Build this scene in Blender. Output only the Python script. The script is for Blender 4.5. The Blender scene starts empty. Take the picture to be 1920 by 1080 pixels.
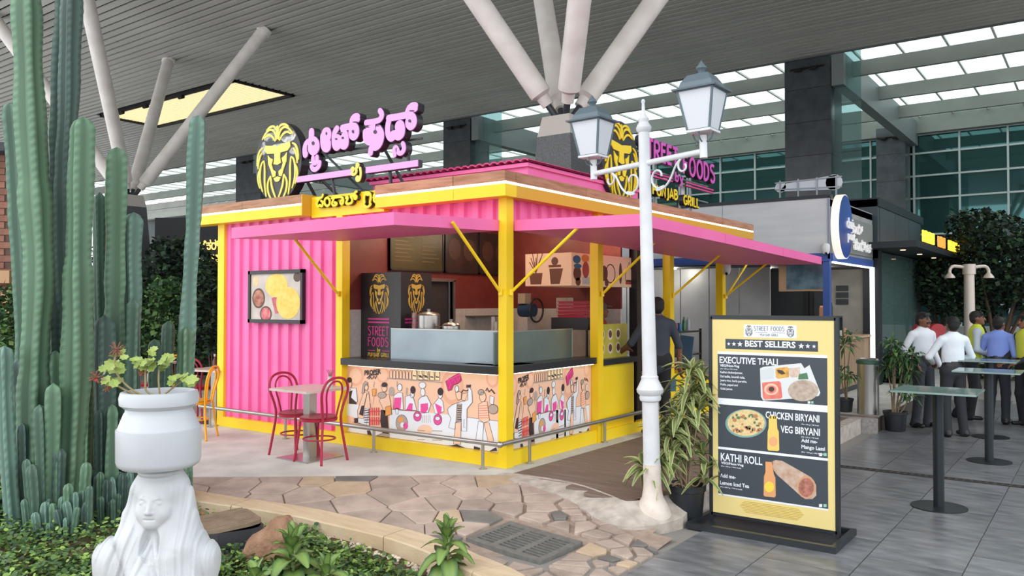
import bpy, math, random
import numpy as np
from mathutils import Vector, Matrix, Euler
R = random.Random(7)
SC = bpy.context.scene
COL = SC.collection
PI = math.pi
# ---------------------------------------------------------------- camera
# world axes follow the kiosk: corner post at the origin, sign front along -X, side front along +Y
F_PX = 1525.0
CAM = Vector((4.8712, -6.5216, 1.65))
YAW = math.atan2(.5905, .807)
PITCH = math.atan(28 / F_PX)
cd = bpy.data.cameras.new('camera'); cam = bpy.data.objects.new('camera', cd); COL.objects.link(cam)
cam.location = CAM; cam.rotation_euler = (PI / 2 + PITCH, 0, YAW)
cd.sensor_width = 36; cd.lens = F_PX / 1920 * 36; cd.clip_end = 400
SC.camera = cam
# ---------------------------------------------------------------- light and exposure
SC.view_settings.view_transform = 'Standard'; SC.view_settings.look = 'None'
SC.view_settings.gamma = 1; SC.view_settings.use_curve_mapping = False
SC.view_settings.exposure = 0.66
w = bpy.data.worlds.new('overcast_sky'); SC.world = w; w.use_nodes = True
nt = w.node_tree; bg = nt.nodes['Background']
bg.inputs[0].default_value = (.93, .97, 1.0, 1); bg.inputs[1].default_value = 1.35
sl = bpy.data.lights.new('hazy_sun', 'SUN'); sl.energy = .45; sl.angle = math.radians(50); sl.color = (1, .97, .92)
so = bpy.data.objects.new('hazy_sun', sl); COL.objects.link(so)
so.rotation_euler = Vector((-.35, -.85, .75)).to_track_quat('Z', 'Y').to_euler()
so.location = (-3, -12, 12)
# ---------------------------------------------------------------- pixel helpers
RM = Euler((PI / 2 + PITCH, 0, YAW)).to_matrix()
def ray(px, py): return RM @ Vector(((px - 960) / F_PX, (540 - py) / F_PX, -1))
def at_z(px, py, z=0.): d = ray(px, py); return CAM + d * ((z - CAM.z) / d.z)
def at_y(px, py, y=0.): d = ray(px, py); return CAM + d * ((y - CAM.y) / d.y)
def at_x(px, py, x=0.): d = ray(px, py); return CAM + d * ((x - CAM.x) / d.x)
FWD = Vector((-math.sin(YAW), math.cos(YAW), 0)); RGT = Vector((math.cos(YAW), math.sin(YAW), 0))
def at_d(px, py, dep): d = ray(px, py); return CAM + d * (dep / d.dot(FWD))
# ---------------------------------------------------------------- materials
def lin(c):
    if isinstance(c, str):
        c = c.lstrip('#'); c = [int(c[i:i + 2], 16) / 255 for i in (0, 2, 4)]
        c = [x / 12.92 if x <= .04045 else ((x + .055) / 1.055) ** 2.4 for x in c]
    return (c[0], c[1], c[2], 1)
MATS = {}
def mat(name, col, rough=.6, metal=0., col2=None, scale=6., bump=0., bscale=None, stretch=None, emit=0., alpha=1., trans=0., spec=.5, attr=None, detail=4, contrast=(.35, .65), ior=None):
    if name in MATS: return MATS[name]
    m = bpy.data.materials.new(name); m.use_nodes = True; n = m.node_tree.nodes; L = m.node_tree.links
    b = n['Principled BSDF']; b.inputs['Roughness'].default_value = rough; b.inputs['Metallic'].default_value = metal
    b.inputs['Base Color'].default_value = lin(col); b.inputs['Specular IOR Level'].default_value = spec
    if trans: b.inputs['Transmission Weight'].default_value = trans
    if ior: b.inputs['IOR'].default_value = ior
    if alpha < 1: b.inputs['Alpha'].default_value = alpha
    if emit:
        b.inputs['Emission Color'].default_value = lin(col); b.inputs['Emission Strength'].default_value = emit
    if col2 or bump:
        tc = n.new('ShaderNodeTexCoord'); mp = n.new('ShaderNodeMapping'); L.new(tc.outputs['Object'], mp.inputs[0])
        if stretch: mp.inputs['Scale'].default_value = stretch
    if col2:
        nz = n.new('ShaderNodeTexNoise'); nz.inputs['Scale'].default_value = scale; nz.inputs['Detail'].default_value = detail; L.new(mp.outputs[0], nz.inputs[0])
        cr = n.new('ShaderNodeValToRGB'); L.new(nz.outputs[0], cr.inputs[0])
        cr.color_ramp.elements[0].position = contrast[0]; cr.color_ramp.elements[1].position = contrast[1]
        cr.color_ramp.elements[0].color = lin(col); cr.color_ramp.elements[1].color = lin(col2)
        L.new(cr.outputs[0], b.inputs['Base Color'])
    if attr:
        a = n.new('ShaderNodeVertexColor'); a.layer_name = attr
        L.new(a.outputs[0], b.inputs['Base Color'])
    if bump:
        nb = n.new('ShaderNodeTexNoise'); nb.inputs['Scale'].default_value = bscale or scale * 4; nb.inputs['Detail'].default_value = 5; L.new(mp.outputs[0], nb.inputs[0])
        bp = n.new('ShaderNodeBump'); bp.inputs['Strength'].default_value = bump; bp.inputs['Distance'].default_value = .02
        L.new(nb.outputs[0], bp.inputs['Height']); L.new(bp.outputs[0], b.inputs['Normal'])
    MATS[name] = m; return m
def jitter(m, amt=.25):
    """object-to-object colour variation (a stone's, a plank's own colour)"""
    n = m.node_tree.nodes; L = m.node_tree.links; b = n['Principled BSDF']
    if 'JIT' in n: return m
    oi = n.new('ShaderNodeObjectInfo'); oi.name = 'JIT'; hs = n.new('ShaderNodeHueSaturation'); mr = n.new('ShaderNodeMapRange')
    mr.inputs['To Min'].default_value = 1 - amt; mr.inputs['To Max'].default_value = 1 + amt
    L.new(oi.outputs['Random'], mr.inputs[0]); L.new(mr.outputs[0], hs.inputs['Value'])
    bc = b.inputs['Base Color']
    if bc.links: L.new(bc.links[0].from_socket, hs.inputs['Color'])
    else: hs.inputs['Color'].default_value = bc.default_value
    L.new(hs.outputs[0], bc); return m
def glass(name, col, amount=.75, rough=.05):
    """thin pane: partly clear, partly glossy"""
    if name in MATS: return MATS[name]
    m = bpy.data.materials.new(name); m.use_nodes = True; n = m.node_tree.nodes; L = m.node_tree.links
    n.remove(n['Principled BSDF']); o = n['Material Output']
    t = n.new('ShaderNodeBsdfTransparent'); t.inputs[0].default_value = lin(col)
    g = n.new('ShaderNodeBsdfPrincipled'); g.inputs['Base Color'].default_value = lin(col); g.inputs['Roughness'].default_value = rough
    mx = n.new('ShaderNodeMixShader'); mx.inputs[0].default_value = 1 - amount
    L.new(t.outputs[0], mx.inputs[1]); L.new(g.outputs[0], mx.inputs[2]); L.new(mx.outputs[0], o.inputs[0])
    MATS[name] = m; return m
# ---------------------------------------------------------------- mesh builder
def frame(d, up=None):
    d = Vector(d).normalized(); up = Vector(up) if up else (Vector((0, 0, 1)) if abs(d.z) < .95 else Vector((1, 0, 0)))
    x = up.cross(d).normalized(); y = d.cross(x); return x, y, d
class MB:
    cnt = 0
    def __init__(s): s.v = []; s.f = []; s.mi = []; s.m = 0
    def add(s, vs, fs):
        o = len(s.v); s.v += [tuple(x) for x in vs]; s.f += [tuple(i + o for i in f) for f in fs]; s.mi += [s.m] * len(fs); return s
    def box(s, a, b):
        (x0, y0, z0), (x1, y1, z1) = [min(p, q) for p, q in zip(a, b)], [max(p, q) for p, q in zip(a, b)]
        return s.add([(x0, y0, z0), (x1, y0, z0), (x1, y1, z0), (x0, y1, z0), (x0, y0, z1), (x1, y0, z1), (x1, y1, z1), (x0, y1, z1)],
                     [(0, 3, 2, 1), (4, 5, 6, 7), (0, 1, 5, 4), (1, 2, 6, 5), (2, 3, 7, 6), (3, 0, 4, 7)])
    def bar(s, a, b, w, h=None, up=None):
        a = Vector(a); b = Vector(b); h = h or w; x, y, d = frame(b - a, up)
        q = [x * sx * w / 2 + y * sy * h / 2 for sx, sy in ((-1, -1), (1, -1), (1, 1), (-1, 1))]
        return s.add([a + k for k in q] + [b + k for k in q], [(3, 2, 1, 0), (4, 5, 6, 7), (0, 1, 5, 4), (1, 2, 6, 5), (2, 3, 7, 6), (3, 0, 4, 7)])
    def cyl(s, a, b, r0, r1=None, n=16):
        return s.tube([a, b], [r0, r0 if r1 is None else r1], n)
    def tube(s, pts, r, n=8, closed=False, sq=1.):
        pts = [Vector(p) for p in pts]; k = len(pts)
        if not hasattr(r, '__len__'): r = [r] * k
        o = len(s.v); vs = []; x = None
        for i in range(k):
            d = (pts[(i + 1) % k] - pts[i - 1]) if closed else (pts[min(i + 1, k - 1)] - pts[max(i - 1, 0)])
            if d.length < 1e-9: d = Vector((0, 0, 1))
            d.normalize()
            if x is None: x, y, _ = frame(d)
            else:
                x = (x - d * x.dot(d)); x = x.normalized() if x.length > 1e-6 else frame(d)[0]; y = d.cross(x)
            for j in range(n):
                a = 2 * PI * j / n; vs.append(pts[i] + (x * math.cos(a) + y * math.sin(a) * sq) * r[i])
        fs = []
        for i in range(k if closed else k - 1):
            i2 = (i + 1) % k
            for j in range(n):
                j2 = (j + 1) % n; fs.append((i * n + j, i * n + j2, i2 * n + j2, i2 * n + j))
        if not closed: fs += [tuple(range(n - 1, -1, -1)), tuple((k - 1) * n + j for j in range(n))]
        return s.add(vs, fs)
    def lathe(s, prof, n=24, c=(0, 0, 0), sx=1., sy=1.):
        c = Vector(c); vs = []; k = len(prof)
        for r, z in prof:
            for j in range(n):
                a = 2 * PI * j / n; vs.append((c.x + r * math.cos(a) * sx, c.y + r * math.sin(a) * sy, c.z + z))
        fs = [(i * n + j, i * n + (j + 1) % n, (i + 1) * n + (j + 1) % n, (i + 1) * n + j) for i in range(k - 1) for j in range(n)]
        if prof[0][0] > 1e-6: fs.append(tuple(range(n - 1, -1, -1)))
        if prof[-1][0] > 1e-6: fs.append(tuple((k - 1) * n + j for j in range(n)))
        return s.add(vs, fs)
    def prism(s, poly, M, depth):
        """poly of (a,b) in plane given by M (maps (a,b,c)->world), extruded c=0..depth"""
        k = len(poly); vs = [M(a, b, 0) for a, b in poly] + [M(a, b, depth) for a, b in poly]
        return s.add(vs, [tuple(range(k)), tuple(range(2 * k - 1, k - 1, -1))] + [(i, i + k, (i + 1) % k + k, (i + 1) % k) for i in range(k)])
    def sphere(s, c, r, n=12, m=8, sc=(1, 1, 1)):
        c = Vector(c); vs = []
        for i in range(m + 1):
            t = PI * i / m
            for j in range(n):
                a = 2 * PI * j / n; vs.append((c.x + r * sc[0] * math.sin(t) * math.cos(a), c.y + r * sc[1] * math.sin(t) * math.sin(a), c.z + r * sc[2] * math.cos(t)))
        return s.add(vs, [(i * n + j, (i + 1) * n + j, (i + 1) * n + (j + 1) % n, i * n + (j + 1) % n) for i in range(m) for j in range(n)])
    def ribbon(s, pts, w, M, depth, taper=True):
        """flat stroke: polyline of (a,b), width w (number or list), extruded along c"""
        k = len(pts); P = [Vector(p) for p in pts]
        if not hasattr(w, '__len__'): w = [w] * k
        Lf, Rt = [], []
        for i in range(k):
            d = P[min(i + 1, k - 1)] - P[max(i - 1, 0)]; d = d.normalized() if d.length > 0 else Vector((1, 0))
            nrm = Vector((-d.y, d.x)) * w[i] / 2; Lf.append(P[i] + nrm); Rt.append(P[i] - nrm)
        vs = []; fs = []
        MB.cnt = (MB.cnt + 1) % 37; e0 = MB.cnt * 3.1e-5
        for i in range(k):   # each piece a hair prouder than the last, so overlapping strokes never share a plane
            e = e0 + i * 2.3e-5
            for q in (Lf[i], Rt[i]): vs.append(M(q.x, q.y, -e)); vs.append(M(q.x, q.y, depth + e))
        for i in range(k - 1):
            a, b = 4 * i, 4 * i + 4
            fs += [(a + 1, a + 3, b + 3, b + 1), (a, b, b + 2, a + 2), (a, a + 1, b + 1, b), (a + 2, b + 2, b + 3, a + 3)]
        fs += [(0, 2, 3, 1), (4 * k - 4, 4 * k - 3, 4 * k - 1, 4 * k - 2)]
        return s.add(vs, fs)
    def stroke(s, pts, w, M, depth, n=10):
        """fat round-ended stroke: smoothed ribbon plus discs at both ends"""
        pts = smooth(pts, 3) if len(pts) > 2 else pts
        s.ribbon(pts, w, M, depth)
        for e in (pts[0], pts[-1]):
            s.prism([(e[0] + w / 2 * math.cos(2 * PI * i / n), e[1] + w / 2 * math.sin(2 * PI * i / n)) for i in range(n)], (lambda k_: (lambda a, b, c: M(a, b, c * 1.002 + (c / depth * 2 - 1) * k_)))(MB.cnt * 3.1e-5 + 9e-5 + (2e-4 if e is pts[0] else 0)), depth)
        return s
    def mesh(s, mats, smooth_=None, attr=None):
        me = bpy.data.meshes.new('mesh'); me.from_pydata(s.v, [], s.f); me.update()
        for m in (mats if isinstance(mats, (list, tuple)) else [mats]): me.materials.append(m)
        if any(s.mi): me.polygons.foreach_set('material_index', s.mi)
        if smooth_:
            me.polygons.foreach_set('use_smooth', [True] * len(me.polygons))
            if smooth_ != 2: me.set_sharp_from_angle(angle=math.radians(38))
        if attr is not None:
            ca = me.color_attributes.new('col', 'FLOAT_COLOR', 'POINT'); ca.data.foreach_set('color', np.array(attr, dtype=np.float32).ravel())
        return me
    def obj(s, name, mats, parent=None, smooth_=None, attr=None):
        return link(name, s.mesh(mats, smooth_, attr), parent)
def link(name, me, parent=None, loc=(0, 0, 0), rot=(0, 0, 0), sc=None):
    me.name = name
    o = bpy.data.objects.new(name, me); COL.objects.link(o); o.parent = parent; o.location = loc; o.rotation_euler = rot
    if sc: o.scale = sc if hasattr(sc, '__len__') else (sc, sc, sc)
    return o
def smooth(pts, it=2):
    P = [Vector(p) for p in pts]
    for _ in range(min(it, 3)):
        Q = [P[0]]
        for a, b in zip(P[:-1], P[1:]): Q += [a * .75 + b * .25, a * .25 + b * .75]
        Q.append(P[-1]); P = Q
        if len(P) > 60: break
    return P
def tag(o, label, cat=None, group=None, kind=None):
    o['label'] = label
    if cat: o['category'] = cat
    if group: o['group'] = group
    if kind: o['kind'] = kind
    return o
def thing(name, label, cat, loc=(0, 0, 0), rz=0, group=None):
    o = bpy.data.objects.new(name, None); COL.objects.link(o); o.location = loc; o.rotation_euler = (0, 0, rz); o.empty_display_size = .1
    return tag(o, label, cat, group)
def struct(o, label): return tag(o, label, None, None, 'structure')
def one(name, mb, m, label, cat, loc=(0, 0, 0), rz=0, group=None, smooth_=None):
    o = link(name, mb.mesh(m, smooth_), None, loc, (0, 0, rz)); return tag(o, label, cat, group)
def boxpart(name, a, b, m, parent=None):
    return MB().box(a, b).obj(name, m, parent)
def dup(root, loc, rz, label, sc=None):
    r = root.copy(); COL.objects.link(r); r.location = loc; r.rotation_euler = (0, 0, rz); r['label'] = label
    if sc: r.scale = (sc, sc, sc)
    for ch in list(root.children):
        c = ch.copy(); COL.objects.link(c); c.parent = r
        for g in list(ch.children): d = g.copy(); COL.objects.link(d); d.parent = c
    return r
def planeY(y, sgn=-1):  # drawing plane facing -Y: a = X, b = Z
    return lambda a, b, c: (a, y + sgn * c, b)
def planeX(x, sgn=1):   # drawing plane facing +X: a = Y, b = Z
    return lambda a, b, c: (x + sgn * c, a, b)
def planeZ(z):
    return lambda a, b, c: (a, b, z + c)
def ell(cx, cy, rx, ry, n=20, a0=0, a1=2 * PI): return [(cx + rx * math.cos(a0 + (a1 - a0) * i / n), cy + ry * math.sin(a0 + (a1 - a0) * i / n)) for i in range(n)]
def text_mesh(txt, size, M, depth=.002, off=0., align='CENTER', sx=1., spacing=1.):
    """lettering in the built-in typeface as a mesh; M maps (a,b,c) to space. returns MB"""
    cu = bpy.data.curves.new('t', 'FONT'); cu.body = txt; cu.size = size; cu.align_x = align; cu.offset = off; cu.resolution_u = 2; cu.space_character = spacing; cu.fill_mode = 'FRONT'
    ob = bpy.data.objects.new('t', cu); COL.objects.link(ob)
    me = bpy.data.meshes.new_from_object(ob.evaluated_get(bpy.context.evaluated_depsgraph_get()))
    mb = MB(); V = [(v.co.x * sx, v.co.y) for v in me.vertices]; n = len(V)
    ec = {}
    for p in me.polygons:
        vs = list(p.vertices)
        for i in range(len(vs)):
            e = (vs[i], vs[(i + 1) % len(vs)]); k = (min(e), max(e)); ec.setdefault(k, []).append(e)
    if n:
        fs = [tuple(v + n for v in p.vertices) for p in me.polygons]
        fs += [(e[0][1], e[0][0], e[0][0] + n, e[0][1] + n) for e in ec.values() if len(e) == 1]
        mb.add([M(a, b, 0) for a, b in V] + [M(a, b, depth) for a, b in V], fs)
    bpy.data.objects.remove(ob); bpy.data.curves.remove(cu); bpy.data.meshes.remove(me)
    return mb
# ---------------------------------------------------------------- thin deco stroke letters (unit height 1)
def _arc(cx, cy, rx, ry, a0, a1, n=10): return [(cx + rx * math.cos(math.radians(a0 + (a1 - a0) * i / n)), cy + ry * math.sin(math.radians(a0 + (a1 - a0) * i / n))) for i in range(n + 1)]
DECO = {
 'S': (.40, [_arc(.2, .8, .17, .2, 40, 260, 8) + _arc(.2, .27, .18, .27, 80, -150, 9)]),
 'T': (.40, [[(0, .98), (.4, .98)], [(.2, 1), (.2, 0)]]),
 'R': (.44, [[(.03, 0), (.03, 1)], [(.03, .98), (.22, .98)] + _arc(.2, .72, .2, .26, 80, -90, 7) + [(.05, .46)], [(.16, .46), (.42, 0)]]),
 'E': (.36, [[(.03, 0), (.03, 1)], [(.03, .98), (.34, .98)], [(.03, .6), (.3, .6)], [(.03, .02), (.34, .02)]]),
 'F': (.36, [[(.03, 0), (.03, 1)], [(.03, .98), (.34, .98)], [(.03, .6), (.3, .6)]]),
 'O': (.50, [_arc(.25, .5, .22, .48, 90, 450, 18)]),
 'D': (.44, [[(.03, 0), (.03, 1)], [(.03, .98), (.12, .98)] + _arc(.12, .5, .28, .48, 85, -85, 10) + [(.03, .02)]]),
 'P': (.38, [[(.03, 0), (.03, 1)], [(.03, .98), (.16, .98)] + _arc(.16, .75, .2, .23, 80, -90, 7) + [(.03, .52)]]),
 'U': (.44, [[(.04, 1), (.04, .3)] + _arc(.22, .26, .18, .25, 180, 360, 8) + [(.40, 1)]]),
 'N': (.46, [[(.03, 0), (.03, 1), (.42, 0), (.42, 1)]]),
 'J': (.26, [[(.2, 1), (.2, -.1), (.14, -.22), (.04, -.22)]]),
 'A': (.46, [[(.01, 0), (.22, 1), (.45, 0)], [(.08, .28), (.38, .28)]]),
 'B': (.40, [[(.03, 0), (.03, 1)], [(.03, .98), (.14, .98)] + _arc(.16, .77, .18, .21, 80, -90, 6) + [(.03, .56)], [(.03, .56)] + _arc(.16, .29, .22, .27, 85, -90, 7) + [(.03, .02)]]),
 'G': (.48, [_arc(.25, .5, .22, .48, 50, 330, 14) + [(.44, .42), (.28, .42)]]),
 'I': (.14, [[(.06, 0), (.06, 1)]]),
 'L': (.34, [[(.03, 1), (.03, .02), (.32, .02)]]),
 'b': (.40, [[(.05, 1), (.05, 0)], _arc(.18, .3, .15, .3, 150, -150, 10)]),
 'y': (.40, [[(.03, .6), (.18, .05)], [(.36, .6), (.1, -.35), (0, -.35)]]),
 ' ': (.30, [])}
def deco(mb, txt, a0, b0, h, M, depth, w, wid=1., gap=.12):
    """draws txt from (a0,b0); returns end a"""
    a = a0
    for ch in txt:
        adv, st = DECO[ch]
        for l in st: mb.ribbon([(a + x * h * wid, b0 + y * h) for x, y in l], w, M, depth)
        a += (adv + gap) * h * wid
    return a
def deco_len(txt, h, wid=1., gap=.12): return sum(DECO[c][0] + gap for c in txt) * h * wid
# ---------------------------------------------------------------- lion emblem; half drawn, mirrored. unit: centre (0,0), half height 1
def _ln(p): return (p[0] / 212., (307.5 - p[1]) / 212.)
LION_POLY = [[(0, 218), (30, 212), (82, 204), (86, 232), (68, 252), (20, 257), (18, 280), (25, 314), (0, 322)],
             [(64, 260), (60, 310), (42, 350), (30, 388), (13, 384), (9, 358), (28, 346), (38, 316), (30, 287), (48, 278)],
             [(0, 386), (24, 394), (13, 412), (0, 416)]]
LION_RIB = [[(90, 288), (108, 300), (119, 345), (117, 410), (98, 462)], [(90, 288), (84, 340), (86, 420), (74, 492)],
            [(44, 378), (66, 415), (62, 470), (38, 510)], [(44, 378), (38, 440), (4, 516)],
            [(98, 214), (122, 228), (136, 268), (138, 312)], [(103, 242), (118, 258), (130, 300), (131, 330)],
            [(9, 186), (14, 140), (44, 116), (76, 130), (104, 168)], [(14, 190), (34, 158), (62, 146), (92, 164)],
            [(3, 180), (6, 130), (0, 104)], [(6, 122), (22, 104), (52, 104), (74, 122)], [(112, 330), (128, 350), (134, 390), (118, 440)]]
def lion(mb, ca, cb, h, M, depth, wid=1., rw=.062):
    for sx in (-1, 1):
        for poly in LION_POLY:
            q = [_ln(p) for p in poly]; q = [(ca + sx * x * h * wid, cb + y * h) for x, y in q]
            mb.prism(q if sx > 0 else q[::-1], M, depth)
        for rb in LION_RIB:
            q = smooth([_ln(p) for p in rb], 2); k = len(q)
            ww = [h * rw * (.35 + .65 * math.sin(PI * (i + .6) / k)) for i in range(k)]
            mb.ribbon([(ca + sx * p[0] * h * wid, cb + p[1] * h) for p in q], ww, M, depth)
# ---------------------------------------------------------------- smooth solids from distance fields (people, statue)
def snet(Fd, lo, h):
    s = Fd < 0; nx, ny, nz = Fd.shape
    cnt = np.zeros((nx - 1, ny - 1, nz - 1), np.int32); pos = np.zeros((nx - 1, ny - 1, nz - 1, 3))
    cor = [(i, j, k) for i in (0, 1) for j in (0, 1) for k in (0, 1)]
    def sub(A, c): return A[c[0]:nx - 1 + c[0], c[1]:ny - 1 + c[1], c[2]:nz - 1 + c[2]]
    for a in cor:
        for ax in range(3):
            if a[ax]: continue
            b = list(a); b[ax] = 1
            fa, fb = sub(Fd, a), sub(Fd, b); m = (fa < 0) != (fb < 0)
            if not m.any(): continue
            t = fa[m] / (fa[m] - fb[m]); p = np.tile(np.array(a, float), (t.size, 1)); p[:, ax] = t
            pos[m] += p; cnt[m] += 1
    act = cnt > 0; idx = -np.ones(cnt.shape, np.int64); idx[act] = np.arange(act.sum())
    g = np.argwhere(act); V = lo + h * (g + pos[act] / cnt[act][:, None])
    faces = []
    for ax in range(3):
        o1, o2 = [(1, 2), (2, 0), (0, 1)][ax]
        n = [nx, ny, nz]; sl0 = [slice(1, q - 1) for q in n]; sl1 = list(sl0); sl0[ax] = slice(0, n[ax] - 1); sl1[ax] = slice(1, n[ax])
        a, b = s[tuple(sl0)], s[tuple(sl1)]; m = a != b; ids = np.argwhere(m); flip = a[m]
        ids[:, o1] += 1; ids[:, o2] += 1
        q = []
        for d1, d2 in ((-1, -1), (0, -1), (0, 0), (-1, 0)):
            c = ids.copy(); c[:, o1] += d1; c[:, o2] += d2; q.append(idx[c[:, 0], c[:, 1], c[:, 2]])
        q = np.stack(q, 1); q[~flip] = q[~flip][:, ::-1]; faces.append(q)
    return V, np.concatenate(faces)
def d_cone(P, a, b, r0, r1, sq=None):
    """round cone from a to b; sq=(axis,scale) flattens the section along a world axis"""
    a = np.array(a, float); b = np.array(b, float); Q = P
    if sq:
        Q = P.copy(); ax, k = sq; m = (a[ax] + b[ax]) / 2; Q[..., ax] = m + (Q[..., ax] - m) / k
        a = a.copy(); b = b.copy(); a[ax] = m + (a[ax] - m) / k; b[ax] = m + (b[ax] - m) / k
    d = b - a; L = max((d * d).sum(), 1e-9); t = np.clip(((Q - a) @ d) / L, 0, 1)
    return np.sqrt((((Q - a) - t[..., None] * d) ** 2).sum(-1)) - (r0 + (r1 - r0) * t)
def d_ell(P, c, r):
    r = np.array(r, float); q = (P - np.array(c, float)) / r; l = np.sqrt((q * q).sum(-1)); return (l - 1) * r.min() * .5 + (l - 1) * r.mean() * .5
def smin(a, b, k):
    hh = np.clip(.5 + .5 * (b - a) / k, 0, 1); return b + (a - b) * hh - k * hh * (1 - hh)
def grid(lo, hi, h):
    n = [int(math.ceil((b - a) / h)) + 1 for a, b in zip(lo, hi)]
    ax = [lo[i] + h * np.arange(n[i]) for i in range(3)]
    return np.stack(np.meshgrid(*ax, indexing='ij'), -1)
def field(P, prims):
    D = np.full(P.shape[:3], .5); o = P[0, 0, 0]; st = P[1, 1, 1] - o
    for pr in prims:
        kind, args, m, k = pr[:4]
        if kind == 'c':
            r = max(args[2], args[3]) * 1.02; A = np.array(args[:2], float); lo, hi = A.min(0) - r, A.max(0) + r
        else: lo, hi = np.array(args[0]) - args[1], np.array(args[0]) + args[1]
        mg = k + .03
        i0 = np.clip(np.floor((lo - mg - o) / st).astype(int), 0, None); i1 = np.minimum(np.ceil((hi + mg - o) / st).astype(int) + 1, P.shape[:3])
        if (i1 <= i0).any(): continue
        sl = tuple(slice(a, b) for a, b in zip(i0, i1)); Q = P[sl]
        d = d_cone(Q, *args) if kind == 'c' else d_ell(Q, *args)
        D[sl] = np.maximum(D[sl], -d) if kind == 's' else smin(D[sl], d, max(k, 1e-4))
    return D
def solid(name, prims, lo, hi, h, mats, parent=None, disp=None):
    """prims: (kind, args, material index, blend)"""
    P = grid(lo, hi, h); D = field(P, prims)
    if disp is not None: D = D + disp(P)
    D[0] = D[-1] = 1; D[:, 0] = D[:, -1] = 1; D[:, :, 0] = D[:, :, -1] = 1
    V, Fc = snet(D, np.array(lo, float), h)
    me = bpy.data.meshes.new(name); me.from_pydata(V.tolist(), [], Fc.tolist()); me.update()
    for m in mats: me.materials.append(m)
    if len(mats) > 1:
        Cn = V[Fc].mean(1); best = np.full(len(Cn), 1e9); mi = np.zeros(len(Cn), int)
        for pr in prims:
            if pr[0] == 'c': A = np.array(pr[1][:2], float); r = max(pr[1][2], pr[1][3]) + .04; lo_, hi_ = A.min(0) - r, A.max(0) + r
            else: lo_, hi_ = np.array(pr[1][0]) - pr[1][1] - .04, np.array(pr[1][0]) + pr[1][1] + .04
            w_ = np.where(((Cn > lo_) & (Cn < hi_)).all(1))[0]
            if not len(w_): continue
            d = d_cone(Cn[w_], *pr[1]) if pr[0] == 'c' else d_ell(Cn[w_], *pr[1])
            d = d - (pr[4] if len(pr) > 4 else 0)
            q = d < best[w_]; best[w_[q]] = d[q]; mi[w_[q]] = pr[2]
        me.polygons.foreach_set('material_index', mi.tolist())
    me.polygons.foreach_set('use_smooth', [True] * len(me.polygons))
    return link(name, me, parent)
# ================================================================ GROUND
def gz(x, y):
    s = (x - .18) * .623 - (y + .23) * .782
    return -.2 * min(max(s / 1.9, 0), 1)
def at_g(px, py, dz=0.):
    z = -.1
    for _ in range(8): p = at_z(px, py, z + dz); z = gz(p.x, p.y)
    p.z = z + dz; return p
PLZ = -.2
m_conc = mat('concrete_slab', '#b9b9b2', .85, col2='#cfcec8', scale=2.5, bump=.15, bscale=60)
m_kerbd = mat('deck_kerb_concrete', '#a59c92', .85, col2='#c4bab0', scale=9, bump=.3, bscale=60)
m_mort = mat('mortar', '#998679', .95, col2='#ac9a8c', scale=14, bump=.4, bscale=90)
m_tile = jitter(mat('plaza_stone', '#5f6266', .28, col2='#85868a', scale=3.2, bump=.08, bscale=18, stretch=(1, 2.6, 1), detail=9, contrast=(.36, .66)), .12)
m_grout = mat('plaza_grout', '#8b8782', .9)
m_stone = jitter(mat('flagstone', '#a08f84', .8, col2='#b8a699', scale=5, bump=.35, bscale=40), .16)
m_stone2 = jitter(mat('slate_flagstone', '#6d6a66', .7, col2='#7b7874', scale=6, bump=.2, bscale=40), .12)
m_stone3 = jitter(mat('ochre_flagstone', '#b09a80', .8, col2='#c0aa90', scale=6, bump=.3, bscale=40), .12)
m_kerb = jitter(mat('kerb_sandstone', '#cbb491', .8, col2='#d9c4a6', scale=4, bump=.2, bscale=50, stretch=(1, 4, 1)), .06)
m_soil = mat('garden_soil', '#4c3a2a', .95, col2='#6d5540', scale=12, bump=.8, bscale=50)
m_plank = jitter(mat('deck_board', '#6f5f55', .55, col2='#82716a', scale=5, stretch=(.4, 6, 6), bump=.15, bscale=30), .1)
KERB = [(-9, -3.3), (-6, -3.1), (-3, -2.8), (-1.51, -2.56), (-.59, -2.25), (0, -2.16), (.5, -2.09), (.9, -2.1), (1.25, -2.17), (1.6, -2.28), (2.1, -2.6), (2.7, -3.4), (3.2, -4.8), (3.4, -8.5)]
floor = struct(MB().prism([(45, 60), (-60, 60), (-60, -2.9)] + [(x + .05, y + .1) for x, y in KERB] + [(3.5, -30), (45, -30)], planeZ(-.6), .6 + PLZ - .012).obj('floor', m_grout), 'grey stone plaza paving under the whole forecourt')
tm = MB().box((0, 0, -.02), (.612, .922, .012)).mesh(m_tile)
for i in range(-1, 14):
    for j in range(-3, 15):
        x = 2.2 + .62 * i; y = -2.96 + .93 * j + (.46 if i % 2 else 0)
        if x < 1.6 or (x < 2.0 and y > 5) or any(a[0] - .7 < x < a[0] + .3 and y < a[1] + .2 for a in KERB[9:]): continue
        link('paver', tm, floor, (x, y, PLZ - .012))
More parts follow.
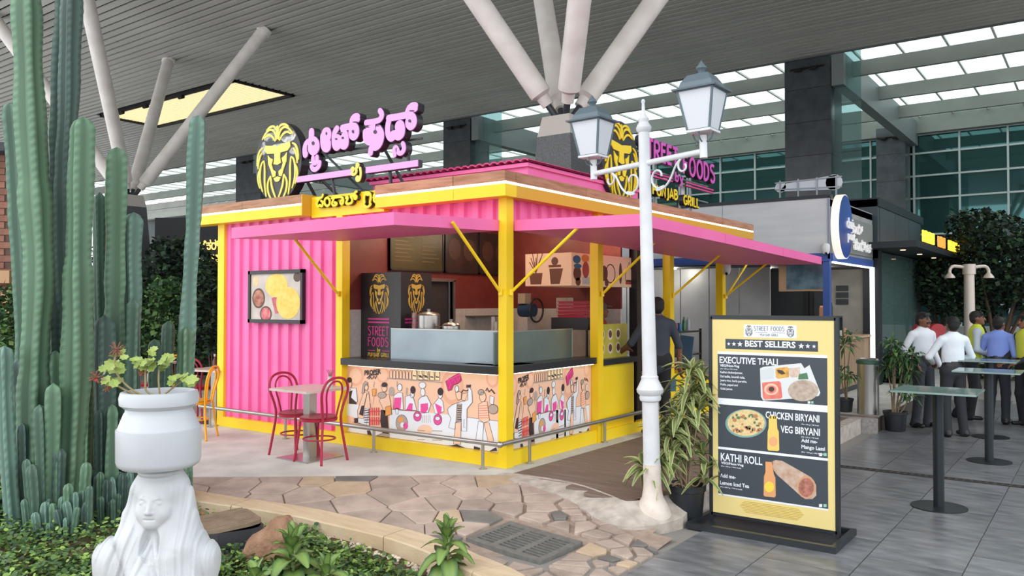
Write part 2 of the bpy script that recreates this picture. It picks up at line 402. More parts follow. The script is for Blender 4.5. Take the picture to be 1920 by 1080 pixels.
# concrete walk round the kiosk
slab_poly = [(-34, 24), (-34, -2.75), (-7, -2.62), (-2.45, -2.3), (.16, -.25), (.2, -.2), (.2, 24)]
slab = struct(MB().prism(slab_poly[::-1], planeZ(-.3), .3).obj('walkway_slab', m_conc), 'pale concrete walkway slab in front of the pink kiosk')
deck_base = struct(MB().prism([(.2, 24), (.2, -.2), (.9, -.17), (1.3, -.36), (1.62, -.5), (1.8, -.3), (1.86, 0), (1.86, 5.86), (2.18, 5.86), (2.18, 24)], planeZ(-.3), .285).obj('deck_base', mat('deck_bearer', '#4d443e', .9)), 'dark bearers under the brown board walk beside the kiosk')
def deck_x1(y):
    if y < -.42: return 1.5 + (1.93 - 1.5) * 0 if y < -.72 else 1.93
    return 1.93 if y < 4.55 else 2.55
pw = .118
for k in range(56):
    y0 = -.42 + k * pw
    x0 = .21 if y0 + pw > -.1 else .8 + (-.13 - y0 - pw) * 2.19
    boxpart('deck_board', (x0, y0 + .004, -.03), (1.66 + (y0 + .42) * .45 if y0 < 0 else 1.85 if y0 < 5.8 else 2.17, y0 + pw - .004, 0), m_plank, deck_base)
boxpart('deck_board', (.21, 6.19, -.03), (2.17, 24, -.002), m_conc, deck_base)
boxpart('step_edge', (1.7, 5.82, -.3), (2.22, 5.92, .004), mat('step_granite', '#8d8b88', .5, col2='#a5a3a0', scale=30), deck_base)
kc = smooth([(.12, -.28), (.84, -.24), (1.3, -.45), (1.64, -.66), (1.85, -.45), (1.93, -.1), (1.94, 2.2), (1.94, 5.8)], 2)
mb = MB(); vs = []
for i, p in enumerate(kc):
    d = kc[min(i + 1, len(kc) - 1)] - kc[max(i - 1, 0)]; d.normalize(); n = Vector((d.y, -d.x)); w_ = .05 if i == 0 else (.13 if p.y < -.2 else .08)
    a = p + n * w_; b = p - n * w_; z = max(gz(a.x, a.y), -.16) + .005
    vs += [(a.x, a.y, -.3), (a.x, a.y, z), (b.x, b.y, .005), (b.x, b.y, -.3)]
k = len(kc); mb.add(vs, [(4 * i + j, 4 * i + (j + 1) % 4, 4 * i + 4 + (j + 1) % 4, 4 * i + 4 + j) for i in range(k - 1) for j in range(4)] + [(0, 1, 2, 3), (4 * k - 1, 4 * k - 2, 4 * k - 3, 4 * k - 4)])
struct(mb.obj('deck_kerb', m_kerbd), 'rough grey concrete kerb between the flagstones and the board walk')
# ---- flagstones: clipped cells
kp = smooth(KERB, 2)
def kerb_y(x):
    for a, b in zip(kp[:-1], kp[1:]):
        if a.x <= x <= b.x: return a.y + (b.y - a.y) * (x - a.x) / max(b.x - a.x, 1e-6)
    return -9 if x > 0 else -3
def flag_in(x, y):
    if x > 2.16: return False
    if y < kerb_y(x) + .27: return False
    if x < .16: return (x - .16) * .623 - (y + .25) * .782 > .02
    if x < .84: return y < -.36
    return (y < -.36 - (x - .84) * .46)
pb = MB(); N = 56
xs = [-2.6 + 4.9 * i / N for i in range(N + 1)]; ys = [-3.3 + 3.3 * j / 36 for j in range(37)]
pb.add([(x, y, gz(x, y) - .02) for y in ys for x in xs], [(j * (N + 1) + i, j * (N + 1) + i + 1, (j + 1) * (N + 1) + i + 1, (j + 1) * (N + 1) + i) for j in range(36) for i in range(N) if y_ok] if False else
       [(j * (N + 1) + i, j * (N + 1) + i + 1, (j + 1) * (N + 1) + i + 1, (j + 1) * (N + 1) + i) for j in range(36) for i in range(N)
        if xs[i] < 2.12 and ys[j] > kerb_y(xs[i]) + .08 and ((xs[i] - .16) * .623 - (ys[j] + .25) * .782 > -.15 if xs[i] < .16 else ys[j] < -.2 - max(0, (xs[i] - .84)) * .4)])
flag = struct(pb.obj('flagstone_path', m_mort), 'mortar bed of the crazy-paved flagstone path sloping to the plaza')
GR = [at_g(966, 972), at_g(872, 1008), at_g(985, 1062), at_g(1110, 1018)]
gcx = sum(p.x for p in GR) / 4; gcy = sum(p.y for p in GR) / 4
rs = random.Random(3); seeds = []
tries = 0
while len(seeds) < 205 and tries < 9000:
    tries += 1
    x = rs.uniform(-2.5, 2.16); y = rs.uniform(-3.2, -.2)
    if not flag_in(x, y): continue
    if abs(x - gcx) < .5 and abs(y - gcy) < .46: continue
    dens = .30 if x < .2 else (.21 if x < 1.1 else .13)
    if all((x - a) ** 2 * .8 + (y - b) ** 2 * 1.5 > dens ** 2 for a, b in seeds): seeds.append((x, y))
def clip(poly, n, c):
    out = []
    for i in range(len(poly)):
        a, b = poly[i], poly[(i + 1) % len(poly)]; da = a[0] * n[0] + a[1] * n[1] - c; db = b[0] * n[0] + b[1] * n[1] - c
        if da <= 0: out.append(a)
        if da * db < 0: t = da / (da - db); out.append((a[0] + (b[0] - a[0]) * t, a[1] + (b[1] - a[1]) * t))
    return out
for si, s0 in enumerate(seeds):
    poly = [(s0[0] - .5, s0[1] - .5), (s0[0] + .5, s0[1] - .5), (s0[0] + .5, s0[1] + .5), (s0[0] - .5, s0[1] + .5)]
    gap = rs.uniform(.003, .009) if s0[0] < .7 else rs.uniform(.012, .028)
    for s1 in seeds:
        if s1 is s0: continue
        dx, dy = s1[0] - s0[0], s1[1] - s0[1]; q = math.hypot(dx, dy)
        if q > 1.2: continue
        n = (dx / q, dy / q); poly = clip(poly, n, n[0] * (s0[0] + s1[0]) / 2 + n[1] * (s0[1] + s1[1]) / 2 - gap)
        if len(poly) < 3: break
    # keep inside the path and off the grating
    poly = clip(poly, (1, 0), 2.16); 
    if s0[0] < .3: poly = clip(poly, (-.623, .782), -.623 * .16 + .782 * -.25 - .02)
    else: poly = clip(poly, (.42, .907), .42 * .84 + .907 * -.37)
    ky = kerb_y(s0[0]) + .24; poly = clip(poly, (0, -1), -ky)
    if abs(s0[0] - gcx) < 1 and abs(s0[1] - gcy) < 1:
        dx, dy = s0[0] - gcx, s0[1] - gcy
        if abs(dx) / .42 > abs(dy) / .38: n = (-1, 0) if dx > 0 else (1, 0); poly = clip(poly, n, n[0] * gcx - .42)
        else: n = (0, -1) if dy > 0 else (0, 1); poly = clip(poly, n, n[1] * gcy - .38)
    if len(poly) < 3: continue
    cx = sum(p[0] for p in poly) / len(poly); cy = sum(p[1] for p in poly) / len(poly); h = rs.uniform(.0, .006)
    k = len(poly); t = .94
    vs = [(x, y, gz(x, y) - .03) for x, y in poly] + [(x, y, gz(x, y) - .003 + h) for x, y in poly] + [(cx + (x - cx) * t, cy + (y - cy) * t, gz(x, y) + .004 + h) for x, y in poly]
    m2 = MB(); m2.add(vs, [(i, (i + 1) % k, (i + 1) % k + k, i + k) for i in range(k)] + [(i + k, (i + 1) % k + k, (i + 1) % k + 2 * k, i + 2 * k) for i in range(k)] + [tuple(range(2 * k, 3 * k))])
    o = m2.obj('flagstone', m_stone2 if rs.random() < .06 else (m_stone3 if rs.random() < .1 else m_stone), flag)
# ---- kerb of the planting bed: cut stones
segs = []; acc = 0; cur = [kp[0]]
fine = []
for a, b in zip(kp[:-1], kp[1:]):
    n = max(1, int((b - a).length / .12))
    fine += [a + (b - a) * i / n for i in range(n)]
fine.append(kp[-1])
kerb = thing('garden_kerb', 'low sandstone kerb curving round the cactus bed', 'kerb')
i = 0
while i < len(fine) - 1:
    j = min(i + 10, len(fine) - 1); seg = fine[i:j + 1]; vs = []
    for q, p in enumerate(seg):
        a = fine[max(i + q - 1, 0)]; b = fine[min(i + q + 1, len(fine) - 1)]; d = (b - a).normalized(); n = Vector((-d.y, d.x))
        if q == 0: p = p + d * .004
        if q == len(seg) - 1: p = p - d * .004
        o = p + n * .27; z = gz(o.x, o.y) + .03
        vs += [(p.x, p.y, z - .45), (p.x, p.y, z - .01), ((p + n * .012).x, (p + n * .012).y, z), (o.x, o.y, z - .005), (o.x, o.y, z - .45)]
    k = len(seg)
    MB().add(vs, [(5 * a + c, 5 * a + 5 + c, 5 * a + 5 + (c + 1) % 5, 5 * a + (c + 1) % 5) for a in range(k - 1) for c in range(5)] + [(4, 3, 2, 1, 0), tuple(5 * k - 5 + c for c in range(5))]).obj('kerb_stone', m_kerb, kerb)
    i = j
# ---- planting bed
def bedz(x, y):
    d = y - kerb_y(x) if x < 3.4 else -9
    b = gz(x, min(y, -2.2)) if False else gz(max(min(x, 2), -9), kerb_y(min(x, 2.2)))
    return b - .065 + .10 * min(max((-d - .35) / .8, 0), 1) * (1 if x < .2 else max(0, 1 - (x - .2))) + .02 * math.sin(3.1 * x + 1.3) * math.cos(2.7 * y)
bm_ = MB(); nx, ny = 90, 60
bx = [-9 + 12.4 * i / nx for i in range(nx + 1)]; by = [-9 + 7 * j / ny for j in range(ny + 1)]
bm_.add([(x, y, bedz(x, y)) for y in by for x in bx], [(j * (nx + 1) + i, j * (nx + 1) + i + 1, (j + 1) * (nx + 1) + i + 1, (j + 1) * (nx + 1) + i) for j in range(ny) for i in range(nx)
        if by[j] < kerb_y(min(max(bx[i], -8.9), 3.39)) + .1 and (bx[i] < 2.2 or by[j] < kerb_y(min(bx[i], 3.39)) + .1)])
struct(bm_.obj('planting_bed', m_soil, None, 1), 'brown soil of the planting bed under the cacti')
# ---- cast iron grating in the flagstones
_gn = Vector((.065 * .623, -.065 * .782, 1))
gt = thing('drain_grate', 'grey slotted square drain grating set in the flagstones', 'drain cover', (gcx, gcy, gz(gcx, gcy) - .002), math.atan2(GR[3].y - GR[0].y, GR[3].x - GR[0].x) + PI * .0)
gt.rotation_euler = (_gn.to_track_quat('Z', 'Y').to_matrix() @ Matrix.Rotation(gt.rotation_euler.z, 3, 'Z')).to_euler(); gt.rotation_euler = (Matrix.Rotation(0, 3, 'Z') @ Vector((0, 0, 1)).rotation_difference(_gn).to_matrix() @ Matrix.Rotation(math.atan2(GR[3].y - GR[0].y, GR[3].x - GR[0].x), 3, 'Z')).to_euler()
e1 = (GR[3] - GR[0]).length; e2 = (GR[1] - GR[0]).length
m_grate = mat('grate_iron', '#6f706d', .6, metal=.2, col2='#7d7e7a', scale=20, bump=.2)
m_void = mat('dark_void', '#16150f', .9)
mb = MB(); hx, hy = e1 / 2 - .02, e2 / 2 - .02
# frame + bars with three columns of slots
cols = [-hx + .07, -hx + .07 + (2 * hx - .26) / 3, 0, 0]
mb.box((-hx, -hy, -.03), (hx, -hy + .06, .012)).box((-hx, hy - .06, -.03), (hx, hy, .012))
cw = (2 * hx - 4 * .055) / 3
for c in range(4): x0 = -hx + c * (cw + .055); mb.box((x0, -hy + .06, -.03), (x0 + .055, hy - .06, .012))
ns = 9; sp = (2 * hy - .12) / ns
for c in range(3):
    x0 = -hx + .055 + c * (cw + .055)
    for k in range(ns): y0 = -hy + .06 + k * sp; mb.box((x0, y0 + .03, -.03), (x0 + cw, y0 + sp, .011))
mb.obj('slotted_cover', m_grate, gt)
boxpart('pit', (-hx + .01, -hy + .01, -.035), (hx - .01, hy - .01, -.029), m_void, gt)
# ---- slot drain across the plaza
sd = thing('channel_drain', 'long narrow perforated channel drain crossing the grey plaza', 'drain cover', (1.95, 3.08, PLZ))
boxpart('channel', (0, 0, -.01), (6, .12, .003), m_void, sd)
mb = MB(); mb.box((0, 0, -.01), (6, .018, .006)).box((0, .102, -.01), (6, .12, .006)).box((0, .054, -.01), (6, .066, .006))
for k in range(86): mb.box((k * .07, .018, -.01), (k * .07 + .028, .102, .006))
mb.obj('grid_cover', mat('drain_cover', '#4d4a46', .6, metal=.4), sd)
# ================================================================ ROOF
m_sof = jitter(mat('soffit_slat', '#aeaaa4', .45, col2='#bab7b1', scale=1.5, stretch=(.2, 1, 1)), .05)
m_sofb = mat('soffit_backing', '#141313', .8)
m_white = mat('white_steel', '#e6e0da', .45, col2='#d8d0c9', scale=3)
m_dk = mat('dark_granite', '#33373c', .25, col2='#3f4449', scale=3)
HS = 9.0
ceil_ = struct(boxpart('ceiling', (-60, -4, HS + .22), (7, 18.25, HS + .4), m_sofb), 'dark deck above the slatted airport canopy ceiling')  # unseen right end cut short to let open sky brighten the plaza
sm = MB().box((-60, 0, 0), (7, .178, .05)).mesh(m_sof)
smL = MB().box((-60, 0, 0), (-27.0, .178, .05)).mesh(m_sof); smR = MB().box((-18.2, 0, 0), (7, .178, .05)).mesh(m_sof)
y = -4.0; pit = .275
while y < 18.2:
    if y + .178 > 9.55 and y < 12.05:
        link('soffit_slat', smL, ceil_, (0, y, HS)); link('soffit_slat', smR, ceil_, (0, y, HS))
    else: link('soffit_slat', sm, ceil_, (0, y, HS))
    y += pit
struct(boxpart('trim_1', (-60, 18.2, HS - .03), (7, 18.3, HS + .3), mat('canopy_edge', '#5a5c5c', .5)), 'grey edge beam along the end of the canopy ceiling')
cl = thing('daylit_panel', 'large yellow slatted panel recessed in the canopy ceiling, daylight given as a glow', 'ceiling panel', (-26.95, 9.58, HS))
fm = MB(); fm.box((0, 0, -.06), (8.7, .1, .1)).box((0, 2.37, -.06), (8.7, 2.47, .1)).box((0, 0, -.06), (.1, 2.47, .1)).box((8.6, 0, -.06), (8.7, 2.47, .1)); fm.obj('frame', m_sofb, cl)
lm = MB().box((.1, 0, 0), (8.6, .1, .05)).mesh(mat('daylight_glow', '#efdfae', .6, emit=.5))  # no lamp: daylight on the slats is put in as their own glow
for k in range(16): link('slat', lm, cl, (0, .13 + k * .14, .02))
for q in (1.6, 3.3, 5.6): MB().cyl((q, -.06, -.14), (q + .25, -.06, -.14), .07, n=10).obj('spotlight', m_sofb, cl)
def tree_col(X, Y, zt, label, px_scale=1.):
    t = thing('tree_column', label, 'column', (X, Y, 0), 0, 'branching canopy columns')
    def sq(r, z): return [(-r, -r, z), (r, -r, z), (r, r, z), (-r, r, z)]
    def frus(rz): 
        m = MB(); vs = sum([sq(r, z) for r, z in rz], []); k = len(rz)
        return m.add(vs, [(4 * i + j, 4 * i + (j + 1) % 4, 4 * i + 4 + (j + 1) % 4, 4 * i + 4 + j) for i in range(k - 1) for j in range(4)] + [(3, 2, 1, 0), tuple(4 * k - 4 + j for j in range(4))])
    frus([(.56, 0), (.29, zt - .42)]).obj('pier', mat('speckled_granite', '#3a3b3e', .35, col2='#55565a', scale=40), t)
    frus([(.29, zt - .42), (.235, zt - .12)]).obj('capital', mat('pier_cap', '#b9b2aa', .5), t)
    for k in range(3): z0 = .9 + k * .95; r = .56 + (.29 - .56) * z0 / (zt - .42) + .003; frus([(r, z0), (r - .001, z0 + .012)]).obj('joint', m_void, t)
    for sx in (-1, 1):
        for sy in (-1, 1):
            a = Vector((sx * .13, sy * .13, zt - .02)); b = Vector((sx * 2.33, sy * 2.45, HS + .02)); d = (b - a).normalized()
            s = MB().tube([a + d * .1, a + d * .25, a + d * .3, b], [.09, .1, .165, .165], 20).obj('strut', m_white, t, 1)
            MB().cyl(a - d * .12, a + d * .13, .05, n=10).obj('pin_joint', m_dk, s)
            MB().cyl(b - d * .15, b, .19, n=16).obj('collar', m_white, s, 1)
    return t
tree_col(-1.67, 3.74, 4.54, 'white four-strut column rising behind the pink kiosk roof')
tree_col(-15.62, 4.65, 4.56, 'white four-strut column behind the tall cacti')
tree_col(-29.5, 5.0, 4.56, 'farthest white four-strut column at the left edge')
def dark_col(x0, x1, y0, y1, z1, label):
    t = thing('stone_column', label, 'column', ((x0 + x1) / 2, (y0 + y1) / 2, 0), 0, 'dark square columns')
    w_, d_ = (x1 - x0) / 2, (y1 - y0) / 2; n = int(z1 / 1.0)
    for k in range(n): boxpart('cladding_panel', (-w_, -d_, k * z1 / n + .006), (w_, d_, (k + 1) * z1 / n - .006), jitter(m_dk, .12), t)
    boxpart('core', (-w_ + .02, -d_ + .02, 0), (w_ - .02, d_ - .02, z1), m_void, t)
    mb = MB()
    for q in (-.35, .1): mb.cyl((q, -d_ - .12, z1 - .45), (q + .2, -d_ - .12, z1 - .45), .06, n=8)
    mb.box((-.5, -d_ - .08, z1 - .42), (.5, -d_ + .01, z1 - .38)); mb.obj('floodlight', m_void, t)
    return t
dark_col(-3.0, -1.65, 18.32, 19.55, HS + .1, 'dark stone column right of the centre white struts')
dark_col(-16.75, -15.35, 18.32, 19.55, HS + .1, 'dark stone column behind the letters of the roof sign')
dark_col(-30.6, -28.6, 18.32, 19.55, HS + .1, 'dark stone column behind the round lion sign')
dark_col(-2.62, -1.54, 28.7, 29.7, 8.7, 'dark stone column standing against the green glass front')
dark_col(-16.4, -15.3, 28.7, 29.7, 8.7, 'dark stone column at the glass front left of the shop')
# glass sheath beside the column
gs = thing('glass_fin', 'clear glass panel beside the dark stone column', 'glass panel', (-1.62, 18.6, 0))
for k in range(6): boxpart('pane', (0, 0, .2 + k * 1.48), (.75, .02, .2 + k * 1.48 + 1.46), glass('clear_pane', '#c9dcdc', .88), gs)
gs = thing('glass_fin', 'clear glass panel beside the column behind the roof sign', 'glass panel', (-15.32, 18.6, 0))
for k in range(6): boxpart('pane', (0, 0, .2 + k * 1.48), (1.3, .02, .2 + k * 1.48 + 1.46), glass('clear_pane', '#c9dcdc', .88), gs)
# ---- skylight with fins
m_fin = mat('fin_grey', '#777a75', .6, col2='#82857f', scale=1)
m_pane = glass('skylight_glass', '#eef6f4', .86, .1)
sk = struct(boxpart('skylight_frame', (-60, 18.3, HS + .6), (30, 18.4, HS + .7), m_fin), 'grey frame carrying the skylight glass')
for Y in (19.3, 22.8, 26.1, 29.55): struct(boxpart('skylight_fin', (-60, Y, 8.5), (30, Y + .16, 8.94), m_fin), 'long grey skylight fin, number %s from the canopy edge' % {19.3: 'one', 22.8: 'two', 26.1: 'three', 29.55: 'four'}[Y])
bmh = MB().box((-.17, 18.3, 8.05), (.17, 29.9, 9.0)).mesh(mat('beam_grey', '#6d7474', .5))
for X, l in ((-1.45, 'right of the dark stone column'), (-15.1, 'behind the roof sign letters'), (-29, 'behind the tall cacti'), (12.3, 'at the right edge')):
    struct(link('roof_beam', bmh, None, (X, 0, 0)), 'deep grey beam spanning the skylight ' + l)
pm = {}
ybs = [18.35, 20.35, 22.1, 24.0, 25.9, 27.8, 29.9]
pnm = MB().box((.02, .02, 0), (1.18, 1.88, .012)).mesh(m_pane)
mum = MB().box((-.03, 18.3, 0), (.03, 29.9, .06)).mesh(m_white)
for i in range(-44, 16):
    x = i * 1.2
    link('mullion', mum, sk, (x, 0, HS + .18))
    if i > -40:
        for j in range(6): link('pane', pnm, sk, (x, 18.35 + j * 1.92, HS + .2))
# ================================================================ GLASS FRONT
m_fg = mat('facade_glass', '#446a6a', .03, metal=.75)
m_mul = mat('facade_mullion', '#a9b1b0', .4)
fac = struct(boxpart('wall_back', (-60, 30.25, -.3), (30, 30.6, 9.3), mat('facade_core', '#1b2a2b', .5)), 'dark room behind the green glass front of the terminal')
zs = [0, 1.6, 3.0, 4.43, 5.91, 6.82, 7.74, 8.5]
rowm = [MB().box((.03, 0, zs[k] + .03), (1.62, .02, zs[k + 1] - .03)).mesh(m_fg) for k in range(7)]
mm = MB().box((-.035, -.1, -.2), (.035, .02, 8.5)).mesh(m_mul)
for i in range(-24, 13):
    link('mullion', mm, fac, (i * 1.65 + .2, 30, 0))
    for k in range(7): link('pane', rowm[k], fac, (i * 1.65 + .2, 30, 0))
for z in zs: boxpart('transom', (-40, 29.93, z - .035), (22, 30.02, z + .035), m_mul, fac)
for X in range(-36, 20, 4): pass
boxpart('head_beam', (-60, 29.8, 8.5), (30, 30.2, 9.3), m_fin, fac)
# ================================================================ KIOSK
m_pink = mat('pink_paint', '#f26cab', .45, col2='#f574b1', scale=2)
m_pinkd = mat('pink_roof_sheet', '#c83f78', .45)
m_yel = mat('yellow_paint', '#f7cf12', .4, col2='#f9d722', scale=3)
m_wood = jitter(mat('fascia_wood', '#9a6b4c', .6, col2='#b98a6a', scale=3, stretch=(1, 1, 9), bump=.2, bscale=20, contrast=(.3, .6)), .1)
m_led = mat('led_strip', '#fff4dc', .5, emit=2.2)
m_blk = mat('black_counter', '#2b2a2c', .3)
m_red = mat('red_tile_wall', '#793530', .5, col2='#702e29', scale=8)
m_wt = mat('white_tile_wall', '#c9c6c0', .3, col2='#bdb9b3', scale=20)
m_steel = mat('brushed_steel', '#b4b2ae', .3, metal=.9)
m_blackp = mat('black_panel', '#2a272b', .35)
kio = thing('food_kiosk', 'pink and yellow street food kiosk of corrugated container panels', 'kiosk')
for n_, a, b in (('corner', (-.07, 0, 0), (.03, .12, 2.72)), ('a', (-2.475, 0, 0), (-2.37, .12, 2.72)), ('b', (-4.83, 0, 0), (-4.69, .12, 2.72)),
              ('c', (-.09, 1.83, 0), (.02, 1.95, 2.72)), ('d', (-.09, 3.79, 0), (.02, 3.92, 2.72)), ('e', (-.09, 5.68, 0), (.02, 5.81, 2.72)), ('f', (-4.83, 3.4, 0), (-4.71, 3.52, 2.72))):
    boxpart('post', a, b, m_yel, kio)
boxpart('base_beam', (-4.69, 0, 0), (-2.475, .09, .13), m_yel, kio); boxpart('base_beam', (-2.37, .0, 0), (-.07, .09, .13), m_yel, kio)
boxpart('base_beam', (-.08, .12, 0), (.0, 1.83, .15), m_yel, kio); boxpart('base_beam', (-.08, 1.95, 0), (.01, 3.79, .13), m_yel, kio); boxpart('base_beam', (-.08, 3.92, 0), (0, 5.68, .13), m_yel, kio)
def corrug(x0, x1, z0, z1, name, M, pitch=.2, dep=.035, m=m_pink):
    prof = []; n = max(1, int(round((x1 - x0) / pitch))); p = (x1 - x0) / n
    for i in range(n):
        a = x0 + i * p; prof += [(a, 0), (a + p * .42, 0), (a + p * .5, dep), (a + p * .92, dep)]
    prof.append((x1, 0)); k = len(prof)
    vs = [M(a, z, c) for z in (z0, z1) for a, c in prof] + [M(a, z, dep + .02) for z in (z0, z1) for a in (x0, x1)]
    fs = [(i, i + 1, k + i + 1, k + i) for i in range(k - 1)] + [(2 * k, 2 * k + 2, 2 * k + 3, 2 * k + 1)]
    return MB().add(vs, fs).obj(name, m, kio)
inY = lambda y: (lambda a, b, c: (a, y + c, b))
inX = lambda x: (lambda a, b, c: (x - c, a, b))
corrug(-4.69, -2.475, .13, 2.72, 'corrugated_panel', inY(.04))
corrug(-2.37, -.07, 2.4, 2.72, 'corrugated_panel', inY(.05))
corrug(.12, 5.68, 2.4, 2.72, 'corrugated_panel', inX(-.03))
corrug(.12, 3.4, .13, 2.72, 'corrugated_panel', lambda a, b, c: (-4.8 + c, a, b))
# roof and fascia
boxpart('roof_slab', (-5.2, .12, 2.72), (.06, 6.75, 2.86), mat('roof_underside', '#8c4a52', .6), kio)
def fascia(x0, x1):
    boxpart('fascia_beam', (x0, -.14, 2.705), (x1, .05, 2.825), m_yel, kio); boxpart('light_strip', (x0, -.135, 2.825), (x1, .04, 2.85), m_led, kio)
    n = max(1, round((x1 - x0) / 1.3)); 
    for i in range(n): boxpart('fascia_board', (x0 + (x1 - x0) * i / n + .002, -.145, 2.85), (x0 + (x1 - x0) * (i + 1) / n - .002, .04, 2.955), m_wood, kio)
fascia(-5.27, -2.93); fascia(-1.68, -.55); fascia(-.545, .12)
boxpart('fascia_side', (-2.93, -.146, 2.7), (-2.915, .12, 2.957), mat('yellow_paint_shaded', '#d9a62c', .5), kio)  # shade of the turned end face put into a darker yellow
boxpart('recessed_beam', (-2.913, -.004, 2.68), (-1.682, .14, 2.93), m_yel, kio)
boxpart('fascia_beam', (-.05, .05, 2.705), (.12, 6.8, 2.825), mat('yellow_paint_shaded', '#d9a62c', .5), kio); boxpart('light_strip', (-.05, .04, 2.825), (.115, 6.8, 2.85), m_led, kio)  # same yellow beam, its side face coloured darker for shade
for i in range(5): boxpart('fascia_board', (-.05, .042 + i * 1.352, 2.85), (.125, .04 + (i + 1) * 1.352 - .003, 2.955), m_wood, kio)
# raised pink roof box with corrugated cap
boxpart('roof_box', (-2.37, .5, 2.86), (-.06, 3.0, 3.12), m_pink, kio)
boxpart('roof_moulding', (-2.4, .46, 3.09), (-.03, 3.03, 3.13), m_pink, kio)
mb = MB(); prof = []
for i in range(24 * 3 + 1):
    a = -2.43 + 2.43 * i / 72; prof.append((a, .022 * (1 if i % 3 else 0)))
k = len(prof); y0, y1 = .42, 3.06
mb.add([(a, y, 3.135 + h + q) for y in (y0, y1) for q in (0, .015) for a, h in prof], [(i, i + 1, k + i + 1, k + i)[::-1] for i in range(k - 1)] + [(k + i, k + i + 1, 3 * k + i + 1, 3 * k + i) for i in range(k - 1)] + [(i, 2 * k + i, 2 * k + i + 1, i + 1) for i in range(k - 1)])
mb.obj('roof_sheet', m_pinkd, kio)
# awning flaps and their braces
def flap(name, q, th=.11):
    MB().add([Vector(p) for p in q] + [Vector(p) - Vector((0, 0, th)) for p in q], [(0, 1, 2, 3), (7, 6, 5, 4), (0, 4, 5, 1), (1, 5, 6, 2), (2, 6, 7, 3), (3, 7, 4, 0)]).obj(name, m_pink, kio)
flap('awning', [(-2.37, -1.5, 2.42), (-.06, -1.5, 2.43), (-.06, -.004, 2.485), (-2.37, -.004, 2.485)])
for y0, y1, z0, z1 in ((.13, 2.12, 2.49, 2.45), (2.13, 4.1, 2.45, 2.4), (4.11, 5.88, 2.4, 2.36)):
    flap('awning', [(.035, y0, z0), (1.47, y0, z0 - .03), (1.47, y1, z1 - .03), (.035, y1, z1)])
def brace(a, b):
    MB().cyl(a, b, .016, n=8).cyl(Vector(a) + Vector((0, 0, -.03)), Vector(a) + Vector((0, 0, .03)), .022, n=8).obj('brace', m_yel, kio, 1)
brace((-.03, -.02, 1.757), (-.03, -.76, 2.40)); brace((-2.42, -.02, 1.757), (-2.30, -.76, 2.36))
for y in (.06, 1.89, 3.86, 5.74): brace((.045, y, 1.757), (.8, max(y, .16), 2.40 - max(0, y - 2) * .02))
brace((.02, 5.83, 1.75), (.25, 6.35, 2.4))
# counters
boxpart('counter_top', (-2.37, -.02, .928), (-.07, .65, 1.006), m_blk, kio); boxpart('counter_top', (-.65, .12, .935), (.0, 1.83, 1.006), m_blk, kio); boxpart('counter_top', (-.55, 1.95, .9), (0.01, 2.86, .97), m_blk, kio)
boxpart('counter_panel', (-.075, 1.95, .13), (-.03, 2.86, .9), m_yel, kio); boxpart('counter_panel', (-.55, 2.82, 0), (-.03, 2.86, .9), m_yel, kio)
boxpart('low_panel', (-.075, 3.92, .13), (-.03, 4.9, .66), m_yel, kio); boxpart('low_panel', (-.075, 4.9, .13), (-.03, 5.68, .52), m_yel, kio)
# inner walls
boxpart('inner_wall', (-2.44, .12, 1.57), (-2.4, 1.5, 2.72), m_red, kio); boxpart('inner_wall', (-2.44, 2.03, 1.57), (-2.4, 3.44, 2.72), m_red, kio); boxpart('inner_wall', (-2.44, 1.5, 1.96), (-2.4, 2.03, 2.72), m_red, kio)
boxpart('tiled_wall', (-2.44, .12, 0), (-2.395, 1.5, 1.57), m_wt, kio); boxpart('tiled_wall', (-2.44, 2.03, 0), (-2.395, 3.44, 1.57), m_wt, kio)
mb = MB(); mb.box((-2.45, 1.46, 0), (-2.38, 1.5, 1.96)).box((-2.45, 2.03, 0), (-2.38, 2.07, 1.96)).box((-2.45, 1.46, 1.94), (-2.38, 2.07, 1.98)); mb.obj('door_frame', m_steel, kio)
boxpart('door_leaf', (-2.5, 1.5, 0), (-2.47, 2.03, 1.94), mat('dark_door', '#3b3638', .5), kio)
boxpart('inner_wall', (-2.4, 3.08, 1.57), (-.36, 3.12, 2.72), m_red, kio); boxpart('tiled_wall', (-2.4, 3.075, 0), (-.36, 3.12, 1.57), m_wt, kio)
boxpart('black_upright', (-.36, 3.32, 0), (-.24, 3.44, 2.72), m_blackp, kio)
boxpart('kitchen_floor', (-2.4, .1, .0), (-.08, 3.08, .02), m_wt, kio)
for x, y in ((-1.9, 1.0), (-1.3, 1.0), (-.9, .9), (-.5, 2.6), (-1.6, 2.4)):
    d = MB().cyl((x, y, 2.715), (x, y, 2.69), .06, n=14).obj('downlight', mat('downlight_glow', '#ffe3b8', .5, emit=6), kio)
    l = bpy.data.lights.new('downlight', 'POINT'); l.energy = 6; l.color = (1, .82, .6); l.shadow_soft_size = .06
    lo = bpy.data.objects.new('downlight_bulb', l); COL.objects.link(lo); lo.parent = d; lo.location = (x, y, 2.62)
# led under the counter lip washing the murals
boxpart('counter_light', (-2.3, .035, .918), (-.1, .045, .928), m_led, kio); boxpart('counter_light', (-.022, .2, .925), (-.012, 1.78, .935), m_led, kio)
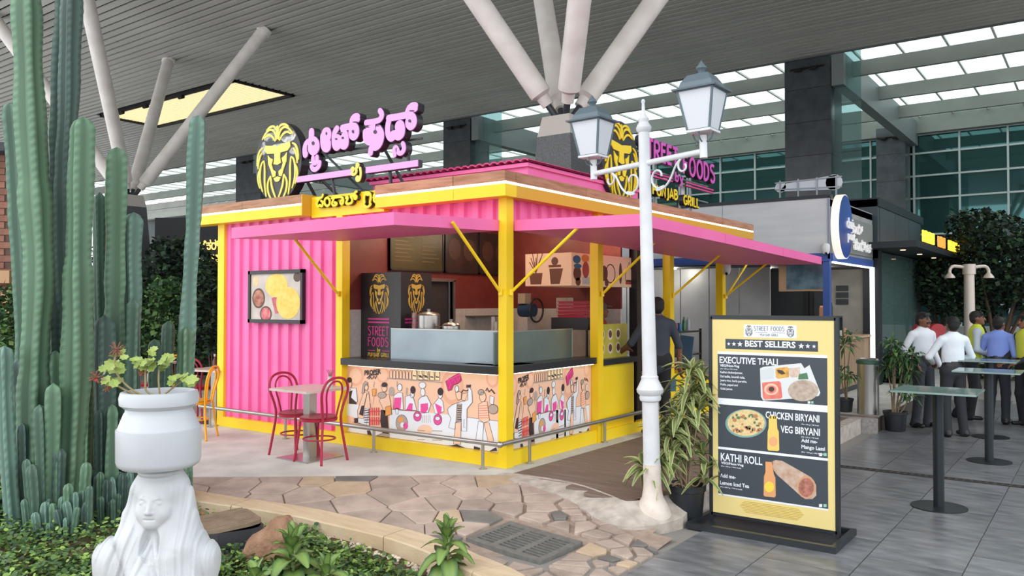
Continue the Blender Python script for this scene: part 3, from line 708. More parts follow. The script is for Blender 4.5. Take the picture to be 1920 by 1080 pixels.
# ---------------------------------------------------------------- mural print (both fronts carry the same drawing)
MX0, MX1 = -2.37, -.07
def A_(p): q = at_y(640 + p[0] / 6, 670 + p[1] / 6, .085); return (q.x - MX0, q.z)
def B_(p): q = at_y(790 + p[0] / 5.682, 680 + p[1] / 5.684, .085); return (q.x - MX0, q.z)
MC = dict(base='#fac9a9', ring='#f3b395', white='#eceef4', pink='#f0529f', dark='#3b2a2c', grey='#b9a79c', orange='#f0a352', red='#e5484f', skin='#f9cdb0', mag='#d8307c', cream='#fbe3b8')
MK = list(MC); mm_ = [mat('print_' + k, MC[k], .5) for k in MK]
mu = MB(); LAY = [0]
def mp(col, pts, lay, out=False, T=A_):
    q = [T(p) for p in pts]; q = [(min(max(a, .0), MX1 - MX0), min(max(b, .135), .925)) for a, b in q]; mu.m = MK.index(col); c0 = lay * .0008
    mu.prism(q, lambda a, b, c: (a, -c0 - c, b), .0004)
    if out: ml(q + [q[0]], lay, .006)
def ml(q, lay, w, col='dark', T=None):
    if T: q = [T(p) for p in q]
    q = [(min(max(a, .0), MX1 - MX0), min(max(b, .135), .925)) for a, b in q]; mu.m = MK.index(col); c0 = lay * .0008 + .0004; mu.ribbon(q, w * (.7 if w < .0065 else 1), lambda a, b, c: (a, -c0 - c, b), .0004)
Wm = MX1 - MX0
mu.m = 0; mu.prism([(0, .132), (Wm, .132), (Wm, .93), (0, .93)], lambda a, b, c: (a, .004 - c, b), .004)
for T, c in ((A_, (160, 210, 95, 115)), (A_, (470, 200, 75, 90)), (A_, (80, 700, 80, 90)), (B_, (330, 260, 120, 190)), (B_, (760, 160, 70, 110)), (B_, (330, 800, 75, 90)), (A_, (640, 860, 110, 100))):
    mp('ring', ell(c[0], c[1], c[2], c[3], 20), 1, T=T); mp('base', ell(c[0], c[1], c[2] * .72, c[3] * .72, 20), 2, T=T)
mp('white', [(545, 590), (960, 618), (1180, 655), (1180, 1050), (545, 940)], 3); mp('white', [(500, 580), (820, 622), (818, 990), (0, 900), (0, 520)], 3, T=B_)
mp('white', [(55, 525), (200, 532), (190, 690), (55, 650)], 3); mp('white', [(55, 830), (560, 940), (560, 870), (110, 760)], 3)
ml([(570, 585), (960, 615)], 4, .005, T=A_); ml([(480, 580), (820, 622)], 4, .005, T=B_)
# shelf of bottles and jars
ml([(515, 237), (960, 266)], 4, .012, 'grey', A_); ml([(0, 190), (225, 212)], 4, .012, 'grey', B_)
for i in range(7): x = 548 + 36 * i; mp('skin', [(x, 232 + i * 2), (x, 160 + i * 2), (x + 8, 140 + i * 2), (x + 20, 140 + i * 2), (x + 28, 160 + i * 2), (x + 28, 234 + i * 2)], 4, True)
for i in range(3): x = 800 + 60 * i; mp('cream', [(x, 250), (x, 180), (x + 10, 110), (x + 40, 112), (x + 50, 180), (x + 50, 255)], 4, True); ml([(x + 8, 205), (x + 42, 210)], 5, .012, 'dark', A_)
for i in range(4): x = 5 + 58 * i - 30; mp('cream', [(x, 185), (x, 125), (x + 10, 60), (x + 40, 62), (x + 48, 125), (x + 48, 190)], 4, True, B_); ml([(x + 8, 150), (x + 40, 155)], 5, .012, 'dark', B_)
# waiter at the left
mp('white', [(105, 345), (170, 345), (185, 500), (130, 520), (100, 460)], 5, True); mp('dark', [(92, 385), (130, 370), (112, 450), (172, 505), (172, 528), (90, 520)], 6); mp('skin', ell(100, 300, 22, 38), 5, True); mp('dark', ell(95, 255, 28, 32, 12), 6)
# woman in a coat with a cup
mp('skin', [(255, 395), (310, 385), (330, 560), (310, 610), (285, 770), (195, 735), (185, 600)], 6, True); mp('skin', ell(285, 335, 20, 36), 7, True); mp('grey', [(250, 300), (272, 268), (302, 285), (300, 312), (268, 320), (262, 400), (235, 405)], 8, True)
mp('dark', [(232, 545), (266, 540), (250, 660), (203, 640)], 8); ml([(295, 400), (262, 545)], 8, .008, T=A_); mp('white', [(270, 575), (315, 570), (318, 770), (190, 740), (195, 680), (255, 690)], 7, True)
for i in range(6): ml([(262, 600 + 26 * i), (314, 590 + 28 * i)], 9, .009, T=A_)
ml([(325, 500), (352, 520), (364, 430)], 7, .02, 'skin', A_); mp('orange', [(350, 358), (396, 352), (392, 432), (356, 436)], 8, True); mp('dark', [(292, 822), (328, 822), (346, 892), (300, 890)], 8)
mp('dark', [(150, 685), (188, 680), (186, 740), (150, 738)], 8)
ml([(372, 340), (365, 315), (378, 295), (370, 275)], 7, .006, T=A_)
# man in a cap with a bowl
mp('skin', [(428, 480), (470, 440), (540, 410), (575, 640), (498, 662), (470, 570)], 6, True); mp('dark', [(450, 588), (520, 600), (532, 780), (545, 850), (470, 872), (440, 720)], 6); mp('skin', ell(488, 352, 28, 36), 7, True)
mp('dark', ell(490, 308, 34, 28, 14), 8); mp('dark', [(440, 318), (480, 318), (480, 334)], 8); mp('grey', ell(462, 425, 48, 36), 8, True); mp('orange', [(500, 560), (560, 540), (570, 640), (498, 660)], 7, True)
mp('grey', [(400, 880), (470, 850), (545, 860), (545, 910), (400, 900)], 7, True)
# red letter block between them
for r in range(2):
    for i in range(5): x = 322 + i * 25; y = 565 + r * 105; ml([(x, y), (x + 2, y + 92)], 5, .017, 'red', A_); ml([(x, y + 46), (x + 20, y + 40)], 5, .012, 'red', A_)
# cooks behind the counter
def cook(T, hd, body, apr, hair=None, hat=False):
    mp('white', body, 4.2, True, T); mp('white', ell(*hd), 4.6, True, T); mp('pink', apr, 5, False, T)
    if hair: mp('dark', ell(*hair), 5.4, False, T)
mp('grey', ell(567, 382, 33, 52), 4); ml([(630, 265), (628, 330)], 4, .01, 'grey', A_); ml([(740, 340), (735, 420)], 4, .02, 'grey', A_)
cook(A_, (660, 338, 26, 40), [(592, 430), (640, 395), (690, 400), (702, 588), (588, 580)], [(600, 455), (680, 450), (668, 584), (588, 578)])
cook(A_, (800, 420, 22, 36), [(722, 440), (790, 420), (822, 480), (850, 596), (722, 590)], [(770, 515), (806, 520), (802, 602), (728, 597)], (808, 366, 29, 44))
cook(B_, (18, 315, 24, 42), [(-30, 400), (0, 365), (60, 350), (106, 440), (75, 530), (-30, 540)], [(-5, 440), (72, 430), (76, 495), (38, 540), (-5, 530)]); mp('white', ell(14, 240, 36, 34), 5, True, B_)
cook(B_, (204, 350, 22, 30), [(125, 450), (190, 372), (232, 410), (244, 520), (150, 545)], [(146, 430), (220, 470), (214, 542), (180, 552)], (206, 308, 31, 42))
for T, c in ((B_, (178, 606, 44, 58)), (A_, (860, 662, 44, 55))): mp('pink', ell(*c), 6, True, T); mp('white', ell(c[0], c[1] - 12, c[2] * .6, c[3] * .38), 7, True, T)
mp('grey', ell(682, 738, 66, 92), 5, True); mp('pink', ell(728, 770, 26, 38), 6); mp('orange', ell(670, 700, 30, 30), 6); mp('white', ell(690, 760, 22, 30), 6)
mp('white', [(612, 575), (645, 572), (640, 640), (617, 640)], 5, True)
for i in range(5): ml([(40 + 18 * i - 20, 560), (30 + 22 * i - 20, 640)], 5, .006, 'grey', B_)
mp('skin', ell(40, 720, 80, 60), 4, False, B_)
for y in (725, 822): ml([(120, y), (225, y + 4)], 5, .008, 'grey', B_); ml([(-40, y - 5), (40, y - 2)], 5, .008, 'grey', B_)
# man in a long coat raising his glasses
mp('white', [(285, 490), (330, 450), (385, 430), (432, 415), (470, 400), (500, 330), (505, 245), (540, 300), (548, 420), (490, 490), (486, 732), (430, 725), (432, 600), (366, 640), (365, 712), (294, 690), (320, 590), (290, 540)], 6, True, B_)
mp('skin', [(368, 640), (428, 640), (420, 870), (345, 865)], 6, True, B_); mp('grey', [(385, 440), (436, 438), (425, 630), (372, 632)], 7, True, B_)
for i in range(7): ml([(386, 460 + 24 * i), (430, 462 + 24 * i)], 8, .007, T=B_)
mp('skin', [(370, 320), (400, 300), (430, 320), (430, 385), (395, 400), (375, 360)], 7, True, B_); mp('white', ell(383, 280, 20, 36), 8, True, B_); mp('skin', [(440, 330), (500, 320), (500, 395), (460, 410), (432, 390)], 7, True, B_); ml([(430, 320), (450, 290), (480, 300), (505, 290)], 8, .01, T=B_)
for i in range(4): ml([(485 + 12 * i, 265), (490 + 13 * i, 235)], 8, .01, T=B_)
mp('dark', [(285, 908), (330, 880), (380, 868), (430, 890), (472, 932), (400, 915), (340, 905)], 8, False, B_); ml([(460, 600), (455, 690), (475, 692)], 8, .006, T=B_)
# man carrying flowers
mp('skin', [(612, 445), (660, 415), (705, 415), (728, 620), (668, 640), (612, 600)], 6, True, B_)
for i in range(6): ml([(616, 460 + 26 * i), (718, 455 + 26 * i)], 7, .006, 'red', B_)
mp('skin', ell(658, 365, 34, 52), 7, True, B_); mp('grey', ell(640, 315, 32, 30), 8, True, B_); mp('grey', ell(768, 495, 52, 50), 7, True, B_); mp('white', [(735, 350), (778, 365), (770, 450), (732, 430)], 7, True, B_); ml([(690, 300), (705, 270), (725, 310), (750, 285), (785, 330)], 8, .014, T=B_)
mp('white', [(612, 620), (668, 640), (655, 850), (582, 835)], 6, True, B_); mp('skin', [(670, 640), (726, 640), (776, 835), (714, 842)], 6, True, B_)
mp('dark', [(565, 888), (632, 908), (626, 962), (562, 945)], 8, False, B_); mp('dark', [(728, 945), (800, 900), (812, 940), (738, 974)], 8, False, B_)
# magenta lettered badge and the two-line heading
mp('mag', [(262, 200), (300, 170), (410, 108), (432, 185), (395, 222), (345, 240), (328, 288), (290, 302)], 7, True, B_); 
for l in ([(285, 215), (300, 190), (320, 230), (300, 280)], [(330, 200), (350, 170), (370, 215)], [(380, 160), (400, 200), (415, 150)], [(275, 190), (420, 125)]): ml(l, 9, .012, 'pink', B_)
t_ = text_mesh('PROPER', .075, lambda a, b, c: (a, -.004 - c, b), .0005, .003); x0, z0 = A_((352, 172)); mu.m = MK.index('dark'); mu.add([(v[0] + x0, v[1], v[2] + z0 - .02 + .12 * (v[0])) for v in t_.v], t_.f)
for l in ([(290, 235), (330, 200), (420, 190)], [(310, 245), (330, 215), (345, 245)], [(355, 240), (370, 210), (385, 240), (400, 205)]): ml(l, 6, .011, 'dark', A_)
mural_me = mu.mesh(mm_)
mo = link('mural_panel', mural_me, kio, (MX0, .085, 0)); mo['label'] = 'cartoon mural of cooks and diners on a peach ground'
mo = link('mural_panel', mural_me, kio, (-.075, .125, 0), (0, 0, PI / 2), (1.70 / Wm, 1, 1)); mo['label'] = 'cartoon mural of cooks and diners on a peach ground'
# ---------------------------------------------------------------- things in and on the kiosk
# lion cabinet behind the front counter
cb = thing('lion_cabinet', 'tall black cabinet with gold lion and pink lettering inside the kiosk', 'cabinet', (-2.06, .58, .02))
boxpart('body', (-.33, -.26, 0), (.33, .27, 1.99), m_blackp, cb)
m_gold = mat('gold_print', '#d9b24a', .4); m_mag = mat('magenta_print', '#c9388a', .5)
lp = MB(); lion(lp, -.02, 1.735, .24, planeY(-.2605), .003, rw=.05); o = lp.obj('lion_emblem', m_gold, cb)
lp = MB(); lion(lp, .0, 1.74, .235, planeX(.3305), .003, .9, .05); lp.obj('lion_emblem', m_gold, cb)
tm_ = MB(); sl_ = MB(); M = planeY(-.2605); M2 = planeX(.3305)
for z in (1.44, 1.40): tm_.ribbon([(-.205, z), (.15, z)], .018, M, .003); sl_.ribbon([(-.19, z), (.19, z)], .018, M2, .003)
for w_, z in (('STREET', 1.245), ('FOODS', 1.115)): L = deco_len(w_, .105, 1.2); q = .355 / L * 1.2; deco(tm_, w_, -.205, z, .105, M, .003, .012, q)
for x in (-.205, .03): tm_.ribbon([(x, 1.065), (x + .12, 1.065)], .009, M, .003)
tm_.ribbon([(-.205, .965), (.15, .965)], .009, M, .003)
tm_.obj('lettering', m_mag, cb); sl_.obj('side_lines', m_mag, cb)
tg = MB(); deco(tg, 'by', -.05, 1.055, .045, M, .003, .008, 1.2); L = deco_len('PUNJAB GRILL', .045, 1.); deco(tg, 'PUNJAB GRILL', -.205, .995, .045, M, .003, .007, .36 / L); tg.obj('gold_lettering', m_gold, cb)
# frosted screens on the counter
m_fro = mat('frosted_screen', '#8f9ba3', .32, metal=.55, col2='#a8b6bc', scale=1.2)
sg = thing('counter_screen', 'frosted steel-grey screen along the front kiosk counter', 'screen', (-1.85, .28, 1.006)); boxpart('panel', (0, 0, 0), (1.56, .02, .345), m_fro, sg); boxpart('edge_trim', (0, -.003, .34), (1.56, .023, .352), m_steel, sg)
sg = thing('counter_screen', 'frosted steel-grey screen along the side counter by the second mural', 'screen', (-.27, .2, 1.006)); boxpart('panel', (-.02, 0, 0), (0, 1.52, .335), mat('frosted_screen_side', '#6d7674', .3, metal=.4, col2='#7c8a80', scale=1.5), sg); boxpart('edge_trim', (-.022, 0, .33), (.002, 1.52, .342), m_steel, sg); boxpart('end_trim', (-.022, 1.51, 0), (.002, 1.525, .342), glass('edge_glass', '#a9d8b4', .4), sg)
# menu boards
m_menu = mat('menu_board', '#3f3a1e', .4, col2='#4a4424', scale=3); m_menud = mat('menu_board_dark', '#2b2220', .4, col2='#3d2c27', scale=5, detail=6); m_ink = mat('menu_ink', '#6a5c3c', .5)
for i, (y0, y1, mm2, lb) in enumerate(((.78, 1.8, m_menu, 'olive menu board of small lines nearest the lion cabinet'), (1.83, 2.55, m_menud, 'dark picture menu board with a round dish, middle of three'), (2.57, 3.3, m_menud, 'dark picture menu board farthest along the red wall'))):
    t = thing('menu_board', lb, 'menu board', (-2.395, y0, 2.06)); boxpart('panel', (0, 0, 0), (.03, y1 - y0, .6), mm2, t)
    f = MB(); f.box((0, 0, 0), (.04, .02, .6)).box((0, y1 - y0 - .02, 0), (.04, y1 - y0, .6)).box((0, 0, 0), (.04, y1 - y0, .02)); f.obj('frame', m_blackp, t)
    g = MB(); M = planeX(.031)
    if i == 0:
        for c in range(2):
            for k in range(9): a = .08 + c * .5; g.ribbon([(a, .53 - k * .05), (a + .25 + .1 * ((k * 7 + c) % 3) / 2, .53 - k * .05)], .012, M, .002)
    else:
        for cx in (.2, .52): g.prism(ell(cx, .33, .13, .15), M, .001); g.prism(ell(cx, .33, .07, .08), M, .002)
    g.obj('print', m_ink if i == 0 else mat('menu_dish', '#4d332b', .5), t)
# sketch light-box over the side counter
lb = thing('sketch_sign', 'cream sign box with sketches of pots, bells and travellers', 'sign', (-.33, 1.8, 1.86))
boxpart('box', (-.68, 0, 0), (0, 1.6, .4), mat('sign_cream', '#dcb899', .5, emit=.1), lb)
m_sk = mat('sketch_brown', '#6b3f2c', .6); m_skb = mat('sketch_blue', '#2f6f9c', .6); m_skr = mat('sketch_red', '#b84a44', .6); m_sko = mat('sketch_orange', '#e08a3c', .6)
M = planeY(-.0005)
g = MB(); g.prism([(-.6, .02), (-.44, .02), (-.42, .16), (-.62, .16)], M, .001); g.prism([(-.3, .02), (-.17, .02), (-.12, .21), (-.32, .21)], M, .001); g.ribbon([(-.33, .24), (-.15, .24)], .03, M, .001); g.prism(ell(-.24, .3, .05, .05), M, .001)
for k in range(9): g.ribbon([(-.52, .16), (-.52 + .025 * (k - 4), .3 + .05 * (k % 3))], .01, M, .001)
M = planeX(.0005)
g.prism(ell(.78, .17, .1, .1), M, .001); g.prism(ell(.85, .05, .05, .05), M, .001); g.ribbon(ell(.95, .17, .12, .12) + [(1.07, .17)], .015, M, .001); g.prism(ell(1.22, .18, .04, .14), M, .001); g.prism([(1.36, .04), (1.56, .04), (1.54, .1), (1.38, .1)], M, .001); g.ribbon([(1.36, .18), (1.46, .34), (1.56, .18), (1.56, .08)], .014, M, .001); g.ribbon([(1.36, .18), (1.36, .08)], .014, M, .001)
g.prism(ell(.13, .15, .09, .09), M, .001); g.prism(ell(.15, .05, .06, .05), M, .001); g.obj('brown_sketch', m_sk, lb)['kind'] = 'stuff'
g = MB(); g.prism(ell(.12, .32, .09, .05), M, .0015); g.prism(ell(.14, .24, .09, .03), M, .0015); g.obj('blue_turban', m_skb, lb)
g = MB(); g.prism(ell(.33, .2, .08, .1), M, .0015); g.prism(ell(.5, .28, .06, .07), M, .0015); g.ribbon([(1.36, .06), (1.56, .06)], .02, M, .002); g.obj('red_sketch', m_skr, lb)['kind'] = 'stuff'
g = MB(); g.prism(ell(.32, .34, .09, .05), M, .0015); g.prism(ell(.52, .06, .04, .05), M, .0015); g.obj('orange_turban', m_sko, lb)['kind'] = 'stuff'
boxpart('white_card', (.0005, .25, .02), (.002, .47, .11), m_wt, lb); boxpart('white_scarf', (.0005, .52, .13), (.002, .62, .22), m_wt, lb)
# pots and tools
def pot(px, py, y, r, h, label, lid=True):
    p = at_y(px, py, y); t = thing('cooking_pot', label, 'pot', (p.x, y, 1.006))
    MB().lathe([(r * .96, 0), (r, .02), (r, h), (r * 1.04, h + .004), (r * .94, h + .005), (r * .93, .03), (0, .03)], 24).obj('body', m_steel, t, 1)
    if lid: MB().lathe([(r * 1.03, h + .006), (r * .8, h + .03), (.02, h + .045), (.02, h + .06), (.03, h + .075), (0, h + .08)], 24).obj('lid', m_steel, t, 1)
    for s in (-1, 1): MB().tube([(s * r, -.04, h * .75), (s * (r + .035), -.03, h * .75), (s * (r + .035), .03, h * .75), (s * r, .04, h * .75)], .006, 6).obj('handle', m_steel, t, 1)
pot(804, 614, .5, .13, .50, 'large steel stock pot behind the front counter screen'); pot(846, 614, .48, .10, .385, 'small lidded steel pot beside the stock pot')
one('sauce_bottle', MB().lathe([(.03, 0), (.032, .18), (.03, .4), (.022, .46), (.03, .47), (.03, .53), (0, .53)], 14), mat('bottle_red', '#a03040', .4, col2='#d8c0b8', scale=9, stretch=(1, 1, .8)), 'red labelled bottle next to the large steel pot', 'bottle', (at_y(777, 614, .48).x, .48, 1.006), smooth_=1)
# blue grinder on white stand against the tiles
p = at_y(990, 600, 2.6); t = thing('juice_grinder', 'blue hand grinder with a big wheel inside the kiosk', 'grinder', (p.x, 2.6, 1.0))
MB().cyl((-.12, 0, .55), (.1, 0, .55), .09, n=16).obj('barrel', mat('grinder_blue', '#22405c', .4), t, 1); MB().tube(ell(0, 0, 1, 1) and [(.14, .0 + .16 * math.cos(a), .55 + .16 * math.sin(a)) for a in [i * PI / 10 for i in range(20)]], .014, 6, True).obj('wheel', m_blackp, t, 1)
boxpart('stand', (-.1, -.1, 0), (.06, .1, .46), m_wt, t); boxpart('hopper', (-.12, -.07, .64), (-.0, .07, .78), mat('hopper_wood', '#b7a890', .6), t)
p = at_y(1057, 600, 2.6); t = thing('coffee_machine', 'small beige press with brown levers inside the kiosk', 'machine', (p.x, 2.6, 1.0)); boxpart('body', (-.05, -.08, 0), (.07, .08, .5), mat('hopper_wood', '#b7a890', .6), t); boxpart('head', (-.08, -.06, .5), (.1, .08, .72), mat('hopper_wood', '#b7a890', .6), t); MB().cyl((.0, -.09, .3), (-.14, -.12, .1), .012, n=6).obj('lever', m_sk, t)
p0 = at_y(1085, 605, 2.2)
for i in range(5): one('red_tray', MB().box((-.2, -.16, 0), (.2, .16, .03)).box((-.21, -.17, .025), (.21, .17, .034)), mat('tray_red', '#a5263a', .45), ['lowest', 'second', 'third', 'fourth', 'topmost'][i] + ' red tray of the stack behind the side screen', 'tray', (p0.x, 2.2, 1.47 + i * .042), .05 * (i - 2), 'stack of red trays')
t = thing('back_shelf', 'black steel shelf holding the red tray stack', 'shelf', (p0.x, 2.2, .02)); boxpart('top', (-.28, -.2, 1.3), (.25, .2, 1.448), m_blackp, t)
for sx in (-.26, .21):
    for sy in (-.18, .16): boxpart('leg', (sx, sy, 0), (sx + .02, sy + .02, 1.3), m_blackp, t)
one('knife_block', MB().box((-.04, -.05, 0), (.04, .05, .32)).box((-.03, -.03, .32), (.0, 0, .48)).box((.012, -.03, .32), (.035, 0, .42)), m_wt, 'white upright dispenser beside the yellow corner post', 'dispenser', (at_y(928, 600, 1.2).x, 1.2, 1.006))
t = thing('prep_table', 'steel preparation table in the middle of the kiosk kitchen', 'table', (-1.25, 1.3, .02)); boxpart('top', (-.9, -.35, .97), (.6, .35, 1.01), m_steel, t)
for sx in (-.88, .55):
    for sy in (-.33, .3): boxpart('leg', (sx, sy, 0), (sx + .03, sy + .03, .97), m_steel, t)
t = thing('wall_shelf', 'white two-tier rack on the tiled kitchen wall', 'rack', (-2.395, 2.3, 1.15)); 
for z in (.08, .3): boxpart('shelf', (0, 0, z), (.18, .7, z + .02), mat('rack_grey', '#5d5957', .5), t)
boxpart('back_plate', (0, 0, 0), (.01, .7, .4), m_wt, t)
# lit menu card at the order counter
t = thing('counter_menu', 'green and yellow dish menu panel on the side counter', 'menu board', (-.1, 1.97, .97)); boxpart('panel', (-.02, 0, 0), (0, .8, .42), mat('menu_green', '#a9a63c', .4, col2='#c7b64a', scale=4), t)
g = MB(); M = planeX(.0005)
for i in range(3):
    for j in range(2): MB().prism(ell(.16 + .2 * i, .29 - .17 * j, .06, .07), M, .002).obj('dish_disc', mat('disc_white', '#d6d2c4', .5), t)
g = MB()
for i in range(3):
    for j in range(2): MB().prism(ell(.16 + .2 * i, .295 - .17 * j, .042, .047), M, .003).obj('dish', m_sk, t)

# framed food picture on the pink wall
pf = thing('framed_picture', 'black framed food picture hung on the pink corrugated wall', 'picture', (-3.607, .035, 1.73))
w2, h2 = .54, .335
g = MB(); g.box((-w2, -.05, -h2), (w2, 0, -h2 + .045)).box((-w2, -.05, h2 - .045), (w2, 0, h2)).box((-w2, -.05, -h2), (-w2 + .04, 0, h2)).box((w2 - .04, -.05, -h2), (w2, 0, h2)); g.obj('frame', mat('frame_black', '#2a2226', .4), pf)
boxpart('print_ground', (-w2 + .03, -.03, -h2 + .03), (w2 - .03, -.005, h2 - .03), mat('print_ground', '#b9ada6', .5, col2='#cfc4ba', scale=5), pf)
M = planeY(-.03); cm = lambda n, c, c2=None: mat(n, c, .5, col2=c2, scale=16)
def disc(n, cx, cy, rx, ry, m, d=.002): MB().prism(ell(cx, cy, rx, ry, 24), M, d).obj(n, m, pf)
disc('fried_bread', .02, .14, .22, .15, cm('puri', '#f2c14e', '#f6d372')); disc('fried_bread', .25, -.08, .23, .2, cm('puri', '#f2c14e', '#f6d372'), .003)
MB().prism([(-.08, -.02), (.08, .02), (.1, -.2), (.0, -.22)], M, .001).obj('curry', cm('curry_pink', '#c9707a', '#b04a50'), pf)
disc('bowl', -.34, -.02, .13, .13, cm('bowl_brown', '#5a4038')); disc('bowl_filling', -.34, -.02, .105, .105, cm('filling', '#8a4030', '#c88a70'), .003); disc('bowl', -.19, -.22, .12, .1, cm('bowl_brown', '#5a4038')); disc('bowl_filling', -.19, -.22, .095, .08, cm('chutney', '#c04a52', '#e08a8a'), .003); disc('bowl', .42, .24, .07, .06, cm('bowl_brown', '#5a4038')); disc('onion', -.4, .2, .06, .07, cm('onion', '#e3b58a', '#f0cba0'))
# ================================================================ ROOF SIGNS
m_lil = mat('lilac_face', '#f3a6f2', .5); m_sgn = mat('sign_black', '#2a2a2f', .35); m_yface = mat('yellow_face', '#f8dc2c', .5); m_yface2 = mat('pale_yellow_face', '#f6e86c', .5); m_frost = mat('scratched_white', '#c9cac8', .6, col2='#4a4a4c', scale=9, contrast=(.4, .6))
def lion_sign(name_label, M, ca, cb, rx, rz, face, struts, worn):
    t = thing('lion_sign', name_label, 'sign')
    MB().prism(ell(ca, cb, rx, rz, 40), M, .12).obj('oval_board', m_sgn, t)
    Mf = lambda a, b, c: M(a, b, .1205 + c)
    if worn:
        g = MB()
        for (x, z, a, b) in ((-.15, .33, .14, .06), (.2, .30, .15, .08), (.02, .2, .2, .03), (.3, .12, .08, .06), (-.28, .2, .06, .09), (0, .42, .18, .02)): g.prism(ell(ca + x, cb + z, a, b, 9), Mf, .001)
        g.obj('peeled_patch', m_frost, t)
    g = MB(); lion(g, ca, cb - rz * .01, rz * .965, Mf, .012, rx / rz * 1.42, .06); g.obj('lion_face', face, t)
    for a, b in struts: MB().bar(a, b, .03).obj('strut', m_sgn, t)
    return t
lion_sign('round black sign with worn pale yellow lion at the left of the roof', planeY(.08), -3.515, 3.42, .455, .50, m_yface2, [((-3.3, .1, 2.86), (-3.3, .1, 3.1)), ((-3.7, .1, 2.86), (-3.7, .1, 3.1)), ((-2.98, .7, 2.86), (-3.2, .12, 3.4))], True)
lion_sign('round black sign with bright yellow lion behind the lamp post', planeX(-.12), 2.435, 3.415, .47, .50, m_yface, [((-.2, 2.2, 2.86), (-.2, 2.2, 3.1)), ((-.2, 2.7, 2.86), (-.2, 2.7, 3.1)), ((-.75, 2.0, 2.86), (-.2, 2.1, 3.3))], False)
# Kannada lettering traced as fat strokes
ks = thing('roof_sign', 'lilac raised sign lettering on black struts above the kiosk front', 'sign')
SY = -.06
def T1(p): q = at_y(560 + p[0] / 7.717, 190 + p[1] / 7.717, SY); return (q.x, q.z)
def T2(p): q = at_y(670 + p[0] / 8.308, 180 + p[1] / 8.308, SY); return (q.x, q.z)
def T3(p): q = at_y(580 + p[0] / 9.82, 290 + p[1] / 9.82, SY); return (q.x, q.z)
def glyph(T, strokes, w, face, root, dep=.09, y=SY):
    b = MB(); f = MB(); w = w * .88
    for s in strokes:
        wd = w
        if isinstance(s, tuple): wd, s = s
        pts = [T(p) for p in s]
        b.stroke(pts, wd * 1.16, lambda a, z, c: (a, y + .014 + c, z), dep); f.stroke(pts, wd, lambda a, z, c: (a, y + c, z), .0095)
    o = b.obj('letter', m_sgn, root); f.obj('letter_face', face, o)
glyph(T1, [[(95, 765), (88, 690), (108, 615), (150, 590)], [(183, 440), (182, 540), (160, 600), (165, 690), (210, 740), (262, 690), (262, 610), (225, 560), (185, 560)], [(190, 660), (230, 680)]], .105, m_lil, ks)
glyph(T1, [[(205, 815), (205, 880), (240, 900), (265, 860), (262, 805)], [(185, 940), (200, 985), (250, 985), (292, 940), (300, 885)]], .068, m_lil, ks)
glyph(T1, [[(368, 500), (362, 450), (392, 420), (432, 430), (440, 510), (410, 560), (372, 545)], [(345, 500), (345, 620), (370, 690), (430, 690), (432, 600)], [(385, 620), (395, 680)]], .09, m_lil, ks)
glyph(T1, [[(552, 395), (515, 450), (508, 560), (518, 650), (555, 675), (590, 630), (600, 600)], [(600, 600), (630, 650), (680, 650), (692, 570), (680, 470), (640, 430)], [(560, 520), (600, 560), (650, 510)], [(530, 600), (560, 640)], [(650, 600), (670, 620)]], .088, m_lil, ks)
glyph(T1, [[(630, 385), (740, 360), (810, 350), (840, 400), (838, 480), (800, 525), (758, 500), (752, 430), (775, 385)]], .088, m_lil, ks)
glyph(T1, [[(765, 320), (772, 255), (815, 215), (850, 220)], [(800, 270), (850, 262)]], .085, m_lil, ks)
glyph(T2, [[(135, 415), (250, 400), (340, 380), (375, 330), (380, 275), (350, 230)], [(190, 505), (150, 530), (145, 590), (180, 600), (205, 560)]], .075, m_lil, ks)
glyph(T2, [[(120, 560), (120, 660), (160, 720), (230, 715), (250, 640)], [(240, 440), (235, 540), (250, 640), (300, 640), (340, 560), (320, 500)], [(330, 500), (378, 570), (375, 680), (330, 780), (270, 810), (225, 770)], [(160, 640), (340, 660)], [(230, 720), (320, 740)], [(210, 820), (203, 885)]], .085, m_lil, ks)
glyph(T2, [[(485, 345), (620, 325), (740, 300), (830, 285), (880, 340), (882, 430), (840, 490), (792, 460), (785, 390), (810, 350)]], .085, m_lil, ks)
glyph(T2, [[(490, 380), (470, 470), (470, 580), (500, 655), (548, 660), (580, 600)], [(580, 600), (630, 650), (690, 610), (708, 510), (680, 420), (630, 440), (620, 490), (650, 520)], [(550, 590), (640, 570)]], .085, m_lil, ks)
glyph(T2, [[(778, 265), (800, 195), (850, 150), (900, 150)], [(830, 200), (895, 195)]], .085, m_lil, ks)
glyph(T2, [[(578, 920), (568, 840), (592, 792), (622, 820), (635, 890), (685, 895), (722, 845), (722, 775), (705, 740)]], .06, m_lil, ks)
for T, x, y, rx, ry in ((T1, 212, 607, 24, 30), (T1, 403, 466, 13, 24), (T1, 545, 545, 20, 14), (T1, 640, 530, 20, 18), (T1, 600, 455, 42, 13), (T1, 787, 437, 18, 24), (T1, 128, 680, 7, 55), (T1, 822, 300, 40, 10), (T2, 280, 560, 30, 32), (T2, 545, 490, 26, 52), (T2, 816, 388, 22, 26), (T2, 155, 485, 36, 9), (T2, 318, 465, 34, 8), (T2, 850, 232, 44, 12), (T2, 672, 785, 20, 22), (T2, 605, 840, 8, 38)):
    MB().prism([T(p) for p in ell(x, y, rx, ry, 14)], lambda a, z, c: (a, SY - .003 + c, z), .004).obj('opening_disc', m_sgn, ks)  # dark of the letter openings drawn as discs laid on the faces
for x0, x1 in ((-3.13, -2.15), (-1.92, -1.12)):
    o = boxpart('underline', (x0, SY + .012, 3.12), (x1, SY + .08, 3.20), m_sgn, ks); boxpart('underline_face', (x0, SY, 3.125), (x1, SY + .0115, 3.195), m_lil, o)
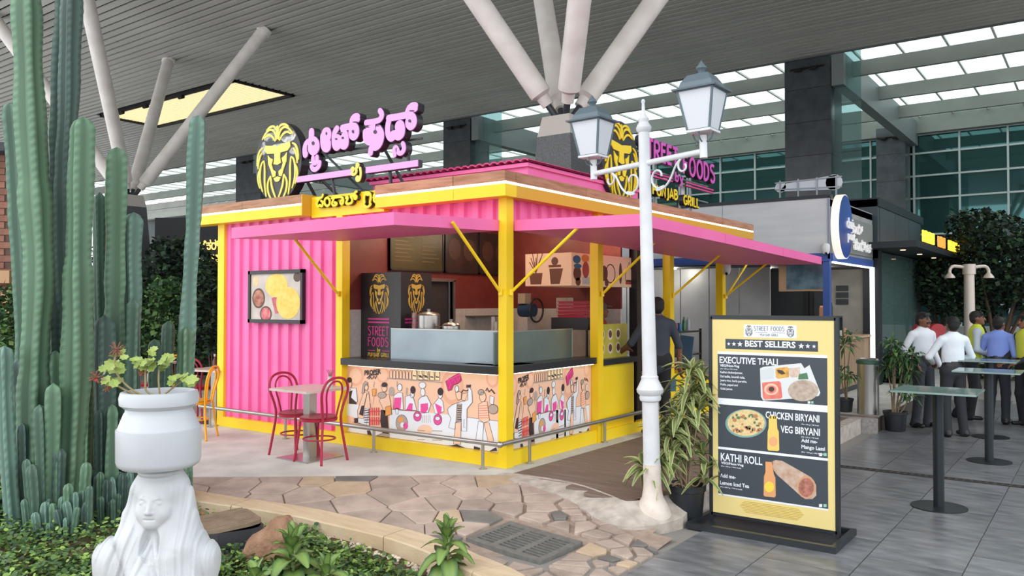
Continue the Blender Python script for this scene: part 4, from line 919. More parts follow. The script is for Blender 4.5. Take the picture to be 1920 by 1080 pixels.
glyph(T3, [[(775, 265), (800, 235), (820, 262), (790, 320), (778, 352), (805, 375), (850, 350), (868, 300), (855, 255)], [(870, 232), (865, 180), (890, 162), (902, 195), (880, 232)], [(930, 245), (945, 330), (935, 420), (912, 475), (872, 478), (862, 425), (890, 398), (905, 430)]], .036, m_yface2, ks, .06)
YB = [[[(130, 812), (230, 792), (246, 738)], [(190, 810), (142, 860), (132, 935), (168, 958), (190, 915), (212, 955), (245, 935), (246, 872), (215, 850)]],
      [ell(325, 868, 50, 75, 16) + [(375, 868)]],
      [[(412, 802), (450, 792), (432, 850), (412, 900), (432, 938), (490, 932), (505, 890), (462, 880)], [(450, 792), (590, 768), (625, 830), (620, 890), (590, 914), (565, 888), (572, 850), (600, 842)]],
      [[(672, 800), (690, 762), (712, 800), (682, 860), (672, 900), (722, 908), (780, 885), (790, 820), (760, 772)], [(760, 772), (850, 742), (872, 790), (842, 820), (820, 790), (830, 752)], [(830, 735), (842, 690), (866, 680)]],
      [[(1012, 880), (1000, 790), (1030, 702), (1080, 690), (1120, 720), (1132, 800), (1110, 880)], [(1040, 725), (1072, 742), (1110, 725)], [(1000, 920), (1032, 965), (1090, 960), (1126, 910)]],
      [[(1180, 790), (1190, 732), (1212, 742), (1206, 800), (1182, 830), (1202, 870), (1270, 858)], [(1245, 715), (1262, 705)]]]
for g_ in YB: glyph(T3, g_, .032, m_yface, ks, .06)
for a, b in (((-2.2, .35, 2.86), (-2.75, -.02, 3.5)), ((-2.52, .02, 2.93), (-2.55, -.02, 3.2)), ((-1.55, .3, 2.86), (-1.75, -.02, 3.5)), ((-1.62, .05, 2.9), (-1.62, .02, 3.2)), ((-1.32, .02, 3.1), (-1.32, .0, 3.35)), ((-2.8, .02, 3.1), (-2.8, 0, 3.35)), ((-3.1, .3, 2.86), (-3.05, .0, 3.2))): MB().bar(a, b, .028).obj('strut', m_sgn, ks)
for z in (3.45, 3.6): MB().bar((-3.0, .05, z), (-1.15, .05, z), .02).obj('rail', m_sgn, ks)
# English lettering on the side roof
es = thing('side_roof_sign', 'pink and yellow English roof lettering above the side awning', 'sign')
m_mgl = mat('magenta_face', '#d65ac0', .45); EX = .0
def row(txt, y0, y1, z0, h, w, face, dep=.07):
    L = deco_len(txt, h); wid = (y1 - y0) / L; a = y0
    for ch in txt:
        adv, st = DECO[ch]
        if st:
            b = MB(); f = MB()
            for l in st:
                q = [(a + x * h * wid, z0 + yy * h) for x, yy in l]
                b.ribbon(q, w * 1.3, planeX(EX - dep), dep); f.ribbon(q, w, planeX(EX), .01)
            o = b.obj('letter', m_sgn, es); f.obj('letter_face', face, o)
        a += (adv + .12) * h * wid
row('STREET', 2.95, 4.13, 3.57, .25, .045, m_mgl); row('FOODS', 4.27, 5.47, 3.5, .26, .045, m_mgl)
row('by', 4.0, 4.3, 3.36, .13, .028, m_mgl); row('PUNJAB', 3.3, 4.1, 3.1, .13, .028, m_yface); row('GRILL', 4.28, 4.85, 3.06, .13, .028, m_yface)
for y0, y1 in ((3.0, 3.92), (4.36, 5.38)):
    for z in (3.34, 3.385): o = MB().ribbon([(y0, z), (y1, z)], .02, planeX(EX - .04), .04).obj('line', m_sgn, es); MB().ribbon([(y0, z), (y1, z)], .018, planeX(EX), .006).obj('line_face', mat('hotpink_face', '#e23f93', .45), o)
for y in (3.2, 3.55, 4.38, 4.75): MB().bar((EX - .1, y, 2.955), (EX - .1, y, 3.75), .03).obj('strut', mat('galvanised', '#8c9498', .4, metal=.6), es)
for z in (3.2, 3.45, 3.68): MB().bar((EX - .1, 2.95, z), (EX - .1, 5.4, z), .018).obj('rail', mat('galvanised', '#8c9498', .4, metal=.6), es)
for y in (3.2, 4.4): boxpart('junction_box', (EX - .1, y, 3.2), (EX - .085, y + .12, 3.4), mat('grey_box', '#c9c6c2', .5), es)
# ================================================================ RAIL
rl = thing('guard_rail', 'low stainless steel guard rail round the base of the kiosk', 'railing')
MB().tube([(-5.0, -.15, .262), (.05, -.15, .262)], .024, 12).obj('rail_tube', m_steel, rl, 1); MB().tube([(.06, -.14, .262), (.06, 5.55, .262)], .024, 12).obj('rail_tube', m_steel, rl, 1); MB().sphere((.058, -.148, .262), .034).obj('corner_ball', m_steel, rl, 1)
for x, y in ((-4.76, -.15), (-3.2, -.15), (-1.68, -.15), (-.15, -.15), (.06, .36), (.06, 1.91), (.06, 3.5), (.06, 5.2)):
    p = MB().cyl((x, y, 0), (x, y, .25), .017, n=10).obj('post', m_steel, rl, 1); MB().cyl((x, y, 0), (x, y, .012), .04, n=12).obj('foot_plate', m_steel, p, 1)
# ================================================================ CAFE FURNITURE
m_rch = mat('red_chair_paint', '#a81f3d', .4); m_ych = mat('yellow_chair_paint', '#f0ac12', .4); m_rseat = mat('red_seat', '#9c4a4a', .4)
def chair(label, m, mseat, loc, rz, group):
    t = thing('bentwood_chair', label, 'chair', loc, rz, group)
    half = [(.19, -.23, 0), (.155, -.2, .25), (.125, -.185, .45), (.15, -.2, .58), (.19, -.225, .7), (.18, -.245, .79), (.12, -.255, .86), (.0, -.26, .885)]
    pts = half + [(-x, y, z) for x, y, z in half[-2::-1]]; MB().tube(smooth(pts, 2), .0135, 8).obj('back_hoop', m, t, 2)
    ih = [(.065, -.18, .45), (.085, -.2, .58), (.115, -.22, .7), (.105, -.235, .78), (.06, -.245, .83), (0, -.25, .845)]
    MB().tube(smooth(ih + [(-x, y, z) for x, y, z in ih[-2::-1]], 2), .010, 8).obj('inner_hoop', m, t, 2)
    MB().lathe([(.0, .445), (.17, .447), (.185, .455), (.19, .465), (.18, .472), (.16, .468), (0, .466)], 24).obj('seat', mseat, t, 1)
    MB().lathe([(.172, .425), (.192, .425), (.195, .45), (.18, .455), (.172, .45)], 24).obj('seat_ring', m, t, 1)
    for s in (-1, 1): MB().tube(smooth([(s * .13, .13, .44), (s * .14, .15, .25), (s * .165, .185, 0)], 2), .013, 8).obj('leg', m, t, 2)
    MB().tube([(.165 * math.cos(a) * 1.0, .165 * math.sin(a) - .01, .235) for a in [i * PI / 12 for i in range(24)]], .009, 6, True).obj('stretcher', m, t, 2)
    return t
c0 = chair('red bentwood chair on the left side of the small square table', m_rch, m_rseat, (-2.26, -.74, 0), -PI / 2, 'bentwood cafe chairs')
dup(c0, (-1.80, -.83, 0), PI / 2 + .08, 'red bentwood chair nearest the mural at the small square table')
y0_ = chair('yellow bentwood chair partly hidden behind the white pot', m_ych, mat('yellow_seat', '#c9952c', .4), (-4.12, -.80, 0), 2.2, 'bentwood cafe chairs')
m_marb = mat('marble_top', '#d8c8bd', .35, col2='#c9b8ac', scale=4)
def cafe_table(label, loc, m, s=.3):
    t = thing('cafe_table', label, 'table', loc, 0, 'square cafe tables')
    boxpart('table_top', (-s, -s, .72), (s, s, .745), m, t); boxpart('pedestal', (-.05, -.05, .01), (.05, .05, .72), m_steel, t); boxpart('base_plate', (-.25, -.25, 0), (.25, .25, .012), m_steel, t); boxpart('top_bracket', (-.15, -.15, .705), (.15, .15, .72), m_steel, t); return t
ct = cafe_table('square cafe table between the two red chairs', (-2.02, -.76, 0), m_marb)
vs_ = thing('table_vase', 'small glass vase with a dried sprig on the near cafe table', 'vase', (-1.95, -.55, .745)); MB().lathe([(.03, 0), (.035, .03), (.025, .07), (.02, .1), (.025, .11), (.02, .11), (.018, .08)], 14).obj('glass_body', mat('vase_glass', '#c9d4d0', .15), vs_, 1)
g = MB()
for k in range(5): g.tube([(0, 0, .06), (.01 * (k - 2), .004 * k, .14), (.02 * (k - 2), .01 * (k - 1), .18)], .004, 5)
g.obj('sprig', mat('dried_sprig', '#9a6a62', .7), vs_)
# tables and chairs farther left
def gp(px, py): return at_z(px, py, 0)
for (px, py, lb) in ((405, 792, 'wooden cafe table behind the yellow kiosk post'), (285, 770, 'pale cafe table glimpsed between the cacti')):
    p = gp(px, py); dup(ct, (p.x, p.y, 0), .2, lb)
for (px, py, rz, lb, src) in ((375, 785, .4, 'red chair standing farther back by the wooden table', c0), (262, 778, 2.2, 'red chair behind the leaves of the potted geranium', c0), (322, 775, 1.3, 'yellow chair farther back between two small cacti', y0_), (440, 770, -1.2, 'red chair hidden mostly behind the pink wall', c0)):
    p = gp(px, py)
    if px < 420: dup(src, (p.x, p.y, 0), rz, lb)
pt_ = gp(402, 792); b = thing('sauce_bottle', 'small sauce bottle on the wooden table behind the kiosk', 'bottle', (pt_.x, pt_.y, .745)); MB().lathe([(.03, 0), (.03, .1), (.012, .14), (.012, .17), (0, .17)], 12).obj('body', mat('sauce_dark', '#5a3a30', .3), b, 1); MB().lathe([(.015, .165), (.015, .2), (0, .2)], 10).obj('cap', m_wt, b)
# ================================================================ LAMP POST
lb_ = at_z(1225, 986, -.2); LX, LY, LZ = lb_.x, lb_.y, lb_.z
m_lw = mat('lamp_white', '#d9dbe0', .45, col2='#cfd0d4', scale=6); m_lw2 = mat('lamp_base_white', '#dcd2c8', .55, col2='#cdbfb4', scale=9); m_lg = mat('lantern_grey', '#5c6b74', .45)
lp_ = thing('street_lamp', 'white ornate double lantern lamp post in front of the kiosk', 'lamp post', (LX, LY, LZ)); lp_.rotation_euler = Matrix.Rotation(-.021, 3, FWD).to_euler(); lp_.scale = (1, 1, 1.03)
MB().lathe([(.168, 0), (.17, .03), (.162, .05), (.155, .09), (.14, .14), (.115, .19), (.09, .23), (.078, .29), (.074, .33), (.074, .5)], 32).obj('bell_base', m_lw2, lp_, 1)
MB().lathe([(.07, .5), (.068, 1.0), (.07, 1.0), (.085, 1.01), (.09, 1.03), (.086, 1.05), (.108, 1.075), (.112, 1.10), (.1, 1.12), (.085, 1.15), (.07, 1.18), (.072, 1.2), (.062, 1.21), (.06, 1.25), (.046, 3.2)], 28).obj('shaft', m_lw, lp_, 1)
MB().lathe([(.046, 3.18), (.062, 3.2), (.066, 3.22), (.05, 3.25), (.04, 3.265), (.045, 3.29), (.03, 3.31), (.016, 3.34), (.012, 3.42), (.018, 3.435), (.012, 3.45), (0, 3.455)], 20).obj('finial', m_lw, lp_, 1)
ad = RGT * .375 - FWD * .5; al = ad.length; an = ad.normalized(); ZA = 2.93
for s in (-1, 1):
    e = an * (s * al); arm = MB().cyl((0, 0, ZA), e + Vector((0, 0, ZA)), .024, n=12).obj('arm', m_lw, lp_, 1)
    def sp(t_, r0): return None
    P2 = lambda a, z: an * (s * a) + Vector((0, 0, ZA + z))
    spi = [P2(.24 + .07 * math.cos(a) * (1 - .05 * a), -.13 + .075 * math.sin(a) * (1 - .05 * a)) for a in [-.4 + .35 * i for i in range(16)]][::-1]
    scroll = [P2(.13 + .06 * math.cos(a), -.12 + .06 * math.sin(a)) for a in [-.6 + .4 * i for i in range(9)]][::-1][:0]
    c1 = [P2(.15 + (.035 + .012 * a) * math.cos(a), -.13 + (.035 + .012 * a) * math.sin(a)) for a in [i * .45 for i in range(13)]]
    c2 = [P2(.42 + (.02 + .009 * a) * math.cos(-a + .6), -.08 + (.02 + .009 * a) * math.sin(-a + .6)) for a in [i * .45 for i in range(12)]]
    mid = smooth([c1[-1], P2(.10, -.235), P2(.2, -.235), P2(.28, -.17), P2(.34, -.06), c2[-1]], 2)
    MB().tube(c1 + mid[1:-1] + c2[::-1], .009, 7).obj('scroll', m_lw, arm, 2)
    base = e + Vector((0, 0, ZA)); lt = MB().cyl(base - Vector((0, 0, .05)), base + Vector((0, 0, .12)), .03, n=12).obj('lantern_socket', m_lw, lp_, 1)
    # four-sided lantern
    bz = ZA + .15
    def ring(r, z): return [(e.x + sx * r, e.y + sy * r, z) for sx, sy in ((-1, -1), (1, -1), (1, 1), (-1, 1))]
    def frs(rz): vs = sum([ring(r, z) for r, z in rz], []); k = len(rz); return MB().add(vs, [(4 * i + j, 4 * i + (j + 1) % 4, 4 * i + 4 + (j + 1) % 4, 4 * i + 4 + j) for i in range(k - 1) for j in range(4)] + [(3, 2, 1, 0), tuple(4 * k - 4 + j for j in range(4))])
    lan = frs([(.175, bz + .30), (.178, bz + .312), (.135, bz + .32), (.125, bz + .36), (.085, bz + .42), (.04, bz + .435), (.028, bz + .44)]).obj('lantern_roof', m_lg, lp_)
    MB().lathe([(.025, bz + .44), (.03, bz + .46), (.045, bz + .475), (.042, bz + .485), (.02, bz + .51), (.012, bz + .525), (0, bz + .54)], 14, (e.x, e.y, 0)).obj('lantern_finial', m_lg, lan, 1)
    cage = MB()
    lo_, hi_ = ring(.088, bz), ring(.142, bz + .30)
    for q in range(4): cage.bar(lo_[q], hi_[q], .016); cage.bar(lo_[q], lo_[(q + 1) % 4], .02); cage.bar(hi_[q], hi_[(q + 1) % 4], .016)
    cage.obj('lantern_cage', m_lg, lp_)
    for q in range(4):
        a, b, c, d = Vector(lo_[q]), Vector(lo_[(q + 1) % 4]), Vector(hi_[(q + 1) % 4]), Vector(hi_[q]); ctr = (a + b + c + d) / 4; n = (b - a).cross(d - a).normalized() * .002
        MB().add([a, b, c, d, a + n, b + n, c + n, d + n], [(0, 1, 2, 3), (7, 6, 5, 4), (0, 4, 5, 1), (1, 5, 6, 2), (2, 6, 7, 3), (3, 7, 4, 0)]).obj('pane', mat('frosted_pane', '#cfd2d8', .35), lan)
    frs([(.1, bz - .012), (.1, bz + .005)]).obj('lantern_floor', m_lw, lp_)
    for sx, sy in ((-1, 0), (1, 0), (0, 1), (0, -1)): MB().tube(smooth([(e.x + sx * .085, e.y + sy * .085, bz - .005), (e.x + sx * .07, e.y + sy * .07, bz - .06), (e.x + sx * .025, e.y + sy * .025, bz - .08)], 2), .006, 6).obj('bracket', m_lg, lt)
# ================================================================ STANDEE
SYY = .04
st = thing('menu_standee', 'black framed yellow best sellers menu stand on the plaza', 'menu stand', (2.66, SYY, PLZ))
def SA(p): q = at_y(1330 + p[0] / 6.351, 590 + p[1] / 6.353, SYY); return (q.x - 2.66, q.z - PLZ)
def SB(p): q = at_y(1330 + p[0] / 4.408, 755 + p[1] / 4.408, SYY); return (q.x - 2.66, q.z - PLZ)
m_fr = mat('standee_black', '#22262b', .35); m_sy = mat('standee_yellow', '#e5d089', .45); m_pc = mat('poster_charcoal', '#3b434c', .4); m_pw = mat('poster_white', '#e9edf4', .5)
xa, xb, zb, zt = -.505, .512, .085, 1.735
fr = MB(); fr.box((xa - .018, .002, .03), (xa + .012, .05, zt)).box((xb - .012, .002, .03), (xb + .018, .05, zt)).box((xa, .002, zt - .022), (xb, .05, zt + .012)).box((xa, .002, zb - .02), (xb, .05, zb + .004)); fr.obj('frame', m_fr, st)
boxpart('poster', (xa + .008, .008, zb), (xb - .008, .03, zt - .02), m_sy, st); boxpart('back_panel', (xa, .03, zb), (xb, .045, zt - .02), m_fr, st)
bs = MB(); bs.box((-.56, -.26, .002), (.54, .28, .014)); bs.obj('base_plate', m_fr, st)
for a, b in (((-.6, -.3, 0), (.58, -.26, .05)), ((-.6, .28, 0), (.58, .32, .05)), ((-.6, -.26, 0), (-.56, .28, .05)), ((.54, -.26, 0), (.58, .28, .05))): boxpart('base_rail', a, b, m_fr, st)
def MS(l): return lambda a, b, c: (a, .008 - l * .0006 - c, b)
def sp_(name, polys, T, m, l):
    g = MB()
    for p in polys: g.prism([T(q) for q in p], MS(l), .0005)
    return g.obj(name, m, st)
def rect(x0, y0, x1, y1): return [(x0, y0), (x1, y0), (x1, y1), (x0, y1)]
def fit(name, txt, T, x0, ytop, x1, ybot, m, l, off=.012):
    t = text_mesh(txt, 1, lambda a, b, c: (a, b, c), .0005, off, 'LEFT')
    xs = [v[0] for v in t.v]; ys = [v[1] for v in t.v]; xl, xh, yl, yh = min(xs), max(xs), min(ys), max(ys)
    p00 = Vector(T((x0, ybot))); p10 = Vector(T((x1, ybot))) ; p01 = Vector(T((x0, ytop)))
    w_ = p10.x - p00.x; h_ = p01.y - p00.y; M = MS(l)
    g = MB(); g.add([M(p00.x + (v[0] - xl) / (xh - xl) * w_, p00.y + (v[1] - yl) / (yh - yl) * h_, v[2]) for v in t.v], t.f); return g.obj(name, m, st)
def hz(T, y, xref): return T((xref, y))
zz = lambda T, x, y: T((x, y))[1]
X0, X1 = SA((96, 500))[0], SA((1400, 500))[0]
def panel(name, z1, z0, m, l): g = MB(); g.prism([(X0, z0), (X1, z0), (X1, z1), (X0, z1)], MS(l), .0005); return g.obj(name, m, st)
zA1, zA0 = zz(SA, 96, 468), zz(SA, 96, 990); zB1, zB0 = zz(SB, 66, 12), zz(SB, 66, 362); zC1, zC0 = zz(SB, 66, 382), zz(SB, 66, 748)
panel('white_band', zA1 + .022, zC0 - .014, m_pw, 1)
panel('dish_panel', zA1, zA0, m_pc, 2); panel('dish_panel', zB1, zB0, m_pc, 2); panel('dish_panel', zC1, zC0, m_pc, 2)
zt1, zt0 = zz(SA, 190, 288), zz(SA, 190, 405); g = MB(); a0, a1 = SA((188, 300))[0], SA((1290, 300))[0]; g.prism([(a0, zt0), (a1, zt0), (a1, zt1), (a0, zt1)], MS(2), .0005); g.obj('title_band', m_pc, st)
def flat(name, txt, x0, x1, zlo, h, m=m_pw, l=3, off=.012):
    t = text_mesh(txt, 1, lambda a, b, c: (a, b, c), .0005, off, 'LEFT'); xs = [v[0] for v in t.v]; ys = [v[1] for v in t.v]; M = MS(l); xl, xh, yl, yh = min(xs), max(xs), min(ys), max(ys)
    g = MB(); g.add([M(x0 + (v[0] - xl) / (xh - xl) * (x1 - x0), zlo + (v[1] - yl) / (yh - yl) * h, v[2]) for v in t.v], t.f); return g.obj(name, m, st)
sx = lambda T, x: T((x, 500))[0]
flat('title', 'BEST SELLERS', sx(SA, 422), sx(SA, 1025), zt0 + .022, .052, off=.03)
def star(cx, cz, r): return [(cx + (r if i % 2 == 0 else r * .42) * math.sin(i * PI / 5), cz + (r if i % 2 == 0 else r * .42) * math.cos(i * PI / 5)) for i in range(10)]
for x, r in ((228, .016), (290, .02), (362, .025), (1092, .025), (1170, .02), (1245, .016)): g = MB(); g.prism(star(sx(SA, x), (zt0 + zt1) / 2, r), MS(3), .0005); g.obj('star', m_pw, st)
zl1, zl0 = zz(SA, 410, 118), zz(SA, 410, 268); g = MB(); la0, la1 = sx(SA, 410), sx(SA, 1038); g.prism([(la0, zl0), (la1, zl0), (la1, zl1), (la0, zl1)], MS(2), .0005); g.obj('logo_plate', m_pw, st)
m_ink2 = mat('logo_ink', '#6a6c70', .5); g = MB(); Mq = MS(3); L = deco_len('STREET FOODS', .042); deco(g, 'STREET FOODS', sx(SA, 530), zl0 + .055, .036, Mq, .0005, .004, (sx(SA, 905) - sx(SA, 530)) / L / .87); g.ribbon([(sx(SA, 545), zl0 + .042), (sx(SA, 690), zl0 + .042)], .003, Mq, .0005); g.ribbon([(sx(SA, 745), zl0 + .042), (sx(SA, 900), zl0 + .042)], .003, Mq, .0005); L = deco_len('PUNJAB GRILL', .018); deco(g, 'PUNJAB GRILL', sx(SA, 605), zl0 + .014, .018, Mq, .0005, .003, (sx(SA, 825) - sx(SA, 605)) / L); g.obj('logo_text', m_ink2, st)
for x in (470, 965): g = MB(); lion(g, sx(SA, x), (zl0 + zl1) / 2, .046, Mq, .0005, .95, .07); g.obj('logo_lion', m_ink2, st)
# dish one
flat('heading', 'EXECUTIVE THALI', sx(SA, 118), sx(SA, 812), zA1 - .076, .056, off=.02); flat('line', 'VEG/Non-Veg', sx(SA, 122), sx(SA, 352), zA1 - .112, .028, off=.025); flat('line', '(Per 100 g | 193.6 kcal)', sx(SA, 128), sx(SA, 330), zA1 - .13, .012)
for k, tx in enumerate(('Kadhai chicken/paneer,', 'Dal tadka, boondi raita,', 'Jeera rice, kerla paratha,', 'Pickle, papad and', 'Gulab jamun.')): flat('line', tx, sx(SA, 126), sx(SA, 126 + len(tx) * 12.2), zA1 - .165 - k * .0345, .024, off=.015)
m_tray = mat('tray_white', '#d9dcdd', .5); m_cur = mat('curry_red', '#d9685c', .5, col2='#e58a7a', scale=20); m_dal = mat('dal_yellow', '#e3b85c', .5, col2='#c98a3c', scale=20); m_rot = mat('paratha', '#a89484', .6, col2='#c4b3a4', scale=25); m_grn = mat('herb_green', '#4f7a58', .5); m_ric = mat('rice', '#d8b87c', .6, col2='#e6cf9c', scale=60); m_dkb = mat('dark_brown', '#4d3a34', .6)
sp_('tray', [[(600, 640), (640, 622), (1090, 578), (1130, 640), (1190, 600), (1320, 930), (1300, 970), (1150, 990), (640, 1026), (612, 980)]], SA, m_tray, 3)
sp_('tray_well', [[(610, 660), (740, 636), (765, 650), (768, 760), (640, 780), (610, 770)]], SA, mat('raita', '#cdd3d6', .5), 4); sp_('dal', [[(785, 640), (920, 622), (945, 640), (945, 745), (815, 765), (790, 745)]], SA, m_dal, 4); sp_('pickle', [[(800, 655), (870, 665), (905, 705), (860, 715), (815, 690)]], SA, m_dkb, 5)
sp_('curry', [[(625, 810), (830, 792), (850, 815), (868, 985), (850, 1000), (660, 1012), (635, 995)]], SA, m_cur, 4); sp_('cream_swirl', [ell(735, 890, 85, 70)], SA, mat('cream', '#eec2a8', .5), 5); sp_('swirl_gap', [ell(735, 892, 60, 48)], SA, m_cur, 6); sp_('swirl_heart', [ell(738, 888, 34, 30)], SA, m_dkb, 7)
sp_('salad', [[(945, 640), (1075, 625), (1080, 740), (985, 750), (950, 730)]], SA, mat('salad', '#d8cabf', .5, col2='#c8a08c', scale=25), 4); sp_('herb', [[(1065, 710), (1160, 692), (1178, 768), (1055, 772)]], SA, m_grn, 5); sp_('paratha', [ell(1115, 905, 182, 128, 28)], SA, m_rot, 6)
for x, c in ((1184, m_pw), (1223, mat('veg_mark', '#8fc7a8', .5))): sp_('food_mark', [rect(x - 14, 1032, x + 14, 1060)], SA, c, 3)
# dish two
flat('heading', 'CHICKEN BIRYANI', sx(SB, 465), sx(SB, 910), zB1 - .085, .058, off=.02); flat('heading', 'VEG BIRYANI', sx(SB, 588), sx(SB, 915), zB1 - .19, .058, off=.02); flat('line', '(Per 100 g | 138 kcal)', sx(SB, 762), sx(SB, 905), zB1 - .115, .012); flat('line', '(Per 100 g | 138 kcal)', sx(SB, 760), sx(SB, 902), zB1 - .215, .012)
flat('line', 'Add me-', sx(SB, 760), sx(SB, 892), zB1 - .25, .03, off=.02); flat('line', 'Mango Lassi', sx(SB, 760), sx(SB, 955), zB1 - .31, .04, off=.02); flat('line', '(Per 100 g | 103.4 kcal)', sx(SB, 760), sx(SB, 948), zB1 - .335, .013)
sp_('bowl', [ell(300, 172, 170, 118, 30)], SB, mat('bowl_rim', '#7fa8a0', .4), 3); sp_('rice', [ell(302, 168, 154, 108, 30)], SB, m_ric, 4)
rr = random.Random(5)
sp_('rice_garnish', [ell(302 + rr.uniform(-110, 110), 168 + rr.uniform(-75, 75), rr.uniform(8, 18), rr.uniform(8, 14), 7) for _ in range(16)], SB, m_grn, 5)['kind'] = 'stuff'; sp_('rice_meat', [ell(302 + rr.uniform(-115, 115), 168 + rr.uniform(-75, 75), rr.uniform(10, 24), rr.uniform(9, 18), 7) for _ in range(18)], SB, mat('biryani_meat', '#b87f5c', .6), 5.5)['kind'] = 'stuff'
BT = [(490, 108), (556, 112), (556, 150), (560, 215), (572, 240), (576, 390), (566, 402), (488, 396), (478, 385), (480, 240), (488, 210)]
sp_('bottle', [BT], SB, mat('lassi', '#ecca68', .4), 3); sp_('bottle_label', [ell(526, 322, 36, 40)], SB, mat('peach_label', '#e6a878', .5), 4)
# dish three
flat('heading', 'KATHI ROLL', sx(SB, 92), sx(SB, 436), zC1 - .095, .066, off=.02); flat('line', 'VEG/Non-Veg', sx(SB, 94), sx(SB, 280), zC1 - .128, .026, off=.025); flat('line', '(Per 100 g | 190.2 kcal)', sx(SB, 94), sx(SB, 260), zC1 - .147, .012); flat('line', 'Add me-', sx(SB, 86), sx(SB, 216), zC1 - .235, .032, off=.02); flat('line', 'Lemon Iced Tea', sx(SB, 86), sx(SB, 325), zC1 - .295, .032, off=.02); flat('line', '(Per 60.9 g | 100.6 kcal)', sx(SB, 86), sx(SB, 268), zC1 - .322, .013)
sp_('bottle', [[(462, 488), (522, 492), (524, 545), (530, 590), (544, 620), (547, 770), (538, 784), (456, 776), (446, 765), (450, 610), (462, 575)]], SB, mat('iced_tea', '#e2a06c', .4), 3); sp_('bottle_label', [ell(493, 697, 40, 45)], SB, mat('yellow_label', '#ecd04a', .5), 4)
sp_('wrap', [[(515, 490), (545, 474), (600, 482), (660, 515), (740, 560), (840, 618), (880, 680), (882, 770), (850, 798), (790, 798), (740, 760), (640, 670), (560, 600), (530, 560)]], SB, mat('wrap_bread', '#cdb5a4', .6, col2='#b8937c', scale=18), 3); sp_('wrap_end', [ell(800, 700, 78, 92, 24)], SB, mat('wrap_crust', '#c99a78', .6), 4); sp_('wrap_filling', [ell(800, 702, 64, 78, 20)], SB, mat('wrap_filling', '#8a5a44', .6, col2='#c07a6c', scale=30), 5)
for x, c in ((918, m_pw), (955, MATS['veg_mark'])): sp_('food_mark', [rect(x - 13, 840, x + 13, 864)], SB, c, 3); sp_('food_mark', [rect(x - 13, 418, x + 13, 442)], SB, c, 3)
g = MB()
for k in range(8): zf = zC0 - .035 - k * .0125; wq = .26 - .012 * abs(k - 3) ; g.ribbon([(-wq, zf), (wq, zf)], .0035, MS(3), .0005)
o = g.obj('fine_print', mat('fine_print', '#c9a93c', .5), st); o['kind'] = 'stuff'
# ================================================================ CACTI
CG = [lin(c)[:3] for c in ('#4a6656', '#415b4c', '#5a776b', '#527058', '#3a5049')]
m_cac = mat('cactus_skin', '#507060', .55, attr='col')
def cactus_mesh(pts, w, ribs, col, rnd):
    """ribbed column along a path of points (bottom to top)"""
    P = smooth(pts, 2); out = [P[0]]
    for a, b in zip(P[:-1], P[1:]):
        n = max(1, int((b - a).length / .03)); out += [a + (b - a) * (i + 1) / n for i in range(n)]
    k = len(out); n = ribs * 4; mb = MB(); vs = []; at = []; L = sum((b - a).length for a, b in zip(out[:-1], out[1:])); s = 0; x = None; ph = rnd.random() * 6; tw = rnd.uniform(-.3, .3)
    R0 = w / 2
    for i, p in enumerate(out):
        if i: s += (p - out[i - 1]).length
        d = (out[min(i + 1, k - 1)] - out[max(i - 1, 0)]).normalized()
        if x is None: x = frame(d)[0]
        x = (x - d * x.dot(d)).normalized(); y = d.cross(x)
        e = L - s; q = min(1, math.sqrt(max(0, 1 - (1 - min(e / (R0 * 1.3), 1)) ** 2)) + .02)
        r = R0 * q * (1 + .05 * math.sin(s * 9 + ph) + .07 * math.sin(s * 3.1 + ph * 2) - .12 * max(0, math.sin(s * 4.3 + ph * 3)) ** 12) * (.86 + .14 * min(s / .3, 1))
        for j in range(n):
            a = 2 * PI * j / n + tw * s + ph; t = j % 4; rr = r * ((1.0, .74, .6, .74)[t] if ribs > 4 else (1.0, .70, .48, .70)[t])
            if t == 0: rr *= 1 + .025 * math.sin(s * 110)
            vs.append(p + (x * math.cos(a) + y * math.sin(a)) * rr)
            if t == 0: c = [u * (1.9 if (i % 2) else 1.35) + .03 for u in col] if (i % 2) else [u * 1.25 + .01 for u in col]
            else:
                f = (1, 1.0, .8, 1.0)[t] * (1 + .12 * math.sin(s * 2.1 + ph) + .1 * (s / max(L, .1))); c = [u * f for u in col]
            at.append((c[0], c[1], c[2], 1))
    fs = [(i * n + j, i * n + (j + 1) % n, (i + 1) * n + (j + 1) % n, (i + 1) * n + j) for i in range(k - 1) for j in range(n)] + [tuple((k - 1) * n + j for j in range(n))]
    mb.add(vs, fs); return mb.mesh(m_cac, 2, at)
